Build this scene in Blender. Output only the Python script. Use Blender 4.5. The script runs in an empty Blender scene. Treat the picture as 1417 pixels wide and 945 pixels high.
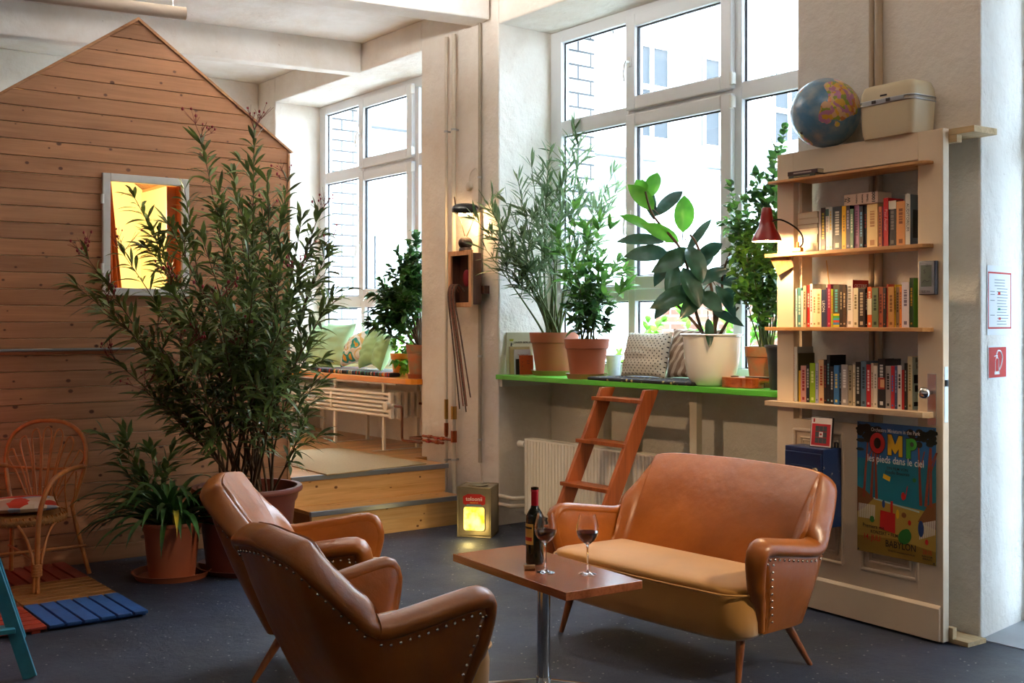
SKY = 27.0
SKYC = (.66, .84, 1.0)
EXPO = 0.0
ENT = 5.4
HOUSE_E = 150
LAMP_E = 26
WALL_E = 9
PENDANTS = []
SPOTS = [('black ceiling spotlight aimed at the sofa and coffee table from the right', 3.0, 3.3, 2.75, (.6, 5.3, .45), 290, (1, .82, .58), 46),
         ('black ceiling spotlight aimed at the wall below the green shelf', -1.4, 3.5, 2.75, (.75, 6.7, .6), 170, (1, .70, .42), 40)]
FILL_UPL = [('added fill light in a white bowl near the pillar between the windows', -1.2, 6.9, 3.585, 170, (1, .95, .90)),  # invented fill lamp, stands in for daylight on the ceiling
       ('added fill light in a white bowl on the sofa side, above the view', 1.1, 3.6, 3.4, 60, (1, .78, .58))]  # invented fill lamp, warms the upper door and pillar
RED = (-3.5, 6.05, 3)
import bpy, math, random
from mathutils import Vector, Matrix, noise
random.seed(7)
PI = math.pi
sc = bpy.context.scene
col = sc.collection
V = Vector

# ------------------------------------------------------------------ camera calibration
F, CX, HZ, CH = 1560.0, 708.5, 447.0, 1.5      # focal length in px, centre column, horizon row, eye height

def pz(px, py, z):
    """point of the place seen at a pixel and standing at height z"""
    d = (CH - z) * F / (py - HZ)
    return V(((px - CX) / F * d, d, z))

def pd(px, py, d):
    return V(((px - CX) / F * d, d, CH - (py - HZ) / F * d))

cam_data = bpy.data.cameras.new('camera')
cam = bpy.data.objects.new('camera', cam_data)
col.objects.link(cam)
cam.location = (0, 0, CH)
cam.rotation_euler = (PI / 2, 0, 0)
cam_data.sensor_width = 36.0
cam_data.lens = F / 1417 * 36.0
cam_data.shift_y = -(472.5 - HZ) / 1417.0
cam_data.clip_start = 0.05
cam_data.clip_end = 200
sc.camera = cam

# wall frame: s along the window wall (towards the camera side), w outwards, z up
R0 = -math.radians(52.48)
P0 = V((-.10, 8.36, 0))
WM = Matrix.Translation(P0) @ Matrix.Rotation(R0, 4, 'Z')
WI = WM.inverted()

def W(s, w, z=0):
    return WM @ V((s, w, z))

def swall(px, w):
    """s of the vertical line seen at column px on the plane w = const"""
    u = (px - CX) / F
    r = V((math.cos(R0), math.sin(R0))); b = V((-math.sin(R0), math.cos(R0)))
    ax = P0.x + w * b.x; ay = P0.y + w * b.y
    return (u * ay - ax) / (r.x - u * r.y)

def zwall(px, py, w):
    s = swall(px, w)
    return CH - (py - HZ) / F * W(s, w).y

# ------------------------------------------------------------------ materials
MATS = {}

class NT:
    def __init__(self, name):
        m = bpy.data.materials.new(name); m.use_nodes = True
        self.m = m; self.t = m.node_tree; self.n = self.t.nodes; self.l = self.t.links
        self.b = self.n['Principled BSDF']; self.out = self.n['Material Output']
    def node(self, typ, **kw):
        n = self.n.new(typ)
        for k, v in kw.items():
            if k in n.inputs: n.inputs[k].default_value = v
            else: setattr(n, k, v)
        return n
    def link(self, a, b): self.l.new(a, b)

def rgb(h):
    """sRGB hex or 0-255 tuple -> linear"""
    if isinstance(h, str):
        h = [int(h[i:i + 2], 16) for i in (0, 2, 4)]
    r = []
    for c in h:
        c /= 255.0
        r.append(c / 12.92 if c < .04045 else ((c + .055) / 1.055) ** 2.4)
    return (*r, 1)

def mat(name, color, rough=.6, metal=0, var=0, vscale=8, bump=0, bscale=40, coat=0, sheen=0, color2=None,
        trans=0, ior=1.45, emit=None, estr=0, spec=.5, detail=4, stretch=(1, 1, 1), coord='Object', bdist=.01):
    if name in MATS: return MATS[name]
    k = NT(name); c = rgb(color)
    b = k.b
    b.inputs['Base Color'].default_value = c
    b.inputs['Roughness'].default_value = rough
    b.inputs['Metallic'].default_value = metal
    b.inputs['Coat Weight'].default_value = coat
    b.inputs['Coat Roughness'].default_value = .15
    b.inputs['Sheen Weight'].default_value = sheen
    b.inputs['Transmission Weight'].default_value = trans
    b.inputs['IOR'].default_value = ior
    b.inputs['Specular IOR Level'].default_value = spec
    if emit:
        b.inputs['Emission Color'].default_value = rgb(emit); b.inputs['Emission Strength'].default_value = estr
    if var or color2 or bump:
        tc = k.node('ShaderNodeTexCoord'); mp = k.node('ShaderNodeMapping'); mp.inputs['Scale'].default_value = stretch
        k.link(tc.outputs[coord], mp.inputs[0])
    if var or color2:
        nz = k.node('ShaderNodeTexNoise', Scale=vscale, Detail=detail); k.link(mp.outputs[0], nz.inputs['Vector'])
        rp = k.node('ShaderNodeValToRGB'); k.link(nz.outputs['Fac'], rp.inputs[0])
        c2 = rgb(color2) if color2 else tuple(min(1, x * (1 - var)) for x in c[:3]) + (1,)
        rp.color_ramp.elements[0].position = .33; rp.color_ramp.elements[1].position = .66
        rp.color_ramp.elements[0].color = c2; rp.color_ramp.elements[1].color = c
        k.link(rp.outputs[0], b.inputs['Base Color'])
    if bump:
        n2 = k.node('ShaderNodeTexNoise', Scale=bscale, Detail=6, Roughness=.6); k.link(mp.outputs[0], n2.inputs['Vector'])
        bp = k.node('ShaderNodeBump', Strength=bump, Distance=bdist); k.link(n2.outputs['Fac'], bp.inputs['Height'])
        k.link(bp.outputs[0], b.inputs['Normal'])
    MATS[name] = k.m
    return k.m

def wood(name, light, dark, scale=1, axis=0, knots=0, rough=.5, coat=0, board=None, boardaxis=2, bump=.15, flat=1):
    """straight-grained wood; axis = grain direction (object space); board = width of the boards"""
    if name in MATS: return MATS[name]
    k = NT(name); b = k.b
    tc = k.node('ShaderNodeTexCoord'); src = tc.outputs['Object']
    sp = k.node('ShaderNodeSeparateXYZ'); k.link(src, sp.inputs[0])
    off = None
    if board:
        dv = k.node('ShaderNodeMath', operation='DIVIDE'); dv.inputs[1].default_value = board
        k.link(sp.outputs[boardaxis], dv.inputs[0])
        fl = k.node('ShaderNodeMath', operation='FLOOR'); k.link(dv.outputs[0], fl.inputs[0])
        wn = k.node('ShaderNodeTexWhiteNoise', noise_dimensions='1D'); k.link(fl.outputs[0], wn.inputs['W'])
        off = wn
        vm = k.node('ShaderNodeVectorMath', operation='MULTIPLY_ADD')
        k.link(wn.outputs['Color'], vm.inputs[0]); vm.inputs[1].default_value = (7, 7, 7); k.link(src, vm.inputs[2])
        src = vm.outputs[0]
    mp = k.node('ShaderNodeMapping')
    s = [14 * scale] * 3; s[axis] = 1.1 * scale
    mp.inputs['Scale'].default_value = s; k.link(src, mp.inputs[0])
    nz = k.node('ShaderNodeTexNoise', Scale=1.6, Detail=5, Roughness=.6, Distortion=.6); k.link(mp.outputs[0], nz.inputs['Vector'])
    mp2 = k.node('ShaderNodeMapping'); s2 = [90 * scale] * 3; s2[axis] = 2.0 * scale
    mp2.inputs['Scale'].default_value = s2; k.link(src, mp2.inputs[0])
    nz2 = k.node('ShaderNodeTexNoise', Scale=1.5, Detail=2); k.link(mp2.outputs[0], nz2.inputs['Vector'])
    ad = k.node('ShaderNodeMath', operation='MULTIPLY_ADD'); ad.inputs[1].default_value = .35
    k.link(nz2.outputs['Fac'], ad.inputs[0]); k.link(nz.outputs['Fac'], ad.inputs[2])
    rp = k.node('ShaderNodeValToRGB'); k.link(ad.outputs[0], rp.inputs[0])
    e = rp.color_ramp.elements; e[0].position = .52; e[0].color = rgb(light); e[1].position = .9; e[1].color = rgb(dark)
    cout = rp.outputs[0]
    if board:
        hs = k.node('ShaderNodeHueSaturation')
        mr = k.node('ShaderNodeMapRange'); mr.inputs['To Min'].default_value = .82; mr.inputs['To Max'].default_value = 1.12
        k.link(off.outputs['Value'], mr.inputs['Value']); k.link(mr.outputs[0], hs.inputs['Value']); k.link(cout, hs.inputs['Color'])
        cout = hs.outputs[0]
    if knots:
        mp3 = k.node('ShaderNodeMapping'); s3 = [knots * 1.0] * 3; s3[axis] = knots * .75; s3[flat] = 0
        mp3.inputs['Scale'].default_value = s3; k.link(src, mp3.inputs[0])
        s3n = k.node('ShaderNodeSeparateXYZ'); k.link(mp3.outputs[0], s3n.inputs[0]); c3n = k.node('ShaderNodeCombineXYZ')
        oth = [i for i in range(3) if i != flat]
        k.link(s3n.outputs[oth[0]], c3n.inputs[0]); k.link(s3n.outputs[oth[1]], c3n.inputs[1])
        vo = k.node('ShaderNodeTexVoronoi', Scale=1.0); vo.voronoi_dimensions = '2D'; k.link(c3n.outputs[0], vo.inputs['Vector'])
        sk = k.node('ShaderNodeSeparateColor'); k.link(vo.outputs['Color'], sk.inputs[0])
        mk = k.node('ShaderNodeMath', operation='MULTIPLY_ADD'); mk.inputs[1].default_value = .05; k.link(sk.outputs[0], mk.inputs[0]); k.link(vo.outputs['Distance'], mk.inputs[2])
        rk = k.node('ShaderNodeValToRGB'); k.link(mk.outputs[0], rk.inputs[0])
        ek = rk.color_ramp.elements; ek[0].position = .055; ek[0].color = (1, 1, 1, 1); ek[1].position = .085; ek[1].color = (0, 0, 0, 1)
        mx = k.node('ShaderNodeMix', data_type='RGBA'); k.link(rk.outputs[0], mx.inputs[0]); k.link(cout, mx.inputs[6])
        dk = [rgb(dark)[0] * .30, rgb(dark)[1] * .20, rgb(dark)[2] * .14, 1]; mx.inputs[7].default_value = dk
        cout = mx.outputs[2]
    k.link(cout, b.inputs['Base Color'])
    b.inputs['Roughness'].default_value = rough; b.inputs['Coat Weight'].default_value = coat
    b.inputs['Coat Roughness'].default_value = .2
    if bump:
        bp = k.node('ShaderNodeBump', Strength=bump, Distance=.002); k.link(ad.outputs[0], bp.inputs['Height']); k.link(bp.outputs[0], b.inputs['Normal'])
    MATS[name] = k.m
    return k.m

def plaster(name, c1, c2, rough=.85, bump=.5):
    k = NT(name); b = k.b
    tc = k.node('ShaderNodeTexCoord')
    n1 = k.node('ShaderNodeTexNoise', Scale=1.3, Detail=6, Roughness=.65); k.link(tc.outputs['Object'], n1.inputs['Vector'])
    rp = k.node('ShaderNodeValToRGB'); k.link(n1.outputs['Fac'], rp.inputs[0])
    e = rp.color_ramp.elements; e[0].position = .3; e[0].color = rgb(c2); e[1].position = .58; e[1].color = rgb(c1)
    # small chips and stains
    vo = k.node('ShaderNodeTexNoise', Scale=17, Detail=3, Roughness=.7); k.link(tc.outputs['Object'], vo.inputs['Vector'])
    r2 = k.node('ShaderNodeValToRGB'); k.link(vo.outputs['Fac'], r2.inputs[0])
    e2 = r2.color_ramp.elements; e2[0].position = .22; e2[0].color = (.42, .34, .27, 1); e2[1].position = .31; e2[1].color = (1, 1, 1, 1)
    mx = k.node('ShaderNodeMix', data_type='RGBA', blend_type='MULTIPLY'); mx.inputs[0].default_value = .55
    k.link(rp.outputs[0], mx.inputs[6]); k.link(r2.outputs[0], mx.inputs[7]); k.link(mx.outputs[2], b.inputs['Base Color'])
    b.inputs['Roughness'].default_value = rough
    n2 = k.node('ShaderNodeTexNoise', Scale=6, Detail=7, Roughness=.62); k.link(tc.outputs['Object'], n2.inputs['Vector'])
    bp = k.node('ShaderNodeBump', Strength=bump, Distance=.03); k.link(n2.outputs['Fac'], bp.inputs['Height'])
    k.link(bp.outputs[0], b.inputs['Normal'])
    MATS[name] = k.m
    return k.m

def brickmat(name, c1, c2, mortar, scale=1.0, bw=.25, bh=.085, ms=.012):
    k = NT(name)
    tc = k.node('ShaderNodeTexCoord'); sp = k.node('ShaderNodeSeparateXYZ'); cb = k.node('ShaderNodeCombineXYZ')
    k.link(tc.outputs['Object'], sp.inputs[0])
    ad = k.node('ShaderNodeMath', operation='ADD'); k.link(sp.outputs[0], ad.inputs[0]); k.link(sp.outputs[1], ad.inputs[1])
    k.link(ad.outputs[0], cb.inputs[0]); k.link(sp.outputs[2], cb.inputs[1])
    br = k.node('ShaderNodeTexBrick', Scale=scale)
    br.inputs['Brick Width'].default_value = bw; br.inputs['Row Height'].default_value = bh; br.inputs['Mortar Size'].default_value = ms
    br.inputs['Color1'].default_value = rgb(c1); br.inputs['Color2'].default_value = rgb(c2); br.inputs['Mortar'].default_value = rgb(mortar)
    k.link(cb.outputs[0], br.inputs['Vector']); k.link(br.outputs['Color'], k.b.inputs['Base Color'])
    k.b.inputs['Roughness'].default_value = .85
    MATS[name] = k.m
    return k.m

def glassmat(name, tint=(1, 1, 1, 1), refl=.9):
    k = NT(name)
    tr = k.node('ShaderNodeBsdfTransparent'); tr.inputs[0].default_value = tint
    gl = k.node('ShaderNodeBsdfGlossy'); gl.inputs['Roughness'].default_value = .02
    fr = k.node('ShaderNodeLayerWeight', Blend=.5); pw = k.node('ShaderNodeMath', operation='POWER'); pw.inputs[1].default_value = 4
    ml = k.node('ShaderNodeMath', operation='MULTIPLY_ADD'); ml.inputs[1].default_value = .5; ml.inputs[2].default_value = .03
    k.link(fr.outputs['Facing'], pw.inputs[0]); k.link(pw.outputs[0], ml.inputs[0]); mx = k.node('ShaderNodeMixShader')
    k.link(ml.outputs[0], mx.inputs[0]); k.link(tr.outputs[0], mx.inputs[1]); k.link(gl.outputs[0], mx.inputs[2])
    k.link(mx.outputs[0], k.out.inputs[0])
    MATS[name] = k.m
    return k.m

def leafmat(name, c, c2, rough=.4, transl=.4, coat=0):
    k = NT(name); b = k.b
    tc = k.node('ShaderNodeTexCoord')
    nz = k.node('ShaderNodeTexNoise', Scale=9, Detail=2); k.link(tc.outputs['Object'], nz.inputs['Vector'])
    rp = k.node('ShaderNodeValToRGB'); k.link(nz.outputs['Fac'], rp.inputs[0])
    e = rp.color_ramp.elements; e[0].position = .38; e[0].color = rgb(c2); e[1].position = .62; e[1].color = rgb(c)
    k.link(rp.outputs[0], b.inputs['Base Color']); b.inputs['Roughness'].default_value = rough
    b.inputs['Coat Weight'].default_value = coat
    tl = k.node('ShaderNodeBsdfTranslucent')
    g = k.node('ShaderNodeHueSaturation', Value=1.0, Saturation=.95); k.link(rp.outputs[0], g.inputs['Color'])
    k.link(g.outputs[0], tl.inputs[0])
    mx = k.node('ShaderNodeMixShader'); mx.inputs[0].default_value = transl
    k.link(b.outputs[0], mx.inputs[1]); k.link(tl.outputs[0], mx.inputs[2]); k.link(mx.outputs[0], k.out.inputs[0])
    MATS[name] = k.m
    return k.m

def emitmat(name, c, s):
    return mat(name, c, emit=c, estr=s)

# ------------------------------------------------------------------ mesh builder
class MB:
    def __init__(self, M=None):
        self.v = []; self.f = []; self.mi = []; self.M = M or Matrix(); self.m = 0
    def add(self, vs, fs, m=None):
        o = len(self.v); M = self.M
        self.v += [tuple(M @ V(p)) for p in vs]
        self.f += [tuple(i + o for i in f) for f in fs]
        self.mi += [self.m if m is None else m] * len(fs)
        return self
    def box(self, x0, x1, y0, y1, z0, z1, m=None):
        if x0 > x1: x0, x1 = x1, x0
        if y0 > y1: y0, y1 = y1, y0
        if z0 > z1: z0, z1 = z1, z0
        vs = [(x, y, z) for z in (z0, z1) for y in (y0, y1) for x in (x0, x1)]
        return self.add(vs, [(0, 2, 3, 1), (4, 5, 7, 6), (0, 1, 5, 4), (2, 6, 7, 3), (0, 4, 6, 2), (1, 3, 7, 5)], m)
    def prism(self, poly, z0, z1, m=None, axis='z'):
        """extrude a counter-clockwise outline; axis: direction of the extrusion"""
        n = len(poly)
        def P(a, b, h): return (a, b, h) if axis == 'z' else ((a, h, b) if axis == 'y' else (h, a, b))
        vs = [P(a, b, z0) for a, b in poly] + [P(a, b, z1) for a, b in poly]
        fs = [tuple(range(n))[::-1], tuple(range(n, 2 * n))] + [(i, (i + 1) % n, n + (i + 1) % n, n + i) for i in range(n)]
        if axis == 'y': fs = [f[::-1] for f in fs]
        return self.add(vs, fs, m)
    def tube(self, pts, r, seg=10, m=None, caps=True, closed=False, flat=1.0, up=None):
        pts = [V(p) for p in pts]; n = len(pts)
        rr = r if isinstance(r, (list, tuple)) else [r] * n
        vs = []; fs = []; prev = None
        for i, p in enumerate(pts):
            if closed: t = (pts[(i + 1) % n] - pts[i - 1])
            else: t = pts[min(i + 1, n - 1)] - pts[max(i - 1, 0)]
            t = t.normalized() if t.length > 1e-9 else V((0, 0, 1))
            if up is not None: a = V(up) - t * V(up).dot(t)
            elif prev is None: a = t.orthogonal()
            else: a = prev - t * prev.dot(t)
            if a.length < 1e-6: a = t.orthogonal()
            a.normalize(); prev = a; c = t.cross(a)
            for k in range(seg):
                th = 2 * PI * k / seg
                vs.append(p + a * (rr[i] * math.cos(th) * flat) + c * (rr[i] * math.sin(th)))
        for i in range(n if closed else n - 1):
            j = (i + 1) % n
            for k in range(seg):
                k2 = (k + 1) % seg
                fs.append((i * seg + k, i * seg + k2, j * seg + k2, j * seg + k))
        if caps and not closed:
            fs.append(tuple(range(seg))[::-1]); fs.append(tuple((n - 1) * seg + k for k in range(seg)))
        return self.add(vs, fs, m)
    def cyl(self, p0, p1, r0, r1=None, seg=20, m=None):
        return self.tube([p0, p1], [r0, r0 if r1 is None else r1], seg, m)
    def lathe(self, prof, seg=32, c=(0, 0, 0), m=None, closed=False, ms=None):
        vs = []; fs = []; n = len(prof); idx = []
        for r, z in prof:
            if r < 1e-6:
                idx.append([len(vs)] * seg); vs.append((c[0], c[1], c[2] + z))
            else:
                idx.append(list(range(len(vs), len(vs) + seg)))
                vs += [(c[0] + r * math.cos(2 * PI * k / seg), c[1] + r * math.sin(2 * PI * k / seg), c[2] + z) for k in range(seg)]
        mm = []
        for i in range(n if closed else n - 1):
            a = idx[i]; b = idx[(i + 1) % n]
            for k in range(seg):
                k2 = (k + 1) % seg
                q = []
                for x in (a[k], a[k2], b[k2], b[k]):
                    if x not in q: q.append(x)
                if len(q) >= 3:
                    fs.append(tuple(q)); mm.append(ms[i] if ms else (self.m if m is None else m))
        o = len(self.v); self.v += [tuple(self.M @ V(p)) for p in vs]
        self.f += [tuple(i + o for i in f) for f in fs]; self.mi += mm
        return self
    def sphere(self, c, r, seg=16, rings=10, m=None, sc=(1, 1, 1)):
        vs = []; fs = []
        for i in range(rings + 1):
            th = PI * i / rings
            for k in range(seg):
                ph = 2 * PI * k / seg
                vs.append((c[0] + r * sc[0] * math.sin(th) * math.cos(ph), c[1] + r * sc[1] * math.sin(th) * math.sin(ph), c[2] + r * sc[2] * math.cos(th)))
        for i in range(rings):
            for k in range(seg):
                k2 = (k + 1) % seg
                if i == 0: fs.append((0, (i + 1) * seg + k, (i + 1) * seg + k2))
                elif i == rings - 1: fs.append((i * seg + k, (i + 1) * seg, i * seg + k2))
                else: fs.append((i * seg + k, (i + 1) * seg + k, (i + 1) * seg + k2, i * seg + k2))
        return self.add(vs, fs, m)
    def loops(self, loops, m=None, cap0=True, cap1=True):
        n = len(loops[0]); vs = [p for l in loops for p in l]; fs = []
        for i in range(len(loops) - 1):
            for k in range(n):
                k2 = (k + 1) % n
                fs.append((i * n + k, i * n + k2, (i + 1) * n + k2, (i + 1) * n + k))
        if cap0: fs.append(tuple(range(n))[::-1])
        if cap1: fs.append(tuple((len(loops) - 1) * n + k for k in range(n)))
        return self.add(vs, fs, m)
    def text(self, s, size, pos, xdir=(1, 0, 0), ydir=(0, 0, 1), m=None, ext=.0006, align='CENTER', squash=1.0, bold=0):
        cu = bpy.data.curves.new('t', 'FONT'); cu.body = s; cu.size = size; cu.align_x = align; cu.align_y = 'CENTER'
        cu.extrude = ext; cu.offset = bold * size; cu.resolution_u = 2
        ob = bpy.data.objects.new('t', cu); col.objects.link(ob)
        dg = bpy.context.evaluated_depsgraph_get(); dg.update()
        me = bpy.data.meshes.new_from_object(ob.evaluated_get(dg))
        x = V(xdir).normalized(); y = V(ydir).normalized(); z = x.cross(y)
        vs = [V(pos) + x * (v.co.x * squash) + y * v.co.y + z * v.co.z for v in me.vertices]
        fs = [tuple(p.vertices) for p in me.polygons]
        self.add(vs, fs, m)
        bpy.data.objects.remove(ob); bpy.data.meshes.remove(me); bpy.data.curves.remove(cu)
        return self
    def build(self, name, mats, parent=None, smooth=None, bevel=0, bseg=2, sub=0, label=None, loc=None, rot=None):
        me = bpy.data.meshes.new(name)
        me.from_pydata(self.v, [], self.f)
        if not isinstance(mats, (list, tuple)): mats = [mats]
        for k in mats: me.materials.append(k)
        for p, i in zip(me.polygons, self.mi): p.material_index = i
        me.validate(); me.update()
        if smooth:
            me.polygons.foreach_set('use_smooth', [True] * len(me.polygons))
            if smooth < 179: me.set_sharp_from_angle(angle=math.radians(smooth))
        o = bpy.data.objects.new(name, me); col.objects.link(o)
        if parent: o.parent = parent
        if loc is not None: o.location = loc
        if rot is not None: o.rotation_euler = (0, 0, rot)
        if bevel:
            bm = o.modifiers.new('bevel', 'BEVEL'); bm.width = bevel; bm.segments = bseg; bm.limit_method = 'ANGLE'; bm.angle_limit = math.radians(40)
        if sub:
            sm = o.modifiers.new('sub', 'SUBSURF'); sm.levels = sub; sm.render_levels = sub
        if label: o['label'] = label
        return o

def tag(o, label=None, cat=None, group=None, kind=None):
    if label: o['label'] = label
    if cat: o['category'] = cat
    if group: o['group'] = group
    if kind: o['kind'] = kind
    return o

def thing(name, label, cat, loc=(0, 0, 0), rot=0, group=None):
    o = bpy.data.objects.new(name, None); col.objects.link(o)
    o.empty_display_size = .1
    o.location = loc; o.rotation_euler = (0, 0, rot)
    return tag(o, label, cat, group)

def struct(name, mb, mats, loc=None, rot=None, smooth=None, bevel=0, label=None):
    o = mb.build(name, mats, None, smooth, bevel, loc=loc, rot=rot)
    o['kind'] = 'structure'
    if label: o['label'] = label
    return o

def children(o): return [c for c in bpy.data.objects if c.parent == o]

def copy_tree(o, parent=None):
    c = o.copy(); col.objects.link(c); c.parent = parent
    for ch in children(o): copy_tree(ch, c)
    return c

def fillet(pts, rads, seg=6):
    """round the inner corners of an open polyline of vectors"""
    out = [V(pts[0])]
    for i in range(1, len(pts) - 1):
        p, a, b = V(pts[i]), V(pts[i - 1]), V(pts[i + 1]); r = rads[i]
        d0 = (a - p); d1 = (b - p); k = min(r, d0.length * .49, d1.length * .49)
        q0 = p + d0.normalized() * k; q1 = p + d1.normalized() * k
        for t in range(seg + 1):
            t /= seg
            out.append(q0 * (1 - t) ** 2 + p * 2 * t * (1 - t) + q1 * t * t)
    out.append(V(pts[-1]))
    return out

def resample(pts, step):
    out = [V(pts[0])]; acc = 0
    for a, b in zip(pts[:-1], pts[1:]):
        L = (b - a).length; d = step - acc
        while d <= L:
            out.append(a + (b - a) * (d / L)); d += step
        acc = L - (d - step)
    return out

def light(name, typ, loc, energy, color, size=.1, parent=None, spot=None, rot=None, blend=.5):
    ld = bpy.data.lights.new(name, typ); ld.energy = energy; ld.color = color
    if typ == 'AREA': ld.size = size
    else: ld.shadow_soft_size = size
    if typ == 'SPOT': ld.spot_size = spot; ld.spot_blend = blend
    o = bpy.data.objects.new(name, ld); col.objects.link(o); o.location = loc
    if rot is not None: o.rotation_euler = rot
    if parent: o.parent = parent
    return o

# ------------------------------------------------------------------ shared materials
M_wall = plaster('wall_plaster', 'ede7de', 'ddd0c2', bump=.8)
M_reveal = M_wall
M_ceil = plaster('ceiling_plaster', 'f5f2ee', 'e2d8cc', bump=.45)
M_white = mat('white_paint', 'e6e4dd', .35, bump=.05, bscale=20)
M_pvc = mat('white_window_plastic', 'e4e6e8', .3)
M_seal = mat('black_rubber', '16181c', .6)
M_glass = glassmat('window_glass')
M_steel = mat('brushed_steel', 'b9babc', .28, 1)
M_chrome = mat('chrome', 'd4d6d8', .12, 1)
M_black = mat('black_plastic', '0d0d0f', .4)
M_brass = mat('brass', 'a8864a', .35, 1)
M_copper = mat('copper_pipe', 'a5532c', .45, .7, var=.3, vscale=20)
M_pipe = mat('cream_pipe_paint', 'd6cbba', .45, bump=.1, bscale=20)
M_rad = mat('radiator_enamel', 'ece5d8', .35)
# ================================================================== THE SETTING
def WS(name, mb, mats, **kw): return struct(name, mb, mats, loc=P0, rot=R0, **kw)

ZC = 3.97
# floor: black asphalt with pale grains, sealed and slightly shiny
def floor_mat():
    k = NT('asphalt_floor'); b = k.b; tc = k.node('ShaderNodeTexCoord')
    n1 = k.node('ShaderNodeTexNoise', Scale=1.1, Detail=6, Roughness=.6); k.link(tc.outputs['Object'], n1.inputs['Vector'])
    r1 = k.node('ShaderNodeValToRGB'); k.link(n1.outputs['Fac'], r1.inputs[0])
    e = r1.color_ramp.elements; e[0].position = .35; e[0].color = rgb('1a1f29'); e[1].position = .68; e[1].color = rgb('333d54')
    vo = k.node('ShaderNodeTexVoronoi', Scale=27, Randomness=1.0); k.link(tc.outputs['Object'], vo.inputs['Vector'])
    r2 = k.node('ShaderNodeValToRGB'); k.link(vo.outputs['Distance'], r2.inputs[0])
    e2 = r2.color_ramp.elements; e2[0].position = .10; e2[0].color = (1, 1, 1, 1); e2[1].position = .16; e2[1].color = (0, 0, 0, 1)
    vc = k.node('ShaderNodeSeparateColor'); k.link(vo.outputs['Color'], vc.inputs[0])
    gt = k.node('ShaderNodeMath', operation='GREATER_THAN'); gt.inputs[1].default_value = .62; k.link(vc.outputs[0], gt.inputs[0])
    mu = k.node('ShaderNodeMath', operation='MULTIPLY'); k.link(gt.outputs[0], mu.inputs[0]); k.link(r2.outputs[0], mu.inputs[1])
    mx = k.node('ShaderNodeMix', data_type='RGBA'); k.link(mu.outputs[0], mx.inputs[0]); k.link(r1.outputs[0], mx.inputs[6])
    mx.inputs[7].default_value = rgb('a3a19c'); k.link(mx.outputs[2], b.inputs['Base Color'])
    n3 = k.node('ShaderNodeTexNoise', Scale=3.5, Detail=6); k.link(tc.outputs['Object'], n3.inputs['Vector'])
    mr = k.node('ShaderNodeMapRange'); mr.inputs['To Min'].default_value = .34; mr.inputs['To Max'].default_value = .62
    k.link(n3.outputs['Fac'], mr.inputs['Value']); k.link(mr.outputs[0], b.inputs['Roughness'])
    n2 = k.node('ShaderNodeTexNoise', Scale=16, Detail=10, Roughness=.78); k.link(tc.outputs['Object'], n2.inputs['Vector'])
    bp = k.node('ShaderNodeBump', Strength=.7, Distance=.02); k.link(n2.outputs['Fac'], bp.inputs['Height']); k.link(bp.outputs[0], b.inputs['Normal'])
    return k.m
M_floor = floor_mat()
mb = MB(); mb.box(-4.13, 9.7, -8, 0, -.12, 0)
mb.box(0, 2.735, 0, .5, -.12, 0); mb.box(-3.75, -1.05, 0, .5, -.12, 0)
WS('floor', mb, [M_floor])
mb = MB(); mb.prism([(3.81, 0), (ENT, 0), (ENT + .1, 3.4), (3.42, 3.4)], -.12, .004)
WS('floor_entrance', mb, [mat('entrance_screed', '9fa3a8', .6, var=.12, vscale=3, bump=.2, bscale=12)])

mb = MB(); mb.box(-4.3, 9.7, -8, .9, ZC, ZC + .2)
WS('ceiling', mb, [M_ceil])

mb = MB()
mb.prism([(-4.3, 0), (-3.75, 0), (-3.75, .6), (-4.3, .6)], -.1, ZC)
mb.prism([(-1.05, 0), (0, 0), (0, .6), (-1.05, .6)], -.1, ZC)
mb.prism([(2.735, 0), (3.81, 0), (3.74, .6), (2.735, .6)], -.1, ZC)
mb.prism([(ENT, 0), (9.7, 0), (9.7, .6), (ENT + .05, .6)], -.1, ZC)
for a, b_ in ((-3.75, -1.05), (0, 2.735), (3.81, ENT)):
    mb.box(a - .001, b_ + .001, 0, .6, 3.72, ZC)
for a, b_ in ((-3.75, -1.05), (0, 2.735)):
    mb.box(a - .001, b_ + .001, .5, .6, -.1, 1.1)
WS('wall_right', mb, [M_wall], bevel=.012)
M_wbrick = brickmat('white_glazed_brick', 'e6e8ea', 'd4d7da', '3a3c3e', 1, .26, .11, .009)
mb = MB()
for poly in ([(-4.3, .601), (-3.75, .601), (-3.75, .95), (-4.3, .95)], [(-1.05, .601), (0, .601), (0, .95), (-1.05, .95)],
             [(2.735, .601), (3.74, .601), (3.70, .95), (2.735, .95)], [(ENT + .05, .601), (9.7, .601), (9.7, .95), (ENT + .08, .95)]):
    mb.prism(poly, -.2, 4.6)
for a, b_ in ((-3.75, -1.05), (0, 2.735), (3.74, ENT + .05)):
    mb.box(a, b_, .601, .95, 3.75, 4.6)
for a, b_ in ((-3.75, -1.05), (0, 2.735)):
    mb.box(a, b_, .601, .95, -.2, 1.05)
WS('wall_outside', mb, [M_wbrick])

mb = MB(); mb.box(-4.3, -4.13, -8, 0, -.1, ZC); WS('wall_back', mb, [M_wall], bevel=.01)
mb = MB(); mb.box(-4.3, 9.7, -8.2, -8, 0, ZC); WS('wall_left', mb, [M_wall])
mb = MB(); mb.box(9.7, 9.9, -8.2, .95, 0, ZC); WS('wall_front', mb, [M_wall])

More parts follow.
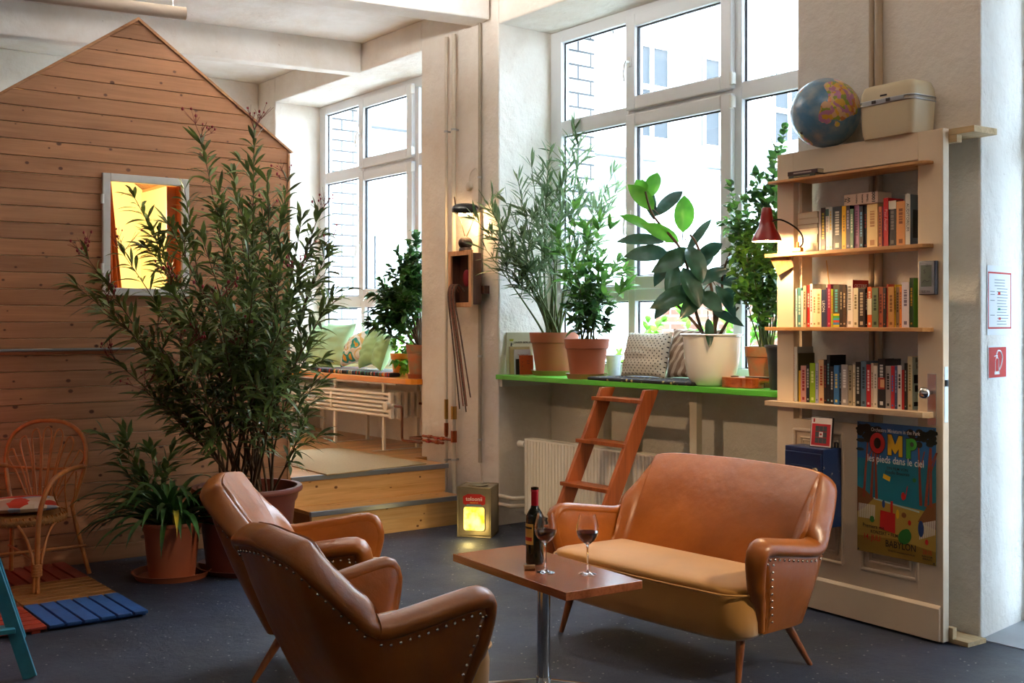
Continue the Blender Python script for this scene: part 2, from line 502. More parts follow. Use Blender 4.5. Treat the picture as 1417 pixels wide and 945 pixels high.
# ceiling beams (they run a little off square)
def beam(name, s0, w0, s1, w1, wid, zb):
    d = V((s1 - s0, w1 - w0)).normalized(); n = V((-d.y, d.x)) * wid / 2
    a = V((s0, w0)); b_ = V((s1, w1))
    poly = [a + n, a - n, b_ - n, b_ + n]
    poly = [(p.x, p.y) for p in poly]
    ar = sum(poly[i][0] * poly[(i + 1) % 4][1] - poly[(i + 1) % 4][0] * poly[i][1] for i in range(4))
    if ar < 0: poly = poly[::-1]
    m = MB(); m.prism(poly, zb, ZC + .01)
    WS(name, m, [M_ceil], bevel=.012)
beam('trim_1', -.20, .0, -1.55, -7.98, .24, 3.765)
beam('trim_2', -2.07, .0, -3.42, -7.98, .14, 3.70)
beam('trim_3', 2.9, .0, 1.55, -7.98, .24, 3.765)
beam('trim_4', 6.9, .0, 5.55, -7.98, .24, 3.765)

# ------------------------------------------------------------------ windows
def bar(m, s0, s1, z0, z1, w0=.50, w1=.57, mi=0): m.box(s0, s1, w0, w1, z0, z1, mi)

def frame_rect(m, s0, s1, z0, z1, t, w0, w1, mi=0):
    m.box(s0, s0 + t, w0, w1, z0, z1, mi); m.box(s1 - t, s1, w0, w1, z0, z1, mi)
    m.box(s0 + t, s1 - t, w0, w1, z0, z0 + t, mi); m.box(s0 + t, s1 - t, w0, w1, z1 - t, z1, mi)

def window(name, x0, Wd, handles=True, label=None):
    k = Wd / 2.735
    S = lambda a: a * k
    fr = MB()
    zb, zt = 1.10, 3.72
    # outer frame, posts and transoms
    fr.box(0, S(.125), .50, .58, zb, zt); fr.box(Wd - S(.12), Wd, .50, .58, zb, zt)
    fr.box(S(.125), Wd - S(.12), .50, .58, zb, 1.21); fr.box(S(.125), Wd - S(.12), .50, .58, 3.63, zt)
    fr.box(S(.86), S(.93), .501, .58, 1.21, 3.63); fr.box(S(1.83), S(1.905), .501, .58, 1.21, 3.63)
    fr.box(S(.125), S(.86), .502, .58, 1.655, 1.765); fr.box(S(.93), S(1.83), .502, .58, 1.655, 1.765); fr.box(S(1.905), Wd - S(.12), .502, .58, 1.655, 1.765)
    fr.box(S(.125), S(.86), .502, .58, 2.92, 3.03); fr.box(S(.93), S(1.83), .502, .58, 2.93, 3.02); fr.box(S(1.905), Wd - S(.12), .502, .58, 2.92, 3.03)
    root = fr.build(name, [M_pvc], bevel=.006, loc=W(x0, 0), rot=R0)
    root['kind'] = 'structure'
    if label: root['label'] = label
    cells = []
    for a, b_ in ((.125, .86), (1.905, 2.615)):
        for z0, z1 in ((1.21, 1.655), (1.765, 2.92), (3.03, 3.63)):
            cells.append((S(a), S(b_), z0, z1))
    cells.append((S(.93), S(1.83), 1.21, 1.655))
    for a, b_, z0, z1 in cells:
        g = MB(); frame_rect(g, a, b_, z0, z1, .010, .536, .544); g.build('seal', [M_seal], root)
        g = MB(); g.box(a, b_, .538, .541, z0, z1); g.build('pane', [M_glass], root)
    for z0, z1, nm in ((2.995, 3.665, 'sash'), (1.735, 2.965, 'sash')):
        g = MB(); frame_rect(g, S(.875), S(1.85), z0, z1, .092, .462, .53)
        sh = g.build(nm, [M_pvc], root, bevel=.008)
        g = MB(); frame_rect(g, S(.875) + .092, S(1.85) - .092, z0 + .092, z1 - .092, .009, .49, .51); g.build('seal', [M_seal], sh)
        g = MB(); g.box(S(.875) + .092, S(1.85) - .092, .50, .503, z0 + .092, z1 - .092); g.build('pane', [M_glass], sh)
        zc = z0 + (z1 - z0) * (.5 if z1 > 3.2 else .42)
        g = MB(); g.box(S(.905), S(.935), .450, .462, zc - .035, zc + .035)
        g.tube([(S(.92), .45, zc), (S(.92), .425, zc), (S(.915), .418, zc - .02), (S(.905), .415, zc - .08), (S(.91), .418, zc - .14)], [.011, .011, .010, .009, .007], 10)
        g.build('handle', [M_white], sh, smooth=60)
        for zz in ((z0 + .06), (z1 - .06)):
            g = MB(); g.cyl((S(1.862), .452, zz - .04), (S(1.862), .452, zz + .04), .012, seg=12); g.box(S(1.85), S(1.875), .452, .48, zz - .035, zz + .035)
            g.build('hinge', [M_white], sh, smooth=60)
    return root
window('window_1', 0, 2.735)
window('window_2', -3.75, 2.70)

# entrance opening: white framed glazed double door far to the right of the frame
fr = MB()
frame_rect(fr, 3.745, ENT + .03, .0, 3.715, .1, .52, .60)
EM = (3.745 + ENT) / 2
fr.box(EM - .04, EM + .04, .52, .60, .1, 3.6); fr.box(3.84, ENT - .07, .52, .60, 2.35, 2.45)
M_tint = glassmat('dimming_door_glass', (.82, .84, .86, 1))  # tint added to this unseen glass to dim daylight on the reveal
d1 = fr.build('door_1', [M_pvc], bevel=.006, loc=P0, rot=R0); d1['kind'] = 'structure'
for a, b_ in ((3.845, EM - .04), (EM + .04, ENT - .07)):
    for z0, z1 in ((.1, 2.35), (2.45, 3.615)):
        g = MB(); g.box(a, b_, .555, .560, z0, z1); g.build('pane', [M_tint], d1)

# ------------------------------------------------------------------ outside: courtyard
mb = MB(); mb.box(-30, 30, .95, 40, -.3, -.2)
WS('floor_courtyard', mb, [mat('courtyard_paving', 'cfccc6', .8, var=.2, vscale=1)])
M_fac = mat('white_render_facade', 'e9ebee', .85, var=.06, vscale=.6, bump=.2, bscale=4)
M_dark = mat('dark_pane', '2e3134', .5, spec=.2)
SF = -9.0
fw = MB(); fw.box(SF - .4, SF, 1.0, 32, -.2, 16)
house = thing('courtyard_building', 'white rendered building wing standing across the courtyard beyond the big window', 'building', W(SF, 12, -.2), R0)
IM = Matrix.Translation((-SF, -12, .2))
def inb(f):
    m = MB(IM); f(m); return m
inb(lambda m: m.box(SF - .4, SF, 1.0, 32, -.2, 16)).build('wall', [M_fac], house)
for (w0, w1) in ((9.9, 10.92), (11.85, 12.9), (14.0, 15.1), (7.8, 8.8)):
    for zz in (5.05, 9.2):
        fo = inb(lambda m: (m.box(SF, SF + .03, w0, w1, zz, zz + 1.85), )).build('window', [M_dark], house)
        def ff(m):
            m.box(SF + .03, SF + .07, w0, w0 + .06, zz, zz + 1.85); m.box(SF + .03, SF + .07, w1 - .06, w1, zz, zz + 1.85)
            m.box(SF + .03, SF + .07, w0, w1, zz + 1.78, zz + 1.85); m.box(SF + .03, SF + .07, w0, w1, zz + .95, zz + 1.05)
            m.box(SF + .03, SF + .07, w0, w1, zz, zz + .05)
            m.box(SF + .03, SF + .07, (w0 + w1) / 2 - .04, (w0 + w1) / 2 + .04, zz, zz + 1.85)
            m.box(SF, SF + .14, w0 - .08, w1 + .08, zz - .1, zz)
        inb(ff).build('window_frame', [M_pvc], fo)
inb(lambda m: (m.box(SF, SF + .22, 1.0, 32, 4.62, 4.80), m.box(SF, SF + .12, 1.0, 32, 4.40, 4.5))).build('ledge', [mat('grey_stone_ledge', '6c6e70', .8)], house)
inb(lambda m: (m.box(SF, SF + .16, 1.0, 32, 3.2, 3.3))).build('ledge', [MATS['grey_stone_ledge']], house)

house2 = thing('rear_building', 'white rendered building closing the far end of the courtyard', 'building', W(0, 32.5, -.2), R0)
m = MB(); m.box(-8.9, 16, 0, .4, 0, 13); m.build('wall', [M_fac], house2)
for q in range(6):
    for zz in (4.5, 8.5):
        m = MB(); m.box(-7 + q * 3.6, -5.9 + q * 3.6, -.03, 0, zz, zz + 2.0); m.build('window', [M_dark], house2)

# pale horizontal pipe bridge crossing the courtyard
pa = W(swall(800, 6.0), 6.0, 0); 
m = MB(); a0 = W(-6.5, 6.0, zwall(817, 247, 6.0)); a1 = W(3.4, 6.0, zwall(817, 247, 6.0))
m.tube([a0, a1], .09, 14)
tag(m.build('courtyard_pipe', [mat('pale_grey_metal', '8e9194', .5)], smooth=60), 'pale grey pipe crossing the courtyard outside the large window', 'pipe')
for t_, l_ in ((-6.3, 'pale grey post holding the far end of the courtyard pipe'), (3.2, 'pale grey post holding the near end of the courtyard pipe')):
    m = MB(); m.cyl(W(t_, 6.0, -.2), W(t_, 6.0, zwall(817, 247, 6.0) - .09), .05, seg=12)
    tag(m.build('pipe_post', [MATS['pale_grey_metal']], smooth=60), l_, 'post')

# low outbuilding seen through the left window
sh = thing('outbuilding', 'low outbuilding with a grey flat roof edge outside the left window', 'building', W(-7.3, 4, -.2), R0)
zt, zb_ = zwall(535, 283, 4), zwall(535, 308, 4)
m = MB(); m.box(-1.5, 4.2, 0, .12, 0, zb_ + .2); m.build('wall', [M_fac], sh)
m = MB(); m.box(-1.6, 4.3, -.25, 1.5, zb_ + .2, zt + .2); m.build('roof_edge', [mat('roof_sheet_grey', '6e7274', .6)], sh)
s0, s1 = swall(490, 4) + 7.3, swall(520, 4) + 7.3
z0, z1 = zwall(505, 415, 4) + .2, zwall(505, 328, 4) + .2
m = MB(); m.box(s0, s1, -.04, 0, z0, z1); w_ = m.build('window', [M_dark], sh)
m = MB()
for i in range(4): x = s0 + (s1 - s0) * i / 3; m.box(x - .015, x + .015, -.07, -.04, z0, z1)
for i in range(5): z = z0 + (z1 - z0) * i / 4; m.box(s0, s1, -.065, -.045, z - .012, z + .012)
m.build('glazing_bars', [M_pvc], w_)

nb = thing('shading_building', 'added grey building blocking sky light at the entrance, outside the view', 'building', W(3.6, 5.6, -.2), R0)  # added out of view to keep sky light off the entrance reveal
m = MB(); m.box(0, 8, 0, .4, 0, 9); m.build('wall', [mat('grey_render', 'a4a6a8', .85)], nb)
for q in range(3): m = MB(); m.box(1 + q * 2.3, 2.1 + q * 2.3, -.03, 0, 1.2, 2.9); m.build('window', [M_dark], nb)
# unseen canopy, added to shade the entrance from the sky
cn = thing('shading_canopy', 'added flat canopy shading the entrance door from the sky', 'canopy', W(3.4, .96, 0), R0)
m = MB(); m.box(0, ENT - 2.4, 0, 4.6, 3.62, 3.74); m.build('roof_slab', [M_fac], cn)
for q in (.08, ENT - 2.5): m = MB(); m.cyl((q, 4.5, -.2), (q, 4.5, 3.62), .05, seg=14); m.build('post', [MATS['pale_grey_metal']], cn)
# brick garden wall
m = MB(); m.box(0, 9, 0, .25, 0, 2.0)
gw = m.build('garden_wall', [brickmat('old_red_brick', '8a5a44', '6e4232', '8a8278', 1, .25, .085, .012)], loc=W(-3, 4.6, -.2), rot=R0)
tag(gw, 'old red brick garden wall outside behind the window plants', 'wall')

# ------------------------------------------------------------------ world and light
wd = bpy.data.worlds.new('sky'); sc.world = wd; wd.use_nodes = True
wn = wd.node_tree.nodes; bg = wn['Background']
bg.inputs[0].default_value = (*SKYC, 1); bg.inputs[1].default_value = SKY
for nm, a, b_, z0, z1 in (('window_1', 0, 2.735, 1.1, 3.72), ('window_2', -3.75, -1.05, 1.1, 3.72), ('door', 3.81, ENT, 0.05, 3.7)):
    ld = bpy.data.lights.new('daylight_portal', 'AREA'); ld.shape = 'RECTANGLE'; ld.size = b_ - a; ld.size_y = z1 - z0
    ld.cycles.is_portal = True
    o = bpy.data.objects.new('daylight_portal', ld); col.objects.link(o)
    c = W((a + b_) / 2, .97, (z0 + z1) / 2); o.location = c
    n = W(0, -1, 0) - W(0, 0, 0)
    o.rotation_euler = n.to_track_quat('-Z', 'Z').to_euler()
sc.view_settings.view_transform = 'Standard'; sc.view_settings.look = 'None'
sc.view_settings.gamma = 1; sc.view_settings.exposure = EXPO; sc.view_settings.use_curve_mapping = False

# ================================================================== HOUSE OF PINE BOARDS
M_pine = wood('pine_boards', 'af7a52', '93623e', .8, axis=0, knots=6, rough=.5, board=.1005, boardaxis=2)
M_pine_edge = wood('pine_edge', 'b98558', '8c5a34', 1, axis=0, rough=.6)
# frame: x along the gable (towards the windows), y depth (away), z up; origin at the right front foot
HR = R0 + PI / 2
hs, hw = -.508, -1.45
hroot = thing('board_house', 'small gabled house clad in knotty pine boards with a lit window', 'cabin', W(hs, hw, 0), HR)
# x axis -> +w direction (right in the view), y axis -> -s (away). gable spans x from -2.12 to 0
HWD = 2.12; EV = 2.70; AP = 3.44
wx0, wx1, wz0, wz1 = -1.245, -.775, 1.715, 2.40        # window opening
def ztop(x): return EV + (AP - EV) * (1 - abs(x + HWD / 2) / (HWD / 2))
def xlim(z):
    if z <= EV: return -HWD, 0.0
    k = (1 - (z - EV) / (AP - EV)) * HWD / 2
    return -HWD / 2 - k, -HWD / 2 + k
m = MB(); bh = .1005; z = 0.0
def board_piece(m, xa0, xa1, xb0, xb1, za, zb, y0=0.0, y1=.02):
    m.prism([(xa0, za), (xa1, za), (xb1, zb), (xb0, zb)], y0, y1, axis='y')
while z < AP - .005:
    za, zb = z, min(z + bh - .0035, AP - .002)
    la, ra = xlim(za); lb, rb = xlim(zb)
    if zb > wz0 and za < wz1:
        if za < wz0:
            board_piece(m, la, ra, la, ra, za, wz0)
            za = wz0
        if zb > wz1:
            board_piece(m, la, ra, lb, rb, wz1, zb); zb2 = wz1
        else: zb2 = zb
        if zb2 - za > .003:
            board_piece(m, la, wx0, lb, wx0, za, zb2); board_piece(m, wx1, ra, wx1, rb, za, zb2)
    elif rb - lb > .002 or ra - la > .01:
        board_piece(m, la, ra, lb, rb, za, zb)
    z += bh
m.build('front_wall', [M_pine], hroot, bevel=.0025, bseg=1)
# plywood lining behind the boards closes the grooves
m = MB(); y0, y1 = .0195, .045
m.prism([(-HWD + .01, 0), (wx0, 0), (wx0, ztop(wx0) - .02), (-HWD / 2, AP - .02), (-HWD / 2, AP - .02), (-HWD + .01, EV - .01)][:4] + [(-HWD + .01, EV - .01)], y0, y1, axis='y') if False else None
m.box(-HWD + .02, -.02, y0, y1, 0, wz0); m.box(-HWD + .02, wx0, y0, y1, wz0, wz1); m.box(wx1, -.02, y0, y1, wz0, wz1)
m.box(-HWD + .02, -.02, y0, y1, wz1, EV - .02)
m.prism([(-HWD + .03, EV - .03), (-.03, EV - .03), (-HWD / 2, AP - .03)], y0, y1, axis='y')
m.build('lining', [mat('cream_interior_paint', 'f4e6b4', .8)], hroot)
HD = 2.9
def boards_side(xs, x2):
    m = MB(); z = 0
    while z < EV - .01:
        m.box(xs, x2, .02, HD, z, min(z + bh - .0035, EV)); z += bh
    return m
M_pine_y = wood('pine_boards_side', 'dca06a', 'bd7f4c', .8, axis=1, flat=0, knots=5.5, rough=.5, board=.1005)
boards_side(-.02, 0).build('side_wall', [M_pine_y], hroot)
boards_side(-HWD, -HWD + .02).build('side_wall', [M_pine_y], hroot)
m = MB(); m.box(-HWD + .02, -.02, HD - .02, HD, 0, EV); m.prism([(-HWD + .02, EV), (-.02, EV), (-HWD / 2, AP - .02)], HD - .02, HD, axis='y')
m.build('back_wall', [MATS['cream_interior_paint']], hroot)
# inner lining of the lit room (pale yellow paint)
m = MB(); m.box(-HWD + .021, -HWD + .03, .046, HD - .021, 0, EV - .03); m.box(-.03, -.021, .046, HD - .021, 0, EV - .03)
m.build('inner_lining', [MATS['cream_interior_paint']], hroot)
m = MB(); t = .022
m.prism([(-HWD - .015, EV - .012), (-HWD / 2, AP), (-HWD / 2, AP + t), (-HWD - .03, EV - .006)], -.012, HD + .02, axis='y')
m.build('roof_panel', [M_pine_edge], hroot)
m = MB(); m.prism([(-HWD / 2, AP), (.015, EV - .012), (.03, EV - .006), (-HWD / 2, AP + t)], -.012, HD + .02, axis='y')
m.build('roof_panel', [M_pine_edge], hroot)
m = MB(); m.box(-.012, .004, -.012, 0, 0, EV - .02)
m.build('corner_strip', [M_pine_edge], hroot)
# window: grey-white frame, orange reveal boards, hinges
M_wf = mat('worn_white_frame', 'dcd8d0', .5, var=.15, vscale=12)
m = MB(); frame_rect(m, wx0 - .045, wx1 + .045, wz0 - .04, wz1 + .045, .048, -.028, 0)
hf = m.build('window_frame', [M_wf], hroot, bevel=.004)
M_or = mat('orange_painted_board', 'c8622a', .5, var=.2, vscale=6)
m = MB(); m.box(wx0, wx0 + .012, 0, .16, wz0, wz1); m.box(wx1 - .012, wx1, 0, .16, wz0, wz1)
m.build('reveal_board', [M_or], hroot)
for zz in (wz0 + .13, wz1 - .12):
    m = MB(); m.cyl((wx0 - .05, -.03, zz - .03), (wx0 - .05, -.03, zz + .03), .011, seg=10); m.build('hinge', [M_white], hf, smooth=60)
# orange curtain hanging askew inside the opening
m = MB(); m.box(wx1 - .075, wx1 - .013, .055, .066, wz0, wz1); m.build('casement_edge', [M_or], hroot)
m = MB(); n = 14; vs = []; fs = []
for i in range(n + 1):
    for j in range(9):
        u = i / n; v = j / 8
        x = wx0 + .012 + (.015 + .07 * (1 - v)) * u + (0)
        vs.append((x, .055 + .012 * math.sin(u * 16), wz0 + v * (wz1 - wz0)))
for i in range(n):
    for j in range(8):
        a = i * 9 + j; fs.append((a, a + 9, a + 10, a + 1))
m.add(vs, fs); c_ = m.build('curtain', [mat('orange_curtain', 'd07030', .8)], hroot, smooth=60)
so = c_.modifiers.new('t', 'SOLIDIFY'); so.thickness = .004
light('house_lamp', 'POINT', (-1.1, 1.3, 2.25), HOUSE_E, (1, .87, .50), .09, hroot)
# thin grey cable conduit on the boards
m = MB(); p = []
zc = CH - (484 - HZ) / F * 6.9
m.tube([(-2.118, -.014, 1.335), (-1.09, -.014, 1.335)], .010, 10)
m.build('conduit', [mat('grey_conduit', '6e6a66', .5)], hroot, smooth=60)

# ================================================================== PLATFORM AND STEPS
M_dk = wood('deck_pine', 'd8a262', 'bd8240', .8, axis=1, flat=2, knots=4, rough=.32, board=.11, boardaxis=0, coat=.2)
M_rs = wood('riser_pine', 'dfb074', 'c4914e', .9, axis=1, flat=0, knots=6.5, rough=.4, board=.095, boardaxis=2)
M_nose = mat('aluminium_edge', '8f95a0', .35, .8)
pl = thing('wooden_platform', 'raised pine platform with two steps and metal step edges', 'platform', P0, R0)
m = MB()
m.prism([(-3.745, -3.9), (-3.5, -3.9), (-3.5, -1.44), (-.48, -1.44), (-.48, -.13), (-.95, -.13), (-.95, -.01), (-1.055, -.01), (-1.055, .49), (-3.745, .49)], .385, .42)
m.build('deck', [M_dk], pl, bevel=.003)
m = MB(); m.box(-.505, -.485, -1.43, -.15, .21, .384); m.build('riser', [M_rs], pl)
m = MB(); m.box(-.245, -.225, -1.42, -.17, 0, .186); m.build('riser', [M_rs], pl)
m = MB(); m.box(-.484, -.225, -1.425, -.165, .187, .21); m.build('tread', [M_dk], pl, bevel=.002)
for w_ in (-1.425, -.185): m = MB(); m.box(-.48, -.247, w_, w_ + .02, 0, .186); m.build('side_board', [wood('side_pine', 'a06a36', '7c4c22', 1, axis=0, rough=.5)], pl)
m = MB(); m.box(-.49, -.470, -1.445, -.125, .388, .423); m.build('metal_edge', [M_nose], pl, bevel=.002)
m = MB(); m.box(-.240, -.214, -1.43, -.16, .180, .2135); m.build('metal_edge', [M_nose], pl, bevel=.002)
m = MB(); m.box(-3.74, -.51, -1.43, -1.41, 0, .384); m.box(-.95, -.52, -.15, -.132, 0, .384); m.build('skirt', [M_rs], pl)

# beige mat on the platform
c = [pz(452, 656.5, .43), pz(590, 641, .43), pz(472, 619.5, .43), pz(395, 624, .43), pz(404, 644, .43)]
c = [WI @ p for p in c]
m = MB(); m.prism([(p.x, p.y) for p in c], .421, .431, 0)
o = m.build('floor_mat', [mat('beige_sisal', 'b09a76', .95, var=.12, vscale=60, bump=.4, bscale=250, bdist=.003)], loc=P0, rot=R0, bevel=.003)
tag(o, 'beige woven mat lying on the wooden platform', 'mat')
# ================================================================== UPHOLSTERED SEATS
def leather():
    k = NT('tan_leather'); b = k.b; tc = k.node('ShaderNodeTexCoord')
    n1 = k.node('ShaderNodeTexNoise', Scale=3.2, Detail=5, Roughness=.6); k.link(tc.outputs['Object'], n1.inputs['Vector'])
    r = k.node('ShaderNodeValToRGB'); k.link(n1.outputs['Fac'], r.inputs[0])
    e = r.color_ramp.elements; e[0].position = .3; e[0].color = rgb('85460e'); e[1].position = .68; e[1].color = rgb('a45a12')
    k.link(r.outputs[0], b.inputs['Base Color'])
    n2 = k.node('ShaderNodeTexNoise', Scale=28, Detail=4); k.link(tc.outputs['Object'], n2.inputs['Vector'])
    mr = k.node('ShaderNodeMapRange'); mr.inputs['To Min'].default_value = .26; mr.inputs['To Max'].default_value = .46
    k.link(n1.outputs['Fac'], mr.inputs['Value']); k.link(mr.outputs[0], b.inputs['Roughness'])
    n3 = k.node('ShaderNodeTexVoronoi', Scale=260); k.link(tc.outputs['Object'], n3.inputs['Vector'])
    b1 = k.node('ShaderNodeBump', Strength=.08, Distance=.002); k.link(n3.outputs['Distance'], b1.inputs['Height'])
    b2 = k.node('ShaderNodeBump', Strength=.12, Distance=.012); k.link(n2.outputs['Fac'], b2.inputs['Height']); k.link(b1.outputs[0], b2.inputs['Normal'])
    n4 = k.node('ShaderNodeTexNoise', Scale=5, Detail=2); k.link(tc.outputs['Object'], n4.inputs['Vector'])
    b3 = k.node('ShaderNodeBump', Strength=.25, Distance=.03); k.link(n4.outputs['Fac'], b3.inputs['Height']); k.link(b2.outputs[0], b3.inputs['Normal'])
    k.link(b3.outputs[0], b.inputs['Normal'])
    b.inputs['Specular IOR Level'].default_value = .55
    b.inputs['Coat Weight'].default_value = .12; b.inputs['Coat Roughness'].default_value = .3
    MATS['tan_leather'] = k.m; return k.m
M_lea = leather()
M_vel = mat('mustard_velour', 'c98c38', .75, sheen=.5, var=.16, vscale=4, bump=.12, bscale=180, bdist=.002)
M_leg = wood('varnished_beech', '9a5a2c', '6e3a18', 1, axis=2, rough=.3, coat=.3)
M_nail = mat('antique_nail', 'cabfae', .25, 1)

def seat_thing(name, label, cat, hw, loc, rot, group=None):
    """y = 0 at the front of the arms, back at y = .62"""
    t = thing(name, label, cat, loc, rot, group)
    # keys of the right half: rim, outer bottom, inner bottom, half width of the padded rim
    keys = [
        ((hw - .095, .095, .215), (hw - .10, .10, .20), (hw - .15, .11, .30), .022, 5),
        ((hw - .04, .03, .42), (hw - .095, .12, .20), (hw - .14, .10, .32), .034, 5),
        ((hw - .006, -.004, .588), (hw - .095, .14, .20), (hw - .135, .10, .34), .045, 6),
        ((hw - .016, .22, .552), (hw - .095, .24, .20), (hw - .135, .20, .34), .047, 6),
        ((hw - .03, .445, .518), (hw - .095, .34, .20), (hw - .135, .29, .34), .048, 0)]
    bkeys = [
        ((hw - .03, .445, .518), (hw - .095, .34, .20), (hw - .135, .29, .34), .048, 7),
        ((hw - .085, .585, .66), (hw - .11, .405, .20), (hw - .145, .335, .33), .050, 5),
        ((hw - .135, .69, .772), (hw - .17, .43, .20), (hw - .20, .345, .32), .050, 6),
        ((hw - .27, .71, .790), (hw - .27, .436, .20), (hw - .29, .342, .32), .046, 8),
        ((0, .715, .800), (0, .44, .20), (0, .335, .32), .044, 0)]
    def expand(ks):
        o = []
        for (a, b) in zip(ks[:-1], ks[1:]):
            for q in range(a[4]):
                f = q / a[4]; o.append([V(a[i]).lerp(V(b[i]), f) for i in range(3)] + [a[3] + (b[3] - a[3]) * f])
        l = ks[-1]; o.append([V(l[0]), V(l[1]), V(l[2]), l[3]]); return o
    arm = expand(keys); half = expand(bkeys)
    mir = lambda r: [V((-r[0].x, r[0].y, r[0].z)), V((-r[1].x, r[1].y, r[1].z)), V((-r[2].x, r[2].y, r[2].z)), r[3]]
    full = arm[:-1] + half + [mir(r) for r in half[-2::-1]] + [mir(r) for r in arm[-2::-1]]
    iA = len(arm) - 1; iB = len(full) - 1 - iA
    for it in range(3):
        full = [full[0]] + [[(full[i - 1][k] + full[i][k] * 2 + full[i + 1][k]) * .25 if k < 3 else full[i][k] for k in range(4)] for i in range(1, len(full) - 1)] + [full[-1]]
    n = len(full); fr = []
    for i, (T, B, I, hwid) in enumerate(full):
        tg = (full[min(i + 1, n - 1)][0] - full[max(i - 1, 0)][0]).normalized()
        up = T - (B + I) / 2; up = (up - tg * up.dot(tg)).normalized()
        if i < 4: up = (up + V((0, -1.2, 0))).normalized()
        if i > n - 5: up = (up + V((0, -1.2, 0))).normalized()
        ou = tg.cross(up).normalized()
        cc = V((0, .15, T.z))
        if ou.dot(T - cc) < 0: ou = -ou
        fr.append((tg, up, ou))
    def section(i):
        T, B, I, hwid = full[i]; tg, up, ou = fr[i]
        isb = iA <= i <= iB
        To = T - up * .012 - ou * .004; Ti = T - up * (.004 if isb else .010) - ou * (hwid * 2 - (.002 if isb else .010))
        lp = [B, B.lerp(To, .25) + ou * .010, B.lerp(To, .5) + ou * .016, B.lerp(To, .75) + ou * .012, To]
        puff = .030 if isb else .006
        for f, g in ((.0, 0.12), (.10, .5), (.3, .9), (.55, 1), (.8, .7), (1, 0)):
            lp.append(Ti.lerp(I, f) - ou * puff * g)
        return lp
    def part(i0, i1, nm):
        m = MB(); m.loops([section(i) for i in range(i0, i1 + 1)]); o = m.build(nm, [M_lea], t, smooth=65); return o
    def roll(i0, i1, par):
        K = 16; lps = []
        for i in range(i0, i1 + 1):
            T, B, I, hwid = full[i]; tg, up, ou = fr[i]; c_ = T - ou * (hwid - .010) ; lp = []
            e = .985 if i in (i0, i1) and 0 < i < n - 1 else 1
            for k in range(K):
                a = 2 * PI * k / K; ca, sa = math.cos(a), math.sin(a)
                lp.append(c_ + ou * (math.copysign(abs(ca) ** .7, ca) * (hwid + .004) * e) + up * (math.copysign(abs(sa) ** .85, sa) * (.024 if iA <= i0 < iB else .030) * e - .010))
            lps.append(lp)
        m = MB(); m.loops(lps); return m.build('padded_roll', [M_lea], par, smooth=70)
    def nails(i0, i1, par, nm):
        pts = []
        for i in range(i0, i1 + 1):
            T, B, I, hwid = full[i]; tg, up, ou = fr[i]; s_ = section(i)
            if up.y < -.45 and T.z < .54:
                sg = 1 if T.x > 0 else -1
                pts.append(V((sg * (hw - .097 + (T.z - .2) / .38 * .088 + .017), T.y + .048, T.z)))
            else:
                q = (s_[3] - s_[4]).normalized(); pts.append(s_[4] + q * .036 + ou * .003)
        pr = resample(pts, .034); m = MB()
        for p in pr[:-1]: m.sphere(p, .0062, 8, 6)
        o = m.build(nm, [M_nail], par, smooth=80, label='row of small dark metal nail heads'); return o
    a1 = part(0, iA, 'armrest'); b1 = part(iA, iB, 'backrest'); a2 = part(iB, n - 1, 'armrest')
    roll(0, iA, a1); roll(iA, iB, b1); roll(iB, n - 1, a2)
    nails(1, iA, a1, 'nail_trim'); nails(iB, n - 2, a2, 'nail_trim'); nails(iA, iB, b1, 'nail_trim')
    # ---- seat: upholstered box with bulging front, crowned top
    def foot(ins, n=10, yb=.40):
        x = hw - .078 - ins; yf = -.085 + ins; r = .12 - ins * .3
        pts = []
        # front edge slightly bowed
        for q in range(n + 1):
            a = -PI / 2 - (PI / 2) * (1 - q / n); pts.append((-x + r + r * math.cos(a), yf + r + r * math.sin(a) ))
        for q in range(1, 9):
            f = q / 9; xx = (-x + r) + (2 * x - 2 * r) * f; pts.append((xx, yf - .02 * math.sin(PI * f)))
        for q in range(n + 1):
            a = -PI / 2 + (PI / 2) * (q / n); pts.append((x - r + r * math.cos(a), yf + r + r * math.sin(a)))
        pts.append((x - .05, yb - ins - .03)); pts.append((-x + .05, yb - ins - .03))
        return pts
    lps = []
    for z, ins in ((.188, .05), (.19, .02), (.21, .006), (.26, 0), (.33, .0), (.375, .006)):
        # body narrows towards the feet like the arms
        k = 0 if z > .3 else (.3 - z) * .12
        lps.append([V((x * (1 - k), y + k * .35, z)) for x, y in foot(ins)])
    m = MB(); m.loops(lps, cap1=True)
    m.build('seat_base', [M_vel], t, smooth=50)
    lps = [[V((x, y, .372)) for x, y in foot(.012)], [V((x, y, .388)) for x, y in foot(.004)]]
    base = foot(.0); cx, cyy = 0, .15
    for s_, z in ((.985, .402), (.94, .413), (.85, .421), (.7, .428), (.45, .433), (.2, .435)):
        lps.append([V((x * s_, cyy + (y - cyy) * s_, z)) for x, y in base])
    m = MB(); m.loops(lps)
    cu = m.build('seat_cushion', [M_vel], t, smooth=60)
    m = MB(); pts = [V((x, y, .383)) for x, y in foot(-.003)[:-2]]
    m.tube(pts, .005, 8); m.build('piping', [M_vel], cu, smooth=60)
    # ---- legs
    for sx in (-1, 1):
        m = MB(); a = V((sx * (hw - .15), .03, .20)); b = V((sx * (hw - .125), -.02, 0)); m.tube([a, b], [.021, .0115], 14)
        m.build('leg', [M_leg], t, smooth=60)
        m = MB(); a = V((sx * (hw - .16), .34, .21)); b = V((sx * (hw - .12), .47, 0)); m.tube([a, b], [.021, .0115], 14)
        m.build('leg', [M_leg], t, smooth=60)
    return t

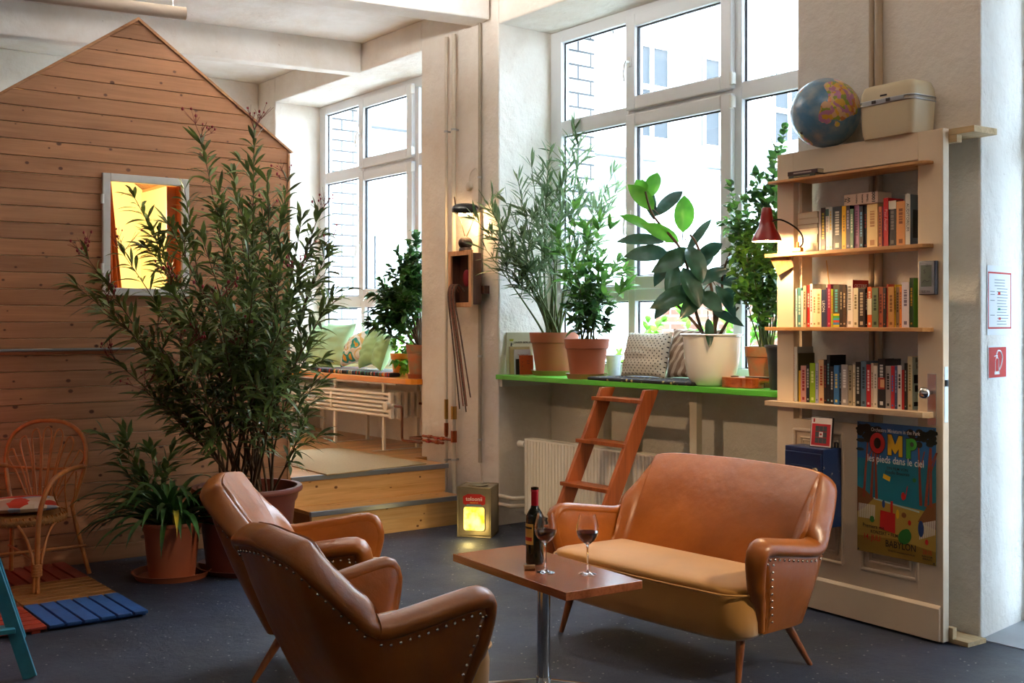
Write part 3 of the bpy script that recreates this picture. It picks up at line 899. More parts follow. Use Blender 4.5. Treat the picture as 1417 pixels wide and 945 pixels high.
sofa = seat_thing('sofa', 'two seat tan leather sofa with mustard seat and splayed wooden legs', 'sofa', .665, (.60, 5.07, 0), -math.radians(50.2))
ch1 = seat_thing('armchair', 'nearest tan leather armchair seen from behind with nail head trim', 'armchair', .362, (-.27, 4.07, 0), math.radians(127.7), 'tan armchairs')
ch2 = seat_thing('armchair', 'tan leather armchair behind the nearest one, beside the potted oleander', 'armchair', .362, (-.62, 4.97, 0), math.radians(92), 'tan armchairs')

# ================================================================== COFFEE TABLE
tx, ty = .13, 4.63
TR = math.atan2(-.71, .46)
tb = thing('coffee_table', 'narrow brown wooden table on a chrome pedestal with cross foot', 'table', (tx, ty, 0), TR)
M_top = wood('table_walnut', 'a5603a', '7c4122', .9, axis=0, rough=.22, coat=.4)
m = MB(); m.box(-.425, .415, -.185, .18, .468, .5)
m.build('tabletop', [M_top], tb, bevel=.002)
m = MB(); m.cyl((0, 0, .03), (0, 0, .455), .027, seg=28); m.cyl((0, 0, .02), (0, 0, .05), .036, .030, seg=28)
m.build('pole', [M_chrome], tb, smooth=50)
m = MB(); m.box(-.12, .12, -.10, .10, .455, .4675); m.build('top_plate', [M_black], tb, bevel=.002)
for k in range(4):
    a = PI / 4 + k * PI / 2 + .12
    ca, sa = math.cos(a), math.sin(a); m = MB()
    L = .30
    lp = []
    for r, z, h, wd_ in ((.02, .018, .026, .02), (.15, .016, .016, .018), (L, .010, .010, .015)):
        c_ = V((ca * r, sa * r, 0)); n_ = V((-sa, ca, 0)) * wd_
        lp.append([c_ - n_ + V((0, 0, z - .008)), c_ + n_ + V((0, 0, z - .008)), c_ + n_ * .6 + V((0, 0, z + h - .004)), c_ - n_ * .6 + V((0, 0, z + h - .004))])
    m.loops(lp); f_ = m.build('foot', [M_chrome], tb, bevel=.003)
    m = MB(); m.cyl((ca * (L - .02), sa * (L - .02), 0), (ca * (L - .02), sa * (L - .02), .012), .012, seg=14); m.build('glide', [M_black], f_, smooth=50)

# ------------------------------------------------------------------ on the table
M_wg = mat('clear_glass', 'ffffff', .0, trans=1, ior=1.45)
M_wine = mat('red_wine', '3a0610', .05, trans=.55, ior=1.34)
def wine_glass(px, py, label):
    p = pz(px, py, .5); t = thing('wine_glass', label, 'wine glass', p, 0, 'wine glasses on the table')
    o = [(0, 0.0005), (.037, .0005), (.0375, .002), (.030, .0045), (.010, .008), (.0045, .016), (.0036, .04), (.0036, .10), (.006, .116), (.016, .124), (.030, .136), (.040, .152), (.0445, .170), (.0435, .19), (.038, .215), (.0325, .238)]
    i = [(.0318, .238), (.0372, .215), (.0427, .19), (.0437, .170), (.039, .153), (.029, .138), (.015, .1265), (0, .121)]
    m = MB(); m.lathe(o[:8], 40); m.lathe([(0.0036, .10)] + [(a, b) for a, b in o[8:]] + i, 40)
    m2 = MB(); m2.lathe(o + i, 48); m2.build('glass', [M_wg], t, smooth=60)
    w_ = [(0, .1215), (.0146, .1270), (.0286, .1385), (.0386, .1535), (.0432, .168), (.0, .168)]
    m = MB(); m.lathe(w_, 48); m.build('wine', [M_wine], t, smooth=40, label='dark red wine')
    return t
wine_glass(755, 792, 'stemmed glass of red wine standing in front of the bottle')
wine_glass(813, 794, 'stemmed glass of red wine standing alone towards the sofa')
p = pz(740, 780, .5)
bt = thing('wine_bottle', 'opened dark green wine bottle with red neck foil and gold label', 'bottle', p, .6)
M_bg = mat('dark_bottle_glass', '0d130a', .06, coat=.3)
m = MB(); m.lathe([(0, .004), (.030, 0), (.0365, .004), (.0375, .01), (.0375, .185), (.036, .20), (.028, .218), (.018, .232), (.0145, .245), (.0145, .26)], 36)
m.build('body', [M_bg], bt, smooth=60)
m = MB(); m.lathe([(.0150, .243), (.0152, .300), (.0165, .301), (.0165, .308), (.0155, .309), (.0155, .3125), (.0125, .3125), (.0125, .300)], 28)
m.build('neck_foil', [mat('red_foil', 'a31222', .3, .5)], bt, smooth=50)
m = MB(); m.lathe([(.0160, .309), (.0160, .318), (.011, .318), (.011, .305)], 28); m.build('lip', [M_bg], bt, smooth=50)
# label wraps part of the body
def wrap(m, r, z0, z1, a0, a1, n=14, mi=0):
    vs = []; fs = []
    for i in range(n + 1):
        a = a0 + (a1 - a0) * i / n
        for rr in (r, r + .0006):
            for z in (z0, z1): vs.append((rr * math.cos(a), rr * math.sin(a), z))
    for i in range(n):
        o = i * 4; q = o + 4
        fs += [(o, q, q + 1, o + 1), (o + 2, o + 3, q + 3, q + 2), (o, o + 2, q + 2, q), (o + 1, q + 1, q + 3, o + 3)]
    fs += [(0, 1, 3, 2), (n * 4, n * 4 + 2, n * 4 + 3, n * 4 + 1)]
    m.add(vs, fs, mi)
m = MB(); wrap(m, .0378, .085, .17, PI * .62, PI * 1.25, mi=0); wrap(m, .0386, .15, .158, PI * .66, PI * 1.2, mi=1); wrap(m, .0386, .10, .115, PI * .66, PI * 1.2, mi=2)
m.build('label', [mat('label_gold', 'c9a04c', .5), mat('label_black', '14100c', .5), mat('label_red', 'b03020', .5)], bt, smooth=40, label='gold paper label with black and red bands')
M_cork = mat('cork', 'c8a070', .85, var=.25, vscale=60)
p = pz(733, 785, .511)
m = MB(); m.tube([(-.022, 0, 0), (.022, 0, 0)], [.0108, .0108], 18)
tag(m.build('wine_cork', [M_cork], smooth=50, loc=(p.x, p.y, .511), rot=.15, bevel=.001), 'pale wine cork lying on the table in front of the bottle', 'cork')

# ================================================================== TIN LAMP
c_ = pz(655, 743, 0)
tl = thing('tin_lamp', 'square metal oil tin with a glowing yellow window standing on the floor', 'lamp', (c_.x + .03, c_.y + .10, 0), -math.radians(12))
M_tin = mat('tarnished_tin', 'a89a7e', .38, .6, var=.3, vscale=5, bump=.1, bscale=30)
h = .118; H = .352
m = MB()
m.box(-h, h, -h + .004, h, .006, H - .004)
m.build('tin_body', [M_tin], tl, bevel=.01)
m = MB(); frame_rect  # rolled rims
for z in (.004, H - .004):
    m.tube([(-h, -h, z), (h, -h, z), (h, h, z), (-h, h, z)], .006, 8, closed=True)
for a, b in ((-h, -h), (h, -h), (h, h), (-h, h)): m.cyl((a, b, 0.004), (a, b, H - .004), .005, seg=8)
m.build('rim', [M_tin], tl, smooth=60)
m = MB(); m.lathe([(.0, H - .002), (.07, H - .002), (.074, H + .004), (.07, H + .004), (.066, H), (0, H)], 32); m.build('lid', [M_tin], tl, smooth=50)
k = NT('glowing_window'); tc = k.node('ShaderNodeTexCoord'); nz = k.node('ShaderNodeTexNoise', Scale=14, Detail=4); k.link(tc.outputs['Object'], nz.inputs['Vector'])
rp = k.node('ShaderNodeValToRGB'); k.link(nz.outputs['Fac'], rp.inputs[0]); e = rp.color_ramp.elements
e[0].position = .36; e[0].color = rgb('d8b818'); e[1].position = .62; e[1].color = rgb('fff48c')
k.link(rp.outputs[0], k.b.inputs['Emission Color']); k.link(rp.outputs[0], k.b.inputs['Base Color']); k.b.inputs['Emission Strength'].default_value = 1.6
pw_ = []
x0, x1, z0, z1, r = -.078, .078, .045, .215, .02
for cx_, cz_, a0 in ((x1 - r, z0 + r, -PI / 2), (x1 - r, z1 - r, 0), (x0 + r, z1 - r, PI / 2), (x0 + r, z0 + r, PI)):
    for q in range(6): a = a0 + PI / 2 * q / 5; pw_.append((cx_ + r * math.cos(a), cz_ + r * math.sin(a)))
m = MB(); m.prism(pw_, -h + .001, -h + .006, axis='y'); g = m.build('glowing_pane', [k.m], tl, label='yellow glowing window')
m = MB(); m.tube([(a, -h, b) for a, b in pw_], .004, 8, closed=True); m.build('pane_rim', [M_tin], g, smooth=60)
m = MB(); m.prism([(-.08, .235), (-.05, .222), (.05, .222), (.08, .235), (.08, .285), (.045, .303), (-.045, .303), (-.08, .285)], -h - .0005, -h + .005, 0, axis='y')
m.prism([(-.06, .222), (0, .214), (.06, .222), (.05, .232), (-.05, .232)], -h - .001, -h + .005, 2, axis='y')
m.text('toloonii', .040, (0, -h - .0012, .268), m=1, squash=.95); m.text('FRANTOI', .014, (0, -h - .0012, .242), m=3)
m.build('brand_label', [mat('label_crimson', 'a8201c', .45), mat('label_white', 'e8e4dc', .5), mat('label_blue_grey', '5c7480', .5), mat('label_yellow', 'e0b030', .5)], tl, label='red label with white lettering')
light('tin_glow', 'POINT', (0, -h - .16, .06), 1.2, (1, .75, .25), .05, tl)

# ================================================================== RATTAN CHAIR
rc = thing('rattan_chair', 'honey coloured rattan armchair with fan shaped back by the board house', 'chair', (-2.775, 6.375, .0305), -math.radians(9))
M_rat = mat('rattan_cane', 'b8733a', .35, var=.3, vscale=20, bump=.2, bscale=90, coat=.2)
M_rat2 = mat('woven_rattan', 'a8743c', .5, var=.4, vscale=60, bump=.6, bscale=140)
ZS = .40
def cane(name, pts, r, n=7, closed=False, lab=None):
    m = MB(); m.tube(smoothpts(pts, n, closed), r, 10, closed=closed); return m.build(name, [M_rat], rc, smooth=70, label=lab)
def smoothpts(pts, n=6, closed=False):
    P = [V(p) for p in pts]; N = len(P); out = []
    rng = N if closed else N - 1
    for i in range(rng):
        if closed: a, b, c, d = P[i - 1], P[i], P[(i + 1) % N], P[(i + 2) % N]
        else: a, b, c, d = P[max(i - 1, 0)], P[i], P[i + 1], P[min(i + 2, N - 1)]
        for q in range(n):
            t = q / n
            out.append(.5 * ((2 * b) + (-a + c) * t + (2 * a - 5 * b + 4 * c - d) * t * t + (-a + 3 * b - 3 * c + d) * t ** 3))
    if not closed: out.append(P[-1])
    return out
# back hoop leans away
def bk(x, z): return V((x, .20 + (z - ZS) * .16, z))
hoop = [bk(-.19, ZS), bk(-.235, .56), bk(-.255, .68), bk(-.225, .80), bk(-.13, .875), bk(0, .895), bk(.13, .875), bk(.225, .80), bk(.255, .68), bk(.235, .56), bk(.19, ZS)]
cane('back_hoop', hoop, .0125)
for i in range(7):
    f = (i - 3) / 3
    xb = f * .07; xt = f * .215; zt = .862 - .13 * abs(f) ** 2.2
    m = MB()
    w_ = .026
    m.tube(smoothpts([bk(xb - .004, ZS + .01), bk(xb + (xt - xb) * .55 - w_ * .8, ZS + (zt - ZS) * .55), bk(xt - w_, zt - .05), bk(xt, zt - .005), bk(xt + w_, zt - .05), bk(xb + (xt - xb) * .55 + w_ * .8, ZS + (zt - ZS) * .55), bk(xb + .004, ZS + .01)], 6), .0055, 8)
    m.build('back_cane', [M_rat], rc, smooth=70)
cane('back_rail', [bk(-.24, .625), bk(0, .615) + V((0, .01, 0)), bk(.24, .625)], .009)
for s_ in (-1, 1):
    arm = [bk(s_ * .245, .63), V((s_ * .275, .14, .645)), V((s_ * .285, -.02, .64)), V((s_ * .275, -.14, .60)), V((s_ * .255, -.20, .50)), V((s_ * .24, -.215, .38)), V((s_ * .235, -.22, .2)), V((s_ * .235, -.22, .0))]
    cane('arm_and_front_leg', arm, .014)
    cane('leg', [bk(s_ * .19, ZS + .02), V((s_ * .21, .235, .25)), V((s_ * .25, .29, 0))], .013)
    for k_ in range(3):
        y0 = -.12 + k_ * .11
        cane('arm_cane', [V((s_ * .222, .05 + k_ * .05, ZS - .01)), V((s_ * .255, y0 + .03, .52)), V((s_ * .278, y0, .625))], .0055, 5)
    cane('brace', [V((s_ * .225, .0, ZS - .03)), V((s_ * .235, -.12, .30)), V((s_ * .238, -.20, .12)), V((s_ * .238, -.232, .01))], .008)
    cane('brace', [V((s_ * .12, -.22, ZS - .035)), V((s_ * .18, -.225, .28)), V((s_ * .222, -.235, .15)), V((s_ * .224, -.238, .01))], .008)
    m = MB()
    for q in range(9): m.tube([(s_ * .234 + .026 * math.cos(a), -.225 + .026 * math.sin(a), .10 + q * .0075) for a in [PI * 2 * e / 14 for e in range(14)]], .004, 6, closed=True)
    m.build('binding', [M_rat], rc, smooth=70)
cane('stretcher', [V((-.235, -.21, .17)), V((0, .03, .17)), V((.245, .26, .17))], .008)
cane('stretcher', [V((.235, -.21, .155)), V((0, .03, .155)), V((-.245, .26, .155))], .008)
# seat: round woven ring and disc
m = MB()
ring = [(0.0, .012), (.20, .012), (.232, .008), (.246, -.008), (.240, -.03), (.222, -.04), (.20, -.035), (0, -.03)]
m.lathe(ring, 48, c=(0, 0, ZS - .012)); m.build('seat', [M_rat2], rc, smooth=60)
m = MB()
for q in range(46):
    a = 2 * PI * q / 46
    m.tube([((.236) * math.cos(a + e * .05), (.236) * math.sin(a + e * .05), ZS + .002 - .048 * e) for e in (0, .5, 1)], .006, 6)
m.build('seat_braid', [M_rat], rc, smooth=70)

k = NT('patchwork_cloth'); tc = k.node('ShaderNodeTexCoord'); vo = k.node('ShaderNodeTexVoronoi', Scale=11, feature='F1'); k.link(tc.outputs['Object'], vo.inputs['Vector'])
sp = k.node('ShaderNodeSeparateColor'); k.link(vo.outputs['Color'], sp.inputs[0]); rp = k.node('ShaderNodeValToRGB'); k.link(sp.outputs[0], rp.inputs[0])
rp.color_ramp.interpolation = 'CONSTANT'; els = rp.color_ramp.elements
els[0].position = 0; els[0].color = rgb('c8b8a0'); els[1].position = .25; els[1].color = rgb('b83420')
for po, c in ((.40, 'a88c7c'), (.58, '8c9cb0'), (.74, 'd08a3c'), (.85, 'cfc4b4')): e = els.new(po); e.color = rgb(c)
k.link(rp.outputs[0], k.b.inputs['Base Color']); k.b.inputs['Roughness'].default_value = .9
def pillow(name, label, sx, sy, th, mats, loc, rotm, puff=1.0, seed=0, parent=None, wr=.012):
    n = 22; vs = []; fs = []; rnd = random.Random(seed); off = V((rnd.random() * 9, rnd.random() * 9, 0))
    for side in (0, 1):
        for i in range(n + 1):
            for j in range(n + 1):
                u = -1 + 2 * i / n; v = -1 + 2 * j / n
                e = max(0, (1 - u * u)) ** .42 * max(0, (1 - v * v)) ** .42
                pin = 1 - .07 * (1 - abs(u) ** 2) * abs(v) ** 3; pin2 = 1 - .07 * (1 - abs(v) ** 2) * abs(u) ** 3
                z = th / 2 * e * (1 if side == 0 else -1)
                z += wr * e * noise.noise(V((u * 1.6, v * 4.5, side * 3)) + off)
                vs.append((u * sx / 2 * pin2, v * sy / 2 * pin, z))
    N = (n + 1) ** 2
    for i in range(n):
        for j in range(n):
            a = i * (n + 1) + j; b = a + n + 1
            fs.append((a, b, b + 1, a + 1)); fs.append((N + a, N + a + 1, N + b + 1, N + b))
    m = MB(rotm); m.add(vs, fs)
    o = m.build(name, mats, parent, smooth=75, loc=loc)
    return tag(o, label, 'cushion')
pillow('seat_cushion_pad', 'patchwork seat cushion lying on the rattan armchair', .40, .40, .075, [k.m], rc.matrix_basis @ V((0, .0, ZS + .045)), Matrix.Rotation(.4, 4, 'Z'), wr=.004)

# ================================================================== SLATTED DECK TILES
e1 = V((.793, .609, 0)); e2 = V((.609, -.793, 0)); G = V((-2.543, 5.865, 0))
def deck_tile(label, c, i, j, along, sh=0):
    """tile whose corner is G + i*e1 + j*e2; along=0: slats run along e2"""
    o_ = G + e1 * i * .497 + e2 * j * .495
    t = thing('deck_tile', label, 'deck tile', (o_.x, o_.y, 0), R0 + PI / 2, 'slatted wooden floor tiles')
    # local x = e1, local y = -e2
    S = .485; n = 6; g = .012; wd_ = (S - (n - 1) * g) / n
    m0 = mat(label.split()[0] + '_deck_paint', c, .55, var=.25, vscale=9, bump=.2, bscale=40)
    for q in range(n):
        a = q * (wd_ + g)
        m = MB()
        if along == 0: m.box(a, a + wd_, -S, 0, .014, .030)
        else: m.box(0, S, -a - wd_, -a, .014, .030)
        m.build('slat', [m0], t, bevel=.003)
    for q in range(3):
        a = .03 + q * (S - .10) / 2
        m = MB()
        if along == 0: m.box(0.002, S - .002, -a - .04, -a, 0, .0138)
        else: m.box(a, a + .04, -S + .002, -.002, 0, .0138)
        m.build('batten', [m0], t)
    return t
deck_tile('blue slatted wooden floor tile nearest to the camera', '27548f', 0, 0, 0)
deck_tile('orange-brown slatted floor tile under the front legs of the rattan chair', '8a5a28', 0, -1, 1)
deck_tile('brown slatted floor tile left of the orange-brown one', '6e4424', -1, -1, 0)
deck_tile('dark red slatted floor tile against the board house', '7c2c1c', 0, -2, 0)
deck_tile('maroon slatted floor tile behind the left leg of the rattan chair', '5c241c', -1, -2, 1)
deck_tile('vermilion slatted floor tile beside the teal stepladder foot', 'a83418', -1, 0, 1)

# ================================================================== TEAL STEPLADDER
sl = thing('stepladder', 'teal painted wooden stepladder leg and rungs at the left edge', 'ladder', pz(42, 938, 0), 0)
M_teal = mat('teal_paint', '2a7f96', .45, var=.25, vscale=14, bump=.1, bscale=30)
def plank(p0, p1, wd_, th, side, name, par):
    d = (V(p1) - V(p0)).normalized(); s_ = V(side).normalized(); n_ = d.cross(s_).normalized(); s_ = n_.cross(d)
    lp = []
    for p in (p0, p1):
        p = V(p); lp.append([p + s_ * wd_ / 2 + n_ * th / 2, p - s_ * wd_ / 2 + n_ * th / 2, p - s_ * wd_ / 2 - n_ * th / 2, p + s_ * wd_ / 2 - n_ * th / 2])
    m = MB(); m.loops(lp); return m.build(name, [M_teal], par, bevel=.003)
top = V((-.62, .18, 1.55)); 
plank((0, 0, .0), top, .055, .028, (1, .25, 0), 'stringer', sl)
plank((-.45, -.30, 0), (-.80, .02, 1.55), .055, .028, (1, .25, 0), 'stringer', sl)
plank((-.30, .60, .0), (-.60, .22, 1.5), .045, .024, (1, .25, 0), 'back_leg', sl)
plank((-.75, .30, .0), (-.84, .06, 1.5), .045, .024, (1, .25, 0), 'back_leg', sl)
for f in (.13, .30, .47, .64, .81):
    a = V((0, 0, 0)).lerp(top, f); b = V((-.45, -.30, 0)).lerp(V((-.80, .02, 1.55)), f)
    plank(a, b, .09, .02, (0.3, -.9, 0), 'step', sl)
plank((-.30, .60, .0) and V((-.345, .543, .225)), V((-.765, .264, .22)), .04, .018, (0, 0, 1), 'cross_bar', sl)
# ================================================================== WINDOW SHELF AND RADIATORS
def wt(name, label, cat, s, w, z=0, rot=0, group=None):
    return thing(name, label, cat, W(s, w, z), R0 + rot, group)
ZG = 1.12
M_green = mat('green_paint', '58b83c', .35, coat=.2, var=.05, vscale=4)
gs = wt('window_shelf', 'long green painted shelf board running under the large window', 'shelf', 0, 0)
m = MB(); m.box(.002, 2.732, -.03, .498, ZG - .035, ZG); m.build('board', [M_green], gs, bevel=.004)
m = MB(); m.box(.01, .045, .0, .45, ZG - .09, ZG - .036); m.build('cleat', [M_white], gs)
m = MB(); m.box(2.69, 2.725, .0, .45, ZG - .09, ZG - .036); m.build('cleat', [M_white], gs)
sp_ = swall(959, .16)
for s_, w_ in ((sp_, .16), (swall(824, .30), .30)):
    m = MB(); m.box(s_ - .03, s_ + .03, w_, w_ + .05, 0, ZG - .036); m.build('post', [mat('cream_wood_paint', 'dcd0b8', .5)], gs, bevel=.002)

def panel_radiator(label, s0, s1, w, z0, z1, valve):
    t = wt('radiator', label, 'radiator', s0, w, 0, 0, 'white panel radiators under the shelf')
    L = s1 - s0; n = int(L / .0333); m = MB()
    poly = [(0, 0)]
    for q in range(n):
        x = L * q / n; d = L / n
        poly += [(x + d * .25, 0), (x + d * .38, -.010), (x + d * .82, -.010), (x + d * .95, 0)]
    poly += [(L, 0), (L, .018), (0, .018)]
    m.prism(poly, z0 + .02, z1 - .01); m.build('front_panel', [M_rad], t, bevel=.002)
    m = MB(); m.box(0, L, .07, .085, z0 + .02, z1 - .01); m.build('rear_panel', [M_rad], t)
    m = MB(); m.box(-.004, 0, -.004, .09, z0, z1); m.box(L, L + .004, -.004, .09, z0, z1); m.box(0, L, -.006, .09, z0, z0 + .018)
    m.build('casing', [M_rad], t)
    m = MB(); m.box(0, L, -.008, .004, z1 - .012, z1)
    m.box(0, L, .083, .09, z1 - .012, z1)
    for q in range(int(L / .025)): m.box(q * .025, q * .025 + .008, .004, .083, z1 - .006, z1)
    m.build('top_grille', [M_rad], t)
    for x in (.12, L - .12):
        m = MB(); m.box(x - .02, x + .02, .02, .07, 0, z0); m.build('foot', [M_rad], t)
    if valve:
        m = MB(); m.tube([(-.005, .04, z1 - .05), (-.05, .04, z1 - .05)], .012, 12); m.tube([(-.05, .04, z1 - .05), (-.12, .04, z1 - .05)], [.022, .026], 18)
        m.build('thermostat_valve', [M_white], t, smooth=50)
panel_radiator('white ribbed panel radiator left of the red wooden ladder, with a valve head', swall(727, .03), swall(862, .03), .03, .12, .665, True)
panel_radiator('white ribbed panel radiator behind the sofa', swall(877, .03), swall(1015, .03), .03, .12, .665, False)
m = MB()
for z in (.165, .225): m.tube([(-.02, -.025, z), (.17, -.02, z), (.22, .10, z), (2.7, .12, z)] if z < .2 else [(-.02, -.025, z), (.2, -.02, z), (.25, .14, z), (.28, .2, z)], .016, 12)
tag(m.build('heating_pipes', [M_pipe], smooth=60, loc=P0, rot=R0), 'pair of cream painted heating pipes low on the wall beside the tin lamp', 'pipe')

# socket on the niche wall seen through the ladder
# ------------------------------------------------------------------ ladder
M_lad = wood('red_brown_ladder', 'ac5a2c', '7c3a18', .8, axis=2, rough=.35, coat=.2)
lad = wt('wooden_ladder', 'red-brown wooden ladder leaning on the green shelf', 'ladder', 0, 0)
def lplank(s_, name='stringer'):
    a = V((s_, -.60, 0)); b = V((s_, -.055, 1.085)); d = (b - a).normalized(); nn = V((0, -d.z, d.y)); wd_ = .062; th = .014
    a2 = V((s_, -.60 - .03, 0)); lp = []
    # ends cut level with floor and shelf
    for z, y in ((0, -.60), (1.085, -.055)):
        k = wd_ / d.z
        lp.append([V((s_ - th, y - k, z)), V((s_ + th, y - k, z)), V((s_ + th, y + k * .7, z)), V((s_ - th, y + k * .7, z))])
    m = MB(); m.loops(lp); return m.build(name, [M_lad], lad, bevel=.003)
sL, sR = swall(843, -.05), swall(903, -.05)
lplank(sL); lplank(sR)
for z, y in ((1.015, -.10), (.752, -.235), (.488, -.365), (.225, -.50)):
    m = MB(); m.box(sL - .035, sR + .01, y - .075, y + .05, z - .012, z + .012); m.build('rung', [M_lad], lad, bevel=.003)
m = MB(); m.box(sR - .035, sR - .0, -.034, -.031, 1.02, 1.08); m.build('bracket', [M_steel], lad)

# ------------------------------------------------------------------ pots
M_ter = mat('terracotta_plastic', 'a3583a', .5, var=.12, vscale=5)
M_ter2 = mat('weathered_terracotta', 'b3673f', .8, var=.4, vscale=12, bump=.3, bscale=40, color2='8a7a5a')
M_sau = mat('olive_saucer', '9c7a45', .5)
M_soil = mat('potting_soil', '2a1c12', .95, bump=.8, bscale=60)
def pot(par, r, h, m_=None, style='rim', saucer=None, z0=0.0, sr=None):
    m_ = m_ or M_ter
    rb = r * .72
    if saucer:
        sr = sr or rb * 1.28
        m = MB(); m.lathe([(0, .0), (sr * .92, 0), (sr, .032), (sr * 1.03, .036), (sr * .99, .036), (sr * .9, .006), (0, .006)], 40); m.build('saucer', [saucer], par, smooth=50)
        z0 += .0065
    m = MB()
    if style == 'rim':
        p = [(0, z0), (rb, z0), (r * .90, z0 + h * .74), (r * .96, z0 + h * .76), (r, z0 + h * .97), (r * 1.0, z0 + h), (r * .93, z0 + h), (r * .90, z0 + h * .93), (rb * .9, z0 + .02), (0, z0 + .02)]
    elif style == 'flat':
        p = [(0, z0), (rb, z0), (r * .86, z0 + h * .80), (r * .90, z0 + h * .84), (r * .93, z0 + h * .93), (r * .99, z0 + h * .94), (r, z0 + h * .97), (r * .98, z0 + h), (r * .9, z0 + h), (r * .86, z0 + h * .9), (rb * .9, z0 + .02), (0, z0 + .02)]
    elif style == 'bowl':
        rb = r * .62
        p = [(0, z0), (rb * .86, z0), (rb, z0 + h * .03), (r * .78, z0 + h * .2), (r * .86, z0 + h * .45), (r * .91, z0 + h * .95), (r * .99, z0 + h * .975), (r, z0 + h * .99), (r * .97, z0 + h), (r * .86, z0 + h * .99), (r * .83, z0 + h * .9), (r * .5, z0 + .03), (0, z0 + .03)]
    m.lathe(p, 48); o = m.build('pot', [m_], par, smooth=40)
    m = MB(); m.lathe([(0, z0 + h * .84), (r * .86, z0 + h * .84), (r * .8, z0 + h * .80), (0, z0 + h * .80)], 32); m.build('soil', [M_soil], par, smooth=60)
    return z0 + h * .84

# ------------------------------------------------------------------ leaves
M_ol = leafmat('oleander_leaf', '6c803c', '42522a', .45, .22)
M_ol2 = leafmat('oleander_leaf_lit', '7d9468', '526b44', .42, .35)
M_br = leafmat('bright_leaf', '6a9a38', '40702a', .4, .4)
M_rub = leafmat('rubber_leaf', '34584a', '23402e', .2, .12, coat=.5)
M_rubl = leafmat('backlit_rubber_leaf', '5a9a24', '3f7e1c', .3, .5)  # backlit leaves: the light through them is put into the green
M_fic = leafmat('ficus_leaf', '4c7c38', '28522a', .28, .3, coat=.3)
M_ficl = leafmat('pale_creeper_leaf', '80b838', '5c9a28', .4, .45)
M_cli = leafmat('strap_leaf', '446e34', '284c28', .35, .15, coat=.1)
M_cliy = leafmat('yellow_strap_leaf', 'c0a030', '8a8424', .4, .2)
M_stem = mat('woody_stem', '5c4630', .8, var=.3, vscale=30)
M_stem2 = mat('green_stem', '5a6a38', .7, var=.3, vscale=30)
M_flow = mat('faded_flower', '8c2c38', .8)
M_bud = mat('dry_bud', '6a3028', .8)

def leaf(m, p, d, L, wd_, rnd, mi=0, droop=.25, fold=.25, shape=(0, .75, 1.0, .8, .35, 0), ups=None):
    d = V(d).normalized(); up = V((0, 0, 1)) if ups is None else V(ups)
    s = d.cross(up)
    if s.length < .05: s = d.orthogonal()
    s.normalize(); n = s.cross(d).normalized()
    tw = rnd.uniform(-.7, .7); s, n = s * math.cos(tw) + n * math.sin(tw), n * math.cos(tw) - s * math.sin(tw)
    K = len(shape) - 1; vs = []; fs = []
    for i, w_ in enumerate(shape):
        f = i / K; c = V(p) + d * (L * f) - V((0, 0, 1)) * (droop * L * f * f)
        if i in (0, K): vs.append(c)
        else:
            h = wd_ / 2 * w_
            vs += [c - s * h + n * (fold * h), c, c + s * h + n * (fold * h)]
    e = len(vs) - 1
    fs += [(0, 2, 1), (0, 3, 2)]
    for i in range(K - 2):
        a = 1 + i * 3; fs += [(a, a + 1, a + 4, a + 3), (a + 1, a + 2, a + 5, a + 4)]
    a = 1 + (K - 2) * 3; fs += [(a, a + 1, e), (a + 1, a + 2, e)]
    m.add(vs, fs, mi)
LANC = (0, .55, .95, 1.0, .6, 0)
OVAL = (0, .8, 1.0, .85, .45, 0)
RUBB = (0, .72, .98, 1.0, .82, .5, 0)

def curve_pts(a, b, bend, rnd, n=12, up=.0):
    a, b = V(a), V(b); ax = V((rnd.uniform(-1, 1), rnd.uniform(-1, 1), 0)) * bend
    out = []
    for i in range(n + 1):
        f = i / n
        p = a.lerp(b, f)
        # leave the pot steeply, then lean out
        h = V((b.x - a.x, b.y - a.y, 0)) * (f ** 1.35 - f)
        out.append(p + h + ax * math.sin(PI * f) + V((0, 0, up * math.sin(PI * f))))
    return out

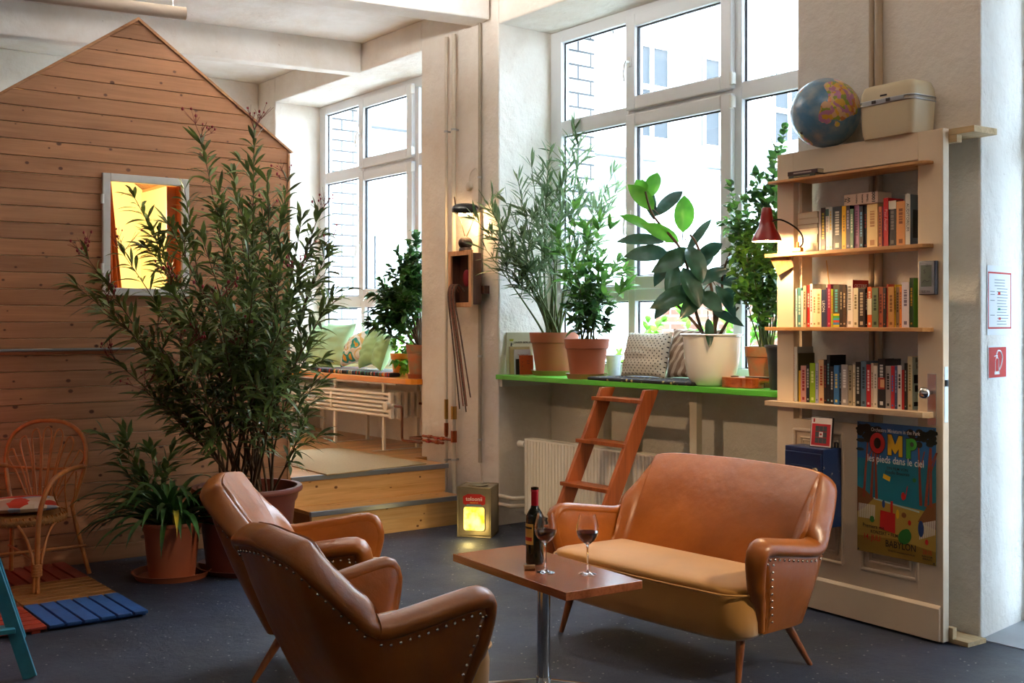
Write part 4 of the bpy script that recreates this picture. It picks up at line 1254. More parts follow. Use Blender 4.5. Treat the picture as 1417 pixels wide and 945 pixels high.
def branchy(stems, leaves, base, tips, rnd, leaf_L=.13, leaf_w=.018, r0=.010, bend=.05, start=.35, step=.032, whorl=3, side=5, side_len=.30, mi=0, droop=.25, shape=LANC, ang=.75, twigs=None, cover=1.0, jit=.3, sidestart=.35, spread=.05):
    """upright stems from base to each tip, side shoots, leaves in whorls"""
    for tip in tips:
        b0 = V(base) + V((rnd.uniform(-1, 1), rnd.uniform(-1, 1), 0)) * spread
        pts = curve_pts(b0, tip, bend, rnd, 14)
        n = len(pts) - 1
        stems.tube(pts, [r0 * (1 - .75 * i / n) for i in range(n + 1)], 6)
        lines = [(pts, start, 1.0)]
        for q in range(side):
            f = rnd.uniform(sidestart, .92); i = int(f * n); p = pts[i]; dr = (pts[min(i + 1, n)] - pts[max(0, i - 1)]).normalized()
            o = V((rnd.uniform(-1, 1), rnd.uniform(-1, 1), rnd.uniform(-.1, .5))).normalized()
            L = side_len * rnd.uniform(.5, 1.1) * (1.15 - .45 * f)
            e = p + (dr * .75 + o * .75).normalized() * L
            sp2 = curve_pts(p, e, .02, rnd, 7)
            stems.tube(sp2, [r0 * .42 * (1 - .5 * k / 7) for k in range(8)], 5)
            lines.append((sp2, .25, .9))
        for pts_, st, sc_ in lines:
            rs = resample(pts_, step); N = len(rs)
            for i in range(int(N * st), N):
                if rnd.random() > cover: continue
                t = (rs[min(i + 1, N - 1)] - rs[max(i - 1, 0)])
                if t.length < 1e-6: t = V((0, 0, 1))
                t.normalize(); o1 = t.orthogonal().normalized(); o2 = t.cross(o1); a0 = i * 1.1 + rnd.random() * .5
                last = i >= N - 2
                for w_ in range(whorl + (2 if last else 0)):
                    a = a0 + 2 * PI * w_ / whorl + rnd.uniform(-.3, .3)
                    o = o1 * math.cos(a) + o2 * math.sin(a)
                    k = ang * rnd.uniform(.6, 1.2) * (.6 if last else 1)
                    d = (t * math.cos(k) + o * math.sin(k))
                    leaf(leaves, rs[i], d, leaf_L * sc_ * rnd.uniform(1 - jit, 1 + jit), leaf_w * rnd.uniform(.8, 1.2), rnd, mi if not callable(mi) else mi(), droop * rnd.uniform(.3, 1.6), shape=shape)
        if twigs is not None and rnd.random() < twigs[1]:
            p = pts[-1]
            for q in range(rnd.randint(4, 8)):
                e = p + V((rnd.uniform(-.10, .10), rnd.uniform(-.10, .10), rnd.uniform(.03, .16)))
                mid = p.lerp(e, .55) + V((rnd.uniform(-.015, .015),) * 3)
                twigs[0].tube([p, mid, e], [.0022, .0016, .001], 4, 0)
                for k in range(3):
                    e2 = mid + (e - mid) * rnd.uniform(.3, 1) + V((rnd.uniform(-.03, .03), rnd.uniform(-.03, .03), rnd.uniform(0, .03)))
                    twigs[0].tube([mid, e2], [.0015, .001], 4, 0)
                    if rnd.random() < .5: twigs[0].sphere(e2, .0065 * rnd.uniform(.6, 1.3), 6, 4, 1, sc=(1, 1, 1.4))

def lcl(t, px, py, d):
    """local point of a thing for what is seen at a pixel at a given distance"""
    return t.matrix_basis.inverted() @ pd(px, py, d)

# ================================================================== BIG OLEANDER ON THE FLOOR
t = thing('potted_oleander', 'tall oleander shrub with faded flower heads in a brown plastic pot before the board house', 'potted plant', (-1.62, 6.90, 0), 0)
M_brn = mat('brown_plastic_pot', '6e3426', .45)
hz = pot(t, .335, .50, M_brn, 'flat', M_brn, sr=.30)
rnd = random.Random(11); st = MB(); lf = MB(); fl = MB()
tips = [(278, 190, 6.9), (352, 180, 6.8), (300, 250, 6.6), (322, 235, 7.1), (370, 245, 6.6), (398, 250, 7.2), (418, 300, 6.7), (440, 300, 7.0), (255, 260, 6.9), (228, 300, 6.6), (180, 262, 6.8), (210, 320, 7.1),
        (120, 355, 6.7), (105, 395, 6.6), (150, 420, 6.4), (170, 350, 6.9), (455, 345, 6.9), (468, 395, 6.8), (448, 430, 6.5), (430, 480, 6.6), (445, 520, 6.9), (390, 350, 6.3), (340, 300, 6.3), (280, 330, 6.3), (235, 400, 6.3),
        (190, 470, 6.4), (160, 500, 6.6), (350, 400, 6.1), (300, 420, 6.1), (400, 430, 6.2), (260, 480, 6.2), (380, 520, 6.1), (330, 480, 6.4), (425, 570, 6.6), (200, 540, 6.5), (415, 380, 6.5), (365, 300, 6.9), (310, 340, 7.1)]
tp = []
for px, py, d in tips:
    q = lcl(t, px, py, d); tp.append(q)
branchy(st, lf, (0, 0, hz - .03), tp, rnd, leaf_L=.15, leaf_w=.023, r0=.0085, bend=.04, start=.38, step=.038, whorl=3, side=4, side_len=.34, twigs=(fl, .55), spread=.14, ang=.8, droop=.35, sidestart=.35, cover=.8)
st.build('stems', [M_stem], t, smooth=70); lf.build('foliage', [M_ol], t, smooth=60); fl.build('flower_twigs', [M_bud, M_flow], t, smooth=70, label='dry reddish twigs with faded pink flower heads')

# small leafy plant behind, left of the oleander
t = thing('potted_plant', 'small leafy plant in a pale pot between the strap-leaved plant and the board wall', 'potted plant', (pz(222, 775, 0).x - .0, pz(222, 775, 0).y - .02, 0), 0)
hz = pot(t, .085, .26, mat('pale_grey_pot', 'a9a5a0', .5), 'flat')
rnd = random.Random(5); st = MB(); lf = MB()
branchy(st, lf, (0, 0, hz - .02), [lcl(t, px, py, d) for px, py, d in ((138, 597, 6.95), (170, 590, 7.05), (205, 600, 7.1), (195, 650, 7.0), (240, 620, 7.05), (160, 640, 6.95))], rnd, leaf_L=.15, leaf_w=.028, r0=.005, start=.45, step=.055, side=2, side_len=.2, spread=.03, droop=.3, cover=.75)
st.build('stems', [M_stem2], t, smooth=70); lf.build('foliage', [M_ol], t, smooth=60)

# strap-leaved plant
c_ = pz(238, 797, 0)
t = thing('potted_clivia', 'strap-leaved plant with one yellowing leaf in a terracotta coloured pot and saucer', 'potted plant', (c_.x, c_.y, 0), 0)
hz = pot(t, .185, .325, M_ter, 'flat', M_ter, sr=.225)
rnd = random.Random(3); lf = MB()
def strap(m, a, L, wd_, rise, rnd, mi=0, base=None):
    d = V((math.cos(a), math.sin(a), 0)); p = V(base) + d * rnd.uniform(.0, .05); n = 12; vs = []; fs = []
    el = rise; s = V((-d.y, d.x, 0))
    for i in range(n + 1):
        f = i / n; w_ = wd_ / 2 * (math.sin(PI * min(1, f * .9 + .12)) ** .5) * (1 if f < .8 else (1 - f) / .2 * .9 + .1)
        up = V((0, 0, 1)); nn = (up * math.cos(el) - d * math.sin(el))
        vs += [p - s * w_ + nn * w_ * .35, p, p + s * w_ + nn * w_ * .35]
        p = p + (d * math.cos(el) + up * math.sin(el)) * (L / n)
        el -= (rise + 1.15) / n * (.6 + .8 * f) * 1.0
    for i in range(n):
        a_ = i * 3; fs += [(a_, a_ + 1, a_ + 4, a_ + 3), (a_ + 1, a_ + 2, a_ + 5, a_ + 4)]
    m.add(vs, fs, mi)
for i in range(80):
    strap(lf, rnd.uniform(0, 2 * PI), rnd.uniform(.42, .68), rnd.uniform(.030, .042), rnd.uniform(.65, 1.45), rnd, 0, (rnd.uniform(-.05, .05), rnd.uniform(-.05, .05), hz))
for i in range(34):
    strap(lf, rnd.uniform(0, 2 * PI), rnd.uniform(.5, .68), rnd.uniform(.030, .040), rnd.uniform(.35, .85), rnd, 0, (rnd.uniform(-.05, .05), rnd.uniform(-.05, .05), hz))
strap(lf, -PI * .40, .62, .032, .85, rnd, 1, (.03, -.05, hz))
lf.build('foliage', [M_cli, M_cliy], t, smooth=60)

# ================================================================== PLANTS ON THE GREEN SHELF
def shelf_thing(name, label, cat, px, w, z=ZG, group=None):
    return thing(name, label, cat, W(swall(px, w), w, z), 0, group)
def dep(px, w): return W(swall(px, w), w).y

t = shelf_thing('potted_oleander', 'oleander in the larger terracotta pot at the left end of the green shelf', 'potted plant', 767, .26)
D0 = dep(767, .26)
hz = pot(t, .182, .305, M_ter, 'rim', M_sau)
rnd = random.Random(21); st = MB(); lf = MB(); fl = MB()
tips = [(662, 262, -.35), (655, 300, -.3), (690, 330, -.35), (672, 345, -.25), (715, 240, -.15), (735, 225, .05), (760, 215, 0), (795, 172, .15), (800, 200, .1), (775, 250, .1), (745, 275, -.2), (700, 280, -.2), (720, 330, -.3), (760, 300, -.3),
        (850, 235, .05), (855, 260, .1), (830, 300, 0), (700, 370, -.25), (735, 365, -.25), (800, 340, .1), (685, 300, -.1), (782, 275, -.1), (812, 255, .1)]
branchy(st, lf, (0, 0, hz - .03), [lcl(t, a, b, D0 + c) for a, b, c in tips], rnd, leaf_L=.15, leaf_w=.018, r0=.009, bend=.03, start=.55, step=.036, side=3, side_len=.28, spread=.05, droop=.15, sidestart=.5, ang=.85, cover=.62)
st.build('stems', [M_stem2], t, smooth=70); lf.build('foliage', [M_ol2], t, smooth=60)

t = shelf_thing('potted_plant', 'bright green leafy plant in the smaller terracotta pot in front of the shelf oleander', 'potted plant', 812, .10)
D0 = dep(812, .10)
hz = pot(t, .155, .265, M_ter, 'rim', M_sau)
rnd = random.Random(8); st = MB(); lf = MB()
lfm = lambda: 0
branchy(st, lf, (0, 0, hz - .03), [lcl(t, a, b, D0 + c) for a, b, c in ((795, 290, .0), (808, 300, .1), (770, 320, -.1), (830, 300, .15), (845, 315, 0), (785, 345, -.15), (862, 350, .1), (850, 370, -.1), (868, 395, .0))], rnd, leaf_L=.125, leaf_w=.034, r0=.005, bend=.03, start=.5, step=.06, side=2, side_len=.22, spread=.05, droop=.2, shape=OVAL, cover=.7, ang=1.0)
b_i = len(lf.f)
branchy(st, lf, (0, 0, hz - .03), [lcl(t, a, b, D0 + c) for a, b, c in ((790, 400, -.12), (805, 380, -.08), (820, 390, -.12), (835, 405, -.05), (800, 425, -.2), (825, 425, -.2), (785, 425, -.1), (845, 430, -.1), (812, 365, 0), (798, 395, 0.05), (835, 380, 0.05))], rnd, leaf_L=.10, leaf_w=.032, r0=.005, bend=.02, start=.35, step=.032, side=3, side_len=.16, spread=.06, droop=.5, shape=OVAL, mi=1, cover=.75)
st.build('stems', [M_stem2], t, smooth=70); lf.build('foliage', [M_br, M_fic], t, smooth=60)

# rubber plant in the white pot
t = shelf_thing('potted_rubber_plant', 'rubber plant with large dark glossy leaves in a shiny white pot', 'potted plant', 985, .13)
D0 = dep(985, .13)
hz = pot(t, .192, .315, mat('glossy_white_ceramic', 'e9e6de', .12, coat=.6), 'bowl')
rnd = random.Random(4); st = MB(); lf = MB()
stems_ = [[(975, 470), (960, 420), (945, 350), (905, 300), (893, 265)], [(990, 470), (985, 400), (965, 340), (955, 325)], [(985, 475), (998, 410), (1000, 380), (1010, 350)], [(980, 470), (955, 440), (925, 410)], [(992, 470), (1010, 440), (1022, 425)]]
for s_ in stems_:
    pts = smoothpts([lcl(t, a, b, D0 - .02 * i) for i, (a, b) in enumerate(s_)], 4); n = len(pts)
    st.tube(pts, [.011 * (1 - .5 * i / n) for i in range(n)], 8)
# leaves: (stem px,py) (tip px,py) depth offsets at base and tip, width, lit
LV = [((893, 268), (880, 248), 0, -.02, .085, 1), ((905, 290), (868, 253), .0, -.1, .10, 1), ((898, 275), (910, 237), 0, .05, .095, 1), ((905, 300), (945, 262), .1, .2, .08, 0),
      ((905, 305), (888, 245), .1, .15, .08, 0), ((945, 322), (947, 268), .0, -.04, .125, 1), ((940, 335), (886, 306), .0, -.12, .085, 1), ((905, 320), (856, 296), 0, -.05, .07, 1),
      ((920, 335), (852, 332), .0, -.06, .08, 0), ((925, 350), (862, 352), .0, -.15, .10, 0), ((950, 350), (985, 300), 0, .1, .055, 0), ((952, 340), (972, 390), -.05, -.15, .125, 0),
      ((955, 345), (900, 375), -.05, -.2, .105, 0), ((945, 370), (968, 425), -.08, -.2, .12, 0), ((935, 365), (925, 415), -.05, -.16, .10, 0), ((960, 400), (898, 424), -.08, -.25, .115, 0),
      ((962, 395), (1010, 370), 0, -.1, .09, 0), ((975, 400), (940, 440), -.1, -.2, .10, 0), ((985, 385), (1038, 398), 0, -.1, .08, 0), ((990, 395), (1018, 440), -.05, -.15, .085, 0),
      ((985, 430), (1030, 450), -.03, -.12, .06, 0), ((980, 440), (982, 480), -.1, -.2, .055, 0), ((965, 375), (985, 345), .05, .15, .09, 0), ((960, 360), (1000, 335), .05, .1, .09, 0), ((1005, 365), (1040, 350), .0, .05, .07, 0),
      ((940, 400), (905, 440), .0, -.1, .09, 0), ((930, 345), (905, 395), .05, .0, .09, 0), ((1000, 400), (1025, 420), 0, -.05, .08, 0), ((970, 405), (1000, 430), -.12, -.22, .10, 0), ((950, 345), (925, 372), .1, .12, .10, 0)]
def rleaf(m, a, b, wd_, mi):
    a, b = V(a), V(b); d = b - a; L = d.length; d.normalize()
    view = (V((0, 0, 0)) - V((a.x, a.y, 0)));  # keep blades varied but broad
    s = d.cross(V((rnd.uniform(-.35, .35), -1, rnd.uniform(-.1, .7)))).normalized(); n = s.cross(d).normalized(); K = 8; vs = []; fs = []
    prof = (0, .55, .85, .98, 1, .95, .78, .45, 0)
    st.tube([a - d * .05, a], .003, 5)
    for i, w_ in enumerate(prof):
        f = i / K; c = a + d * L * f - V((0, 0, 1)) * .10 * L * (f * f - f * .6) + n * .03 * L * math.sin(PI * f)
        if i in (0, K): vs.append(c)
        else: h = wd_ / 2 * w_; vs += [c - s * h + n * h * .28, c - s * h * .5 + n * h * .11, c, c + s * h * .5 + n * h * .11, c + s * h + n * h * .28]
    e = len(vs) - 1
    for q in range(4): fs.append((0, 1 + q + 1, 1 + q))
    for i in range(K - 2):
        o = 1 + i * 5
        for q in range(4): fs.append((o + q, o + q + 1, o + q + 6, o + q + 5))
    o = 1 + (K - 2) * 5
    for q in range(4): fs.append((o + q, o + q + 1, e))
    m.add(vs, fs, mi)
for (a, b, da, db, wd_, lit) in LV:
    rleaf(lf, lcl(t, a[0], a[1], D0 + da), lcl(t, b[0], b[1], D0 + db), wd_, lit)
st.build('stems', [M_stem], t, smooth=70); lf.build('foliage', [M_rub, M_rubl], t, smooth=70)

# ficus in the weathered pot at the right end of the shelf
t = shelf_thing('potted_ficus', 'ficus tree in a weathered clay pot at the right end of the green shelf', 'potted plant', 1060, .27)
D0 = dep(1060, .27)
hz = pot(t, .125, .24, M_ter2, 'rim')
rnd = random.Random(14); st = MB(); lf = MB()
branchy(st, lf, (0, 0, hz - .03), [lcl(t, a, b, D0 + c) for a, b, c in ((1085, 178, .05), (1075, 210, -.05), (1050, 235, .0), (1010, 255, -.1), (1030, 275, .1), (1060, 265, -.15), (1035, 310, -.2), (1060, 330, -.2), (1045, 350, -.1), (1070, 360, -.2), (1020, 300, 0), (1078, 300, .1), (1065, 390, -.1), (1090, 240, .0), (1012, 330, -.15), (1018, 365, -.15), (1028, 395, -.2), (1008, 285, .05), (1040, 250, .1), (1055, 420, -.15), (1030, 340, .1), (1072, 195, -.1), (1090, 300, -.1))], rnd, leaf_L=.075, leaf_w=.04, r0=.006, bend=.03, start=.55, step=.028, side=5, side_len=.24, spread=.03, droop=.5, shape=OVAL, whorl=2, sidestart=.45, cover=.8, mi=lambda: 1 if rnd.random() < .5 else 0)
st.build('stems', [M_stem2], t, smooth=70); lf.build('foliage', [M_fic, M_br], t, smooth=60)
t = shelf_thing('plant_pot', 'dark grey plastic pot standing on the shelf behind the door bookcase', 'pot', 1086, .14)
pot(t, .115, .255, mat('dark_grey_plastic', '23262c', .45), 'flat')
t = shelf_thing('flower_pot', 'small lavender marbled pot standing behind the bright green plant', 'pot', 849, .38)
pot(t, .06, .155, mat('lavender_glaze', 'b9a6d0', .3, color2='e0d8e4', vscale=9), 'flat')

# ------------------------------------------------------------------ books standing at the left end of the shelf
def upright(name, label, s, w, z, wd_, h, th, mats, rotz=0, tilt=0, cat='book', group='guide books on the green shelf', text=None):
    t = thing(name, label, cat, W(s, w, z), R0 + rotz, group)
    M = Matrix.Rotation(-tilt, 4, 'X')
    m = MB(M); m.box(0, wd_, 0, .002, 0, h); m.box(0, wd_, th - .002, th, 0, h); m.box(0, .002, .002, th - .002, 0, h); m.build('cover', [mats[0]], t)
    m = MB(M); m.box(.0025, wd_ - .004, .0022, th - .0022, .003, h - .003); m.build('pages', [M_page], t)
    m = MB(M)
    for (x, zz, sz, tx_, mi) in (text or []): m.text(tx_, sz, (x, -.0008, zz), m=mi)
    if text: m.build('lettering', mats[1:], t)
    return t, M
M_page = mat('book_pages', 'd8cbb0', .9)
BO = W(.025, .06, ZG); BU = V((math.cos(.26), math.sin(.26), 0)); BV = V((math.sin(.26), -math.cos(.26), 0))
def upr(name, label, u_, v_, wd_, h, th, mats, tilt=0, rz=0, text=None):
    p = WI @ (BO + BU * u_ + BV * v_)
    return upright(name, label, p.x, p.y, ZG, wd_, h, th, mats, rotz=.26 - R0 + rz, tilt=tilt, text=text)
g1, M1 = upr('guide_book', 'large cream book with a small bear emblem, rearmost at the left shelf end', 0, 0, .20, .31, .018, [mat('cream_cover', 'd4cfb0', .6), mat('ink_dark', '2c2c30', .6), mat('ochre_print', 'b0b040', .6)], tilt=.05, text=[(.125, .235, .021, 'UNSER BERLIN', 0)])
m = MB(M1); m.prism([(.025, .245), (.05, .245), (.055, .262), (.02, .262)], -.0012, -.0002, 1, axis='y'); m.sphere((.036, -.0015, .222), .009, 8, 6, 0, sc=(.6, .1, 1.4)); m.box(.030, .034, -.0015, -.0003, .19, .215, 0); m.box(.038, .042, -.0015, -.0003, .19, .215, 0); m.box(.04, .052, -.0015, -.0003, .222, .226, 0)
m.build('emblem', [MATS['ink_dark'], MATS['ochre_print']], g1)
upr('guide_book', 'sand coloured thick book leaning on the large cream book', .018, .030, .15, .205, .026, [mat('sand_cover', 'c0a878', .6), MATS['ink_dark']], tilt=.05)
upr('guide_book', 'white paperback with a thin red line of print behind the orange book', .045, .052, .125, .185, .016, [mat('white_cover', 'd8dae4', .6), mat('red_print', 'b8402c', .6)], tilt=.05, text=[(.065, .145, .012, 'Wir Kinder vom', 0)])
upr('guide_book', 'black covered narrow book beside the orange book', .052, .072, .035, .115, .014, [mat('black_cover', '1c1c1e', .5), MATS['ink_dark']], tilt=.05)
upr('guide_book', 'small orange book with black figures, front of the shelf end books', .078, .094, .105, .142, .016, [mat('orange_cover', 'c4522a', .55), MATS['ink_dark']], tilt=.08, rz=.12, text=[(.018, .118, .02, '*', 0), (.018, .088, .02, '*', 0), (.018, .058, .02, '*', 0), (.065, .10, .012, 'Kult', 0), (.065, .083, .012, 'Tour', 0)])

# seat mat and pillows
k = NT('dark_patterned_cloth'); tc = k.node('ShaderNodeTexCoord'); vo = k.node('ShaderNodeTexVoronoi', Scale=26); k.link(tc.outputs['Object'], vo.inputs['Vector'])
rp = k.node('ShaderNodeValToRGB'); k.link(vo.outputs['Distance'], rp.inputs[0]); e = rp.color_ramp.elements
e[0].position = .18; e[0].color = rgb('b9a86a'); e[1].position = .3; e[1].color = rgb('23242c'); k.link(rp.outputs[0], k.b.inputs['Base Color']); k.b.inputs['Roughness'].default_value = .9
m = MB(); m.box(swall(813, -.02), swall(958, -.02), -.025, .36, ZG + .0005, ZG + .022)
tag(m.build('seat_mat', [k.m], loc=P0, rot=R0, bevel=.008), 'dark patterned seat mat lying on the green shelf', 'mat')
def dotmat():
    k = NT('dotted_cotton'); tc = k.node('ShaderNodeTexCoord'); mp = k.node('ShaderNodeMapping'); mp.inputs['Rotation'].default_value = (0, 0, .785)
    k.link(tc.outputs['Object'], mp.inputs[0])
    vo = k.node('ShaderNodeTexVoronoi', Scale=42, Randomness=.0); vo.voronoi_dimensions = '2D'; k.link(mp.outputs[0], vo.inputs['Vector'])
    rp = k.node('ShaderNodeValToRGB'); k.link(vo.outputs['Distance'], rp.inputs[0]); e = rp.color_ramp.elements
    e[0].position = .17; e[0].color = rgb('2c2a2c'); e[1].position = .21; e[1].color = rgb('e2ddd2'); k.link(rp.outputs[0], k.b.inputs['Base Color']); k.b.inputs['Roughness'].default_value = .9
    return k.m
def stripemat(name, c1, c2, sc_=9, rot=.9):
    k = NT(name); tc = k.node('ShaderNodeTexCoord'); mp = k.node('ShaderNodeMapping'); mp.inputs['Rotation'].default_value = (0, 0, rot); k.link(tc.outputs['Object'], mp.inputs[0])
    wv = k.node('ShaderNodeTexWave', Scale=sc_); k.link(mp.outputs[0], wv.inputs['Vector'])
    rp = k.node('ShaderNodeValToRGB'); k.link(wv.outputs['Fac'], rp.inputs[0]); e = rp.color_ramp.elements
    e[0].position = .52; e[0].color = rgb(c2); e[1].position = .60; e[1].color = rgb(c1); k.link(rp.outputs[0], k.b.inputs['Base Color']); k.b.inputs['Roughness'].default_value = .9
    return k.m
def leaning(s, w, z, h, tilt, yaw, label, mats, sx, sy, th, seed, roll=0, name='cushion'):
    """cushion standing on its edge, leaning back against the window"""
    R = Matrix.Rotation(R0 + yaw, 4, 'Z') @ Matrix.Rotation(PI / 2 - tilt, 4, 'X') @ Matrix.Rotation(roll, 4, 'Z')
    ext = abs(sy / 2 * math.cos(roll)) + abs(sx / 2 * math.sin(roll))
    p = W(s, w, z + ext * math.cos(tilt) * .985 + .0)
    o = pillow(name, label, sx, sy, th, mats, (0, 0, 0), Matrix(), seed=seed, wr=.02)
    o.matrix_basis = Matrix.Translation(p) @ R
    return o
leaning(swall(893, .25), .26, ZG + .022, 0, .25, .05, 'white cushion with small black dots on the green shelf', [dotmat()], .40, .31, .13, 1)
leaning(swall(962, .34), .34, ZG + .022, 0, .22, -.05, 'cushion with brown and cream diagonal stripes behind the white pot', [stripemat('striped_cotton', 'cfc2b4', '8c7768', 5.5, .7)], .48, .33, .14, 2)

# ukulele
M_uk = wood('ukulele_wood', 'b8592a', '7a2c12', 1, axis=0, rough=.2, coat=.6)
uk = wt('ukulele', 'small reddish brown ukulele lying on its back on the green shelf', 'ukulele', swall(1004, .10), .12, ZG, .0)
prof = [(.0, .045), (.02, .068), (.07, .080), (.12, .066), (.145, .055), (.165, .056), (.20, .065), (.235, .055), (.25, .03), (.252, .02)]
po = [(x, -y) for x, y in prof]; po = po + [(x, y) for x, y in prof[::-1]]
pts = smoothpts([V((a, b, 0)) for a, b in po], 3, True)
m = MB(); m.prism([(p.x, p.y) for p in pts], .002, .058); m.build('body', [M_uk], uk, smooth=35)
m = MB(); m.prism([(p.x * .99 + .001, p.y * .98) for p in pts], .0581, .0605); m.build('top', [wood('ukulele_top', 'c98a50', 'a86830', 1, axis=0, rough=.3)], uk)
m = MB(); m.box(.15, .42, -.017, .017, .0606, .066); m.build('fretboard', [mat('ebony', '2c1a12', .4)], uk)
m = MB(); m.tube([(.24, 0, .045), (.28, 0, .05), (.43, 0, .052)], [.022, .016, .014], 14); m.build('neck', [M_uk], uk, smooth=60)
m = MB(); m.prism([(.425, -.018), (.50, -.028), (.52, 0), (.50, .028), (.425, .018)], .042, .056); hd_ = m.build('headstock', [M_uk], uk, bevel=.002)
for x in (.45, .485):
    for y in (-1, 1):
        m = MB(); m.cyl((x, y * .022, .035), (x, y * .022, .042), .003, seg=8); m.sphere((x, y * .026, .028), .009, 10, 8, sc=(1, .7, 1)); m.build('tuning_peg', [mat('ivory_plastic', 'e8dcb0', .35)], hd_, smooth=60)
m = MB(); m.box(.05, .058, -.03, .03, .0606, .067); m.build('bridge', [MATS['ebony']], uk)
m = MB()
for i in range(4): m.tube([(.054, -.009 + .006 * i, .0685), (.43, -.009 + .006 * i, .0685)], .0006, 5)
m.build('strings', [M_white], uk)

# ================================================================== ORANGE BENCH IN THE LEFT WINDOW
ZB = 1.045
M_orn = mat('orange_lacquer', 'e88e1c', .3, coat=.3)
bn = wt('window_bench', 'orange topped bench on white legs over the tube radiator', 'bench', 0, 0)
m = MB(); m.prism([(-3.745, -.12), (-1.10, -.12), (-1.045, -.10), (-1.02, -.06), (-1.02, -.006), (-1.055, -.006), (-1.055, .498), (-3.745, .498)], ZB - .045, ZB)
m.build('bench_top', [M_orn], bn, bevel=.004)
m = MB(); m.box(-3.72, -1.30, -.09, .45, ZB - .062, ZB - .0455); m.build('underboard', [M_white], bn)
for s_ in (-1.55, -2.40, -3.25):
    m = MB(); m.box(s_ - .016, s_ + .016, -.062, -.042, .425, ZB - .0625); m.build('leg', [M_rad], bn)
    m = MB(); m.box(s_ - .016, s_ + .016, .27, .295, .425, ZB - .0625); m.build('leg', [M_rad], bn)
    m = MB(); m.box(s_ - .016, s_ + .016, -.16, .34, .4205, .425); m.build('foot_plate', [M_rad], bn)
tr = wt('tube_radiator', 'cream horizontal tube radiator below the orange bench', 'radiator', 0, 0)
z0 = .70; H_ = .225
for q in range(5):
    w_ = -.085 + q * .066
    m = MB()
    for i in range(6): m.tube([(-3.6, w_, z0 + .022 + i * .036), (-1.40, w_, z0 + .022 + i * .036)], .0125, 10)
    m.build('tube_layer', [M_rad], tr, smooth=60)
    m = MB(); m.box(-1.40, -1.355, w_ - .019, w_ + .019, z0, z0 + H_); m.build('header', [M_rad], tr, bevel=.008)
    m = MB(); m.box(-3.64, -3.60, w_ - .017, w_ + .017, z0, z0 + H_); m.build('header', [M_rad], tr, bevel=.008)
    m = MB(); m.box(-2.42, -2.38, w_ - .0165, w_ + .0165, z0 + .04, z0 + H_ - .04); m.build('spacer', [M_rad], tr, bevel=.005)
m = MB(); m.tube([(-1.354, -.085, z0 + .11), (-1.32, -.085, z0 + .11)], [.018, .018], 16); m.tube([(-1.375, -.105, z0 + .11), (-1.37, -.15, z0 + .11)], [.03, .034], 16); m.build('valve', [M_rad], tr, smooth=50)
M_opipe = mat('dull_copper', '7a4a34', .45, .6)
m = MB(); m.tube(fillet([V((-1.33, -.085, z0 + .11)), V((-1.21, -.085, z0 + .11)), V((-1.21, -.085, .535)), V((-1.06, -.06, .535)), V((-.96, -.055, .535))], [0, .03, .03, .03, 0], 5), .0105, 10); m.build('pipe', [M_opipe], tr, smooth=60)
m = MB(); m.tube(fillet([V((-1.354, .18, z0 + .12)), V((-1.15, .18, z0 + .12)), V((-1.15, .18, .56)), V((-1.15, -.05, .56)), V((-.96, -.055, .565))], [0, .03, .03, .02, 0], 5), .0105, 10); m.build('pipe', [M_opipe], tr, smooth=60)

k = NT('striped_blanket'); tc = k.node('ShaderNodeTexCoord'); sx = k.node('ShaderNodeSeparateXYZ'); k.link(tc.outputs['Object'], sx.inputs[0])
mu = k.node('ShaderNodeMath', operation='MULTIPLY'); mu.inputs[1].default_value = 55; k.link(sx.outputs[0], mu.inputs[0]); fl_ = k.node('ShaderNodeMath', operation='FLOOR'); k.link(mu.outputs[0], fl_.inputs[0])
w_n = k.node('ShaderNodeTexWhiteNoise', noise_dimensions='1D'); k.link(fl_.outputs[0], w_n.inputs['W']); rp = k.node('ShaderNodeValToRGB'); k.link(w_n.outputs['Value'], rp.inputs[0]); rp.color_ramp.interpolation = 'CONSTANT'
els = rp.color_ramp.elements; els[0].color = rgb('23252c'); els[1].position = .3; els[1].color = rgb('a03024')
for po_, c in ((.45, 'd89a30'), (.55, '2c4c6c'), (.7, 'b8a890'), (.8, '3c2c30'), (.92, '3c7a5c')): e = els.new(po_); e.color = rgb(c)
k.link(rp.outputs[0], k.b.inputs['Base Color']); k.b.inputs['Roughness'].default_value = .9
m = MB(); m.box(swall(430, -.05), swall(545, -.02), -.06, .42, ZB + .0005, ZB + .035)
tag(m.build('bench_mat', [k.m], loc=P0, rot=R0, bevel=.01), 'striped seat mat lying on the orange window bench', 'mat')
M_pg = mat('pale_green_cotton', 'a8cf92', .85, var=.12, vscale=5)
M_pg2 = mat('mint_cotton', 'b4dcae', .85, var=.1, vscale=5)
k = NT('floral_cotton'); tc = k.node('ShaderNodeTexCoord'); vo = k.node('ShaderNodeTexVoronoi', Scale=9.0, feature='SMOOTH_F1'); k.link(tc.outputs['Object'], vo.inputs['Vector'])
rp = k.node('ShaderNodeValToRGB'); k.link(vo.outputs['Distance'], rp.inputs[0]); rp.color_ramp.interpolation = 'CONSTANT'; els = rp.color_ramp.elements
els[0].color = rgb('e0a030'); els[1].position = .22; els[1].color = rgb('3f9c84')
for po_, c in ((.36, 'e6e0cc'), (.5, 'e4c078'), (.56, 'eae4d4')): e = els.new(po_); e.color = rgb(c)
k.link(rp.outputs[0], k.b.inputs['Base Color']); k.b.inputs['Roughness'].default_value = .9; M_flo = k.m
zt_ = ZB + .035
leaning(-3.46, .36, zt_, 0, .2, 0, 'mint green cushion at the far left of the orange bench', [M_pg2], .5, .42, .15, 5)
leaning(swall(466, .36), .36, zt_, 0, .3, .1, 'mint green cushion standing next to the floral cushion', [M_pg2], .48, .44, .15, 6)
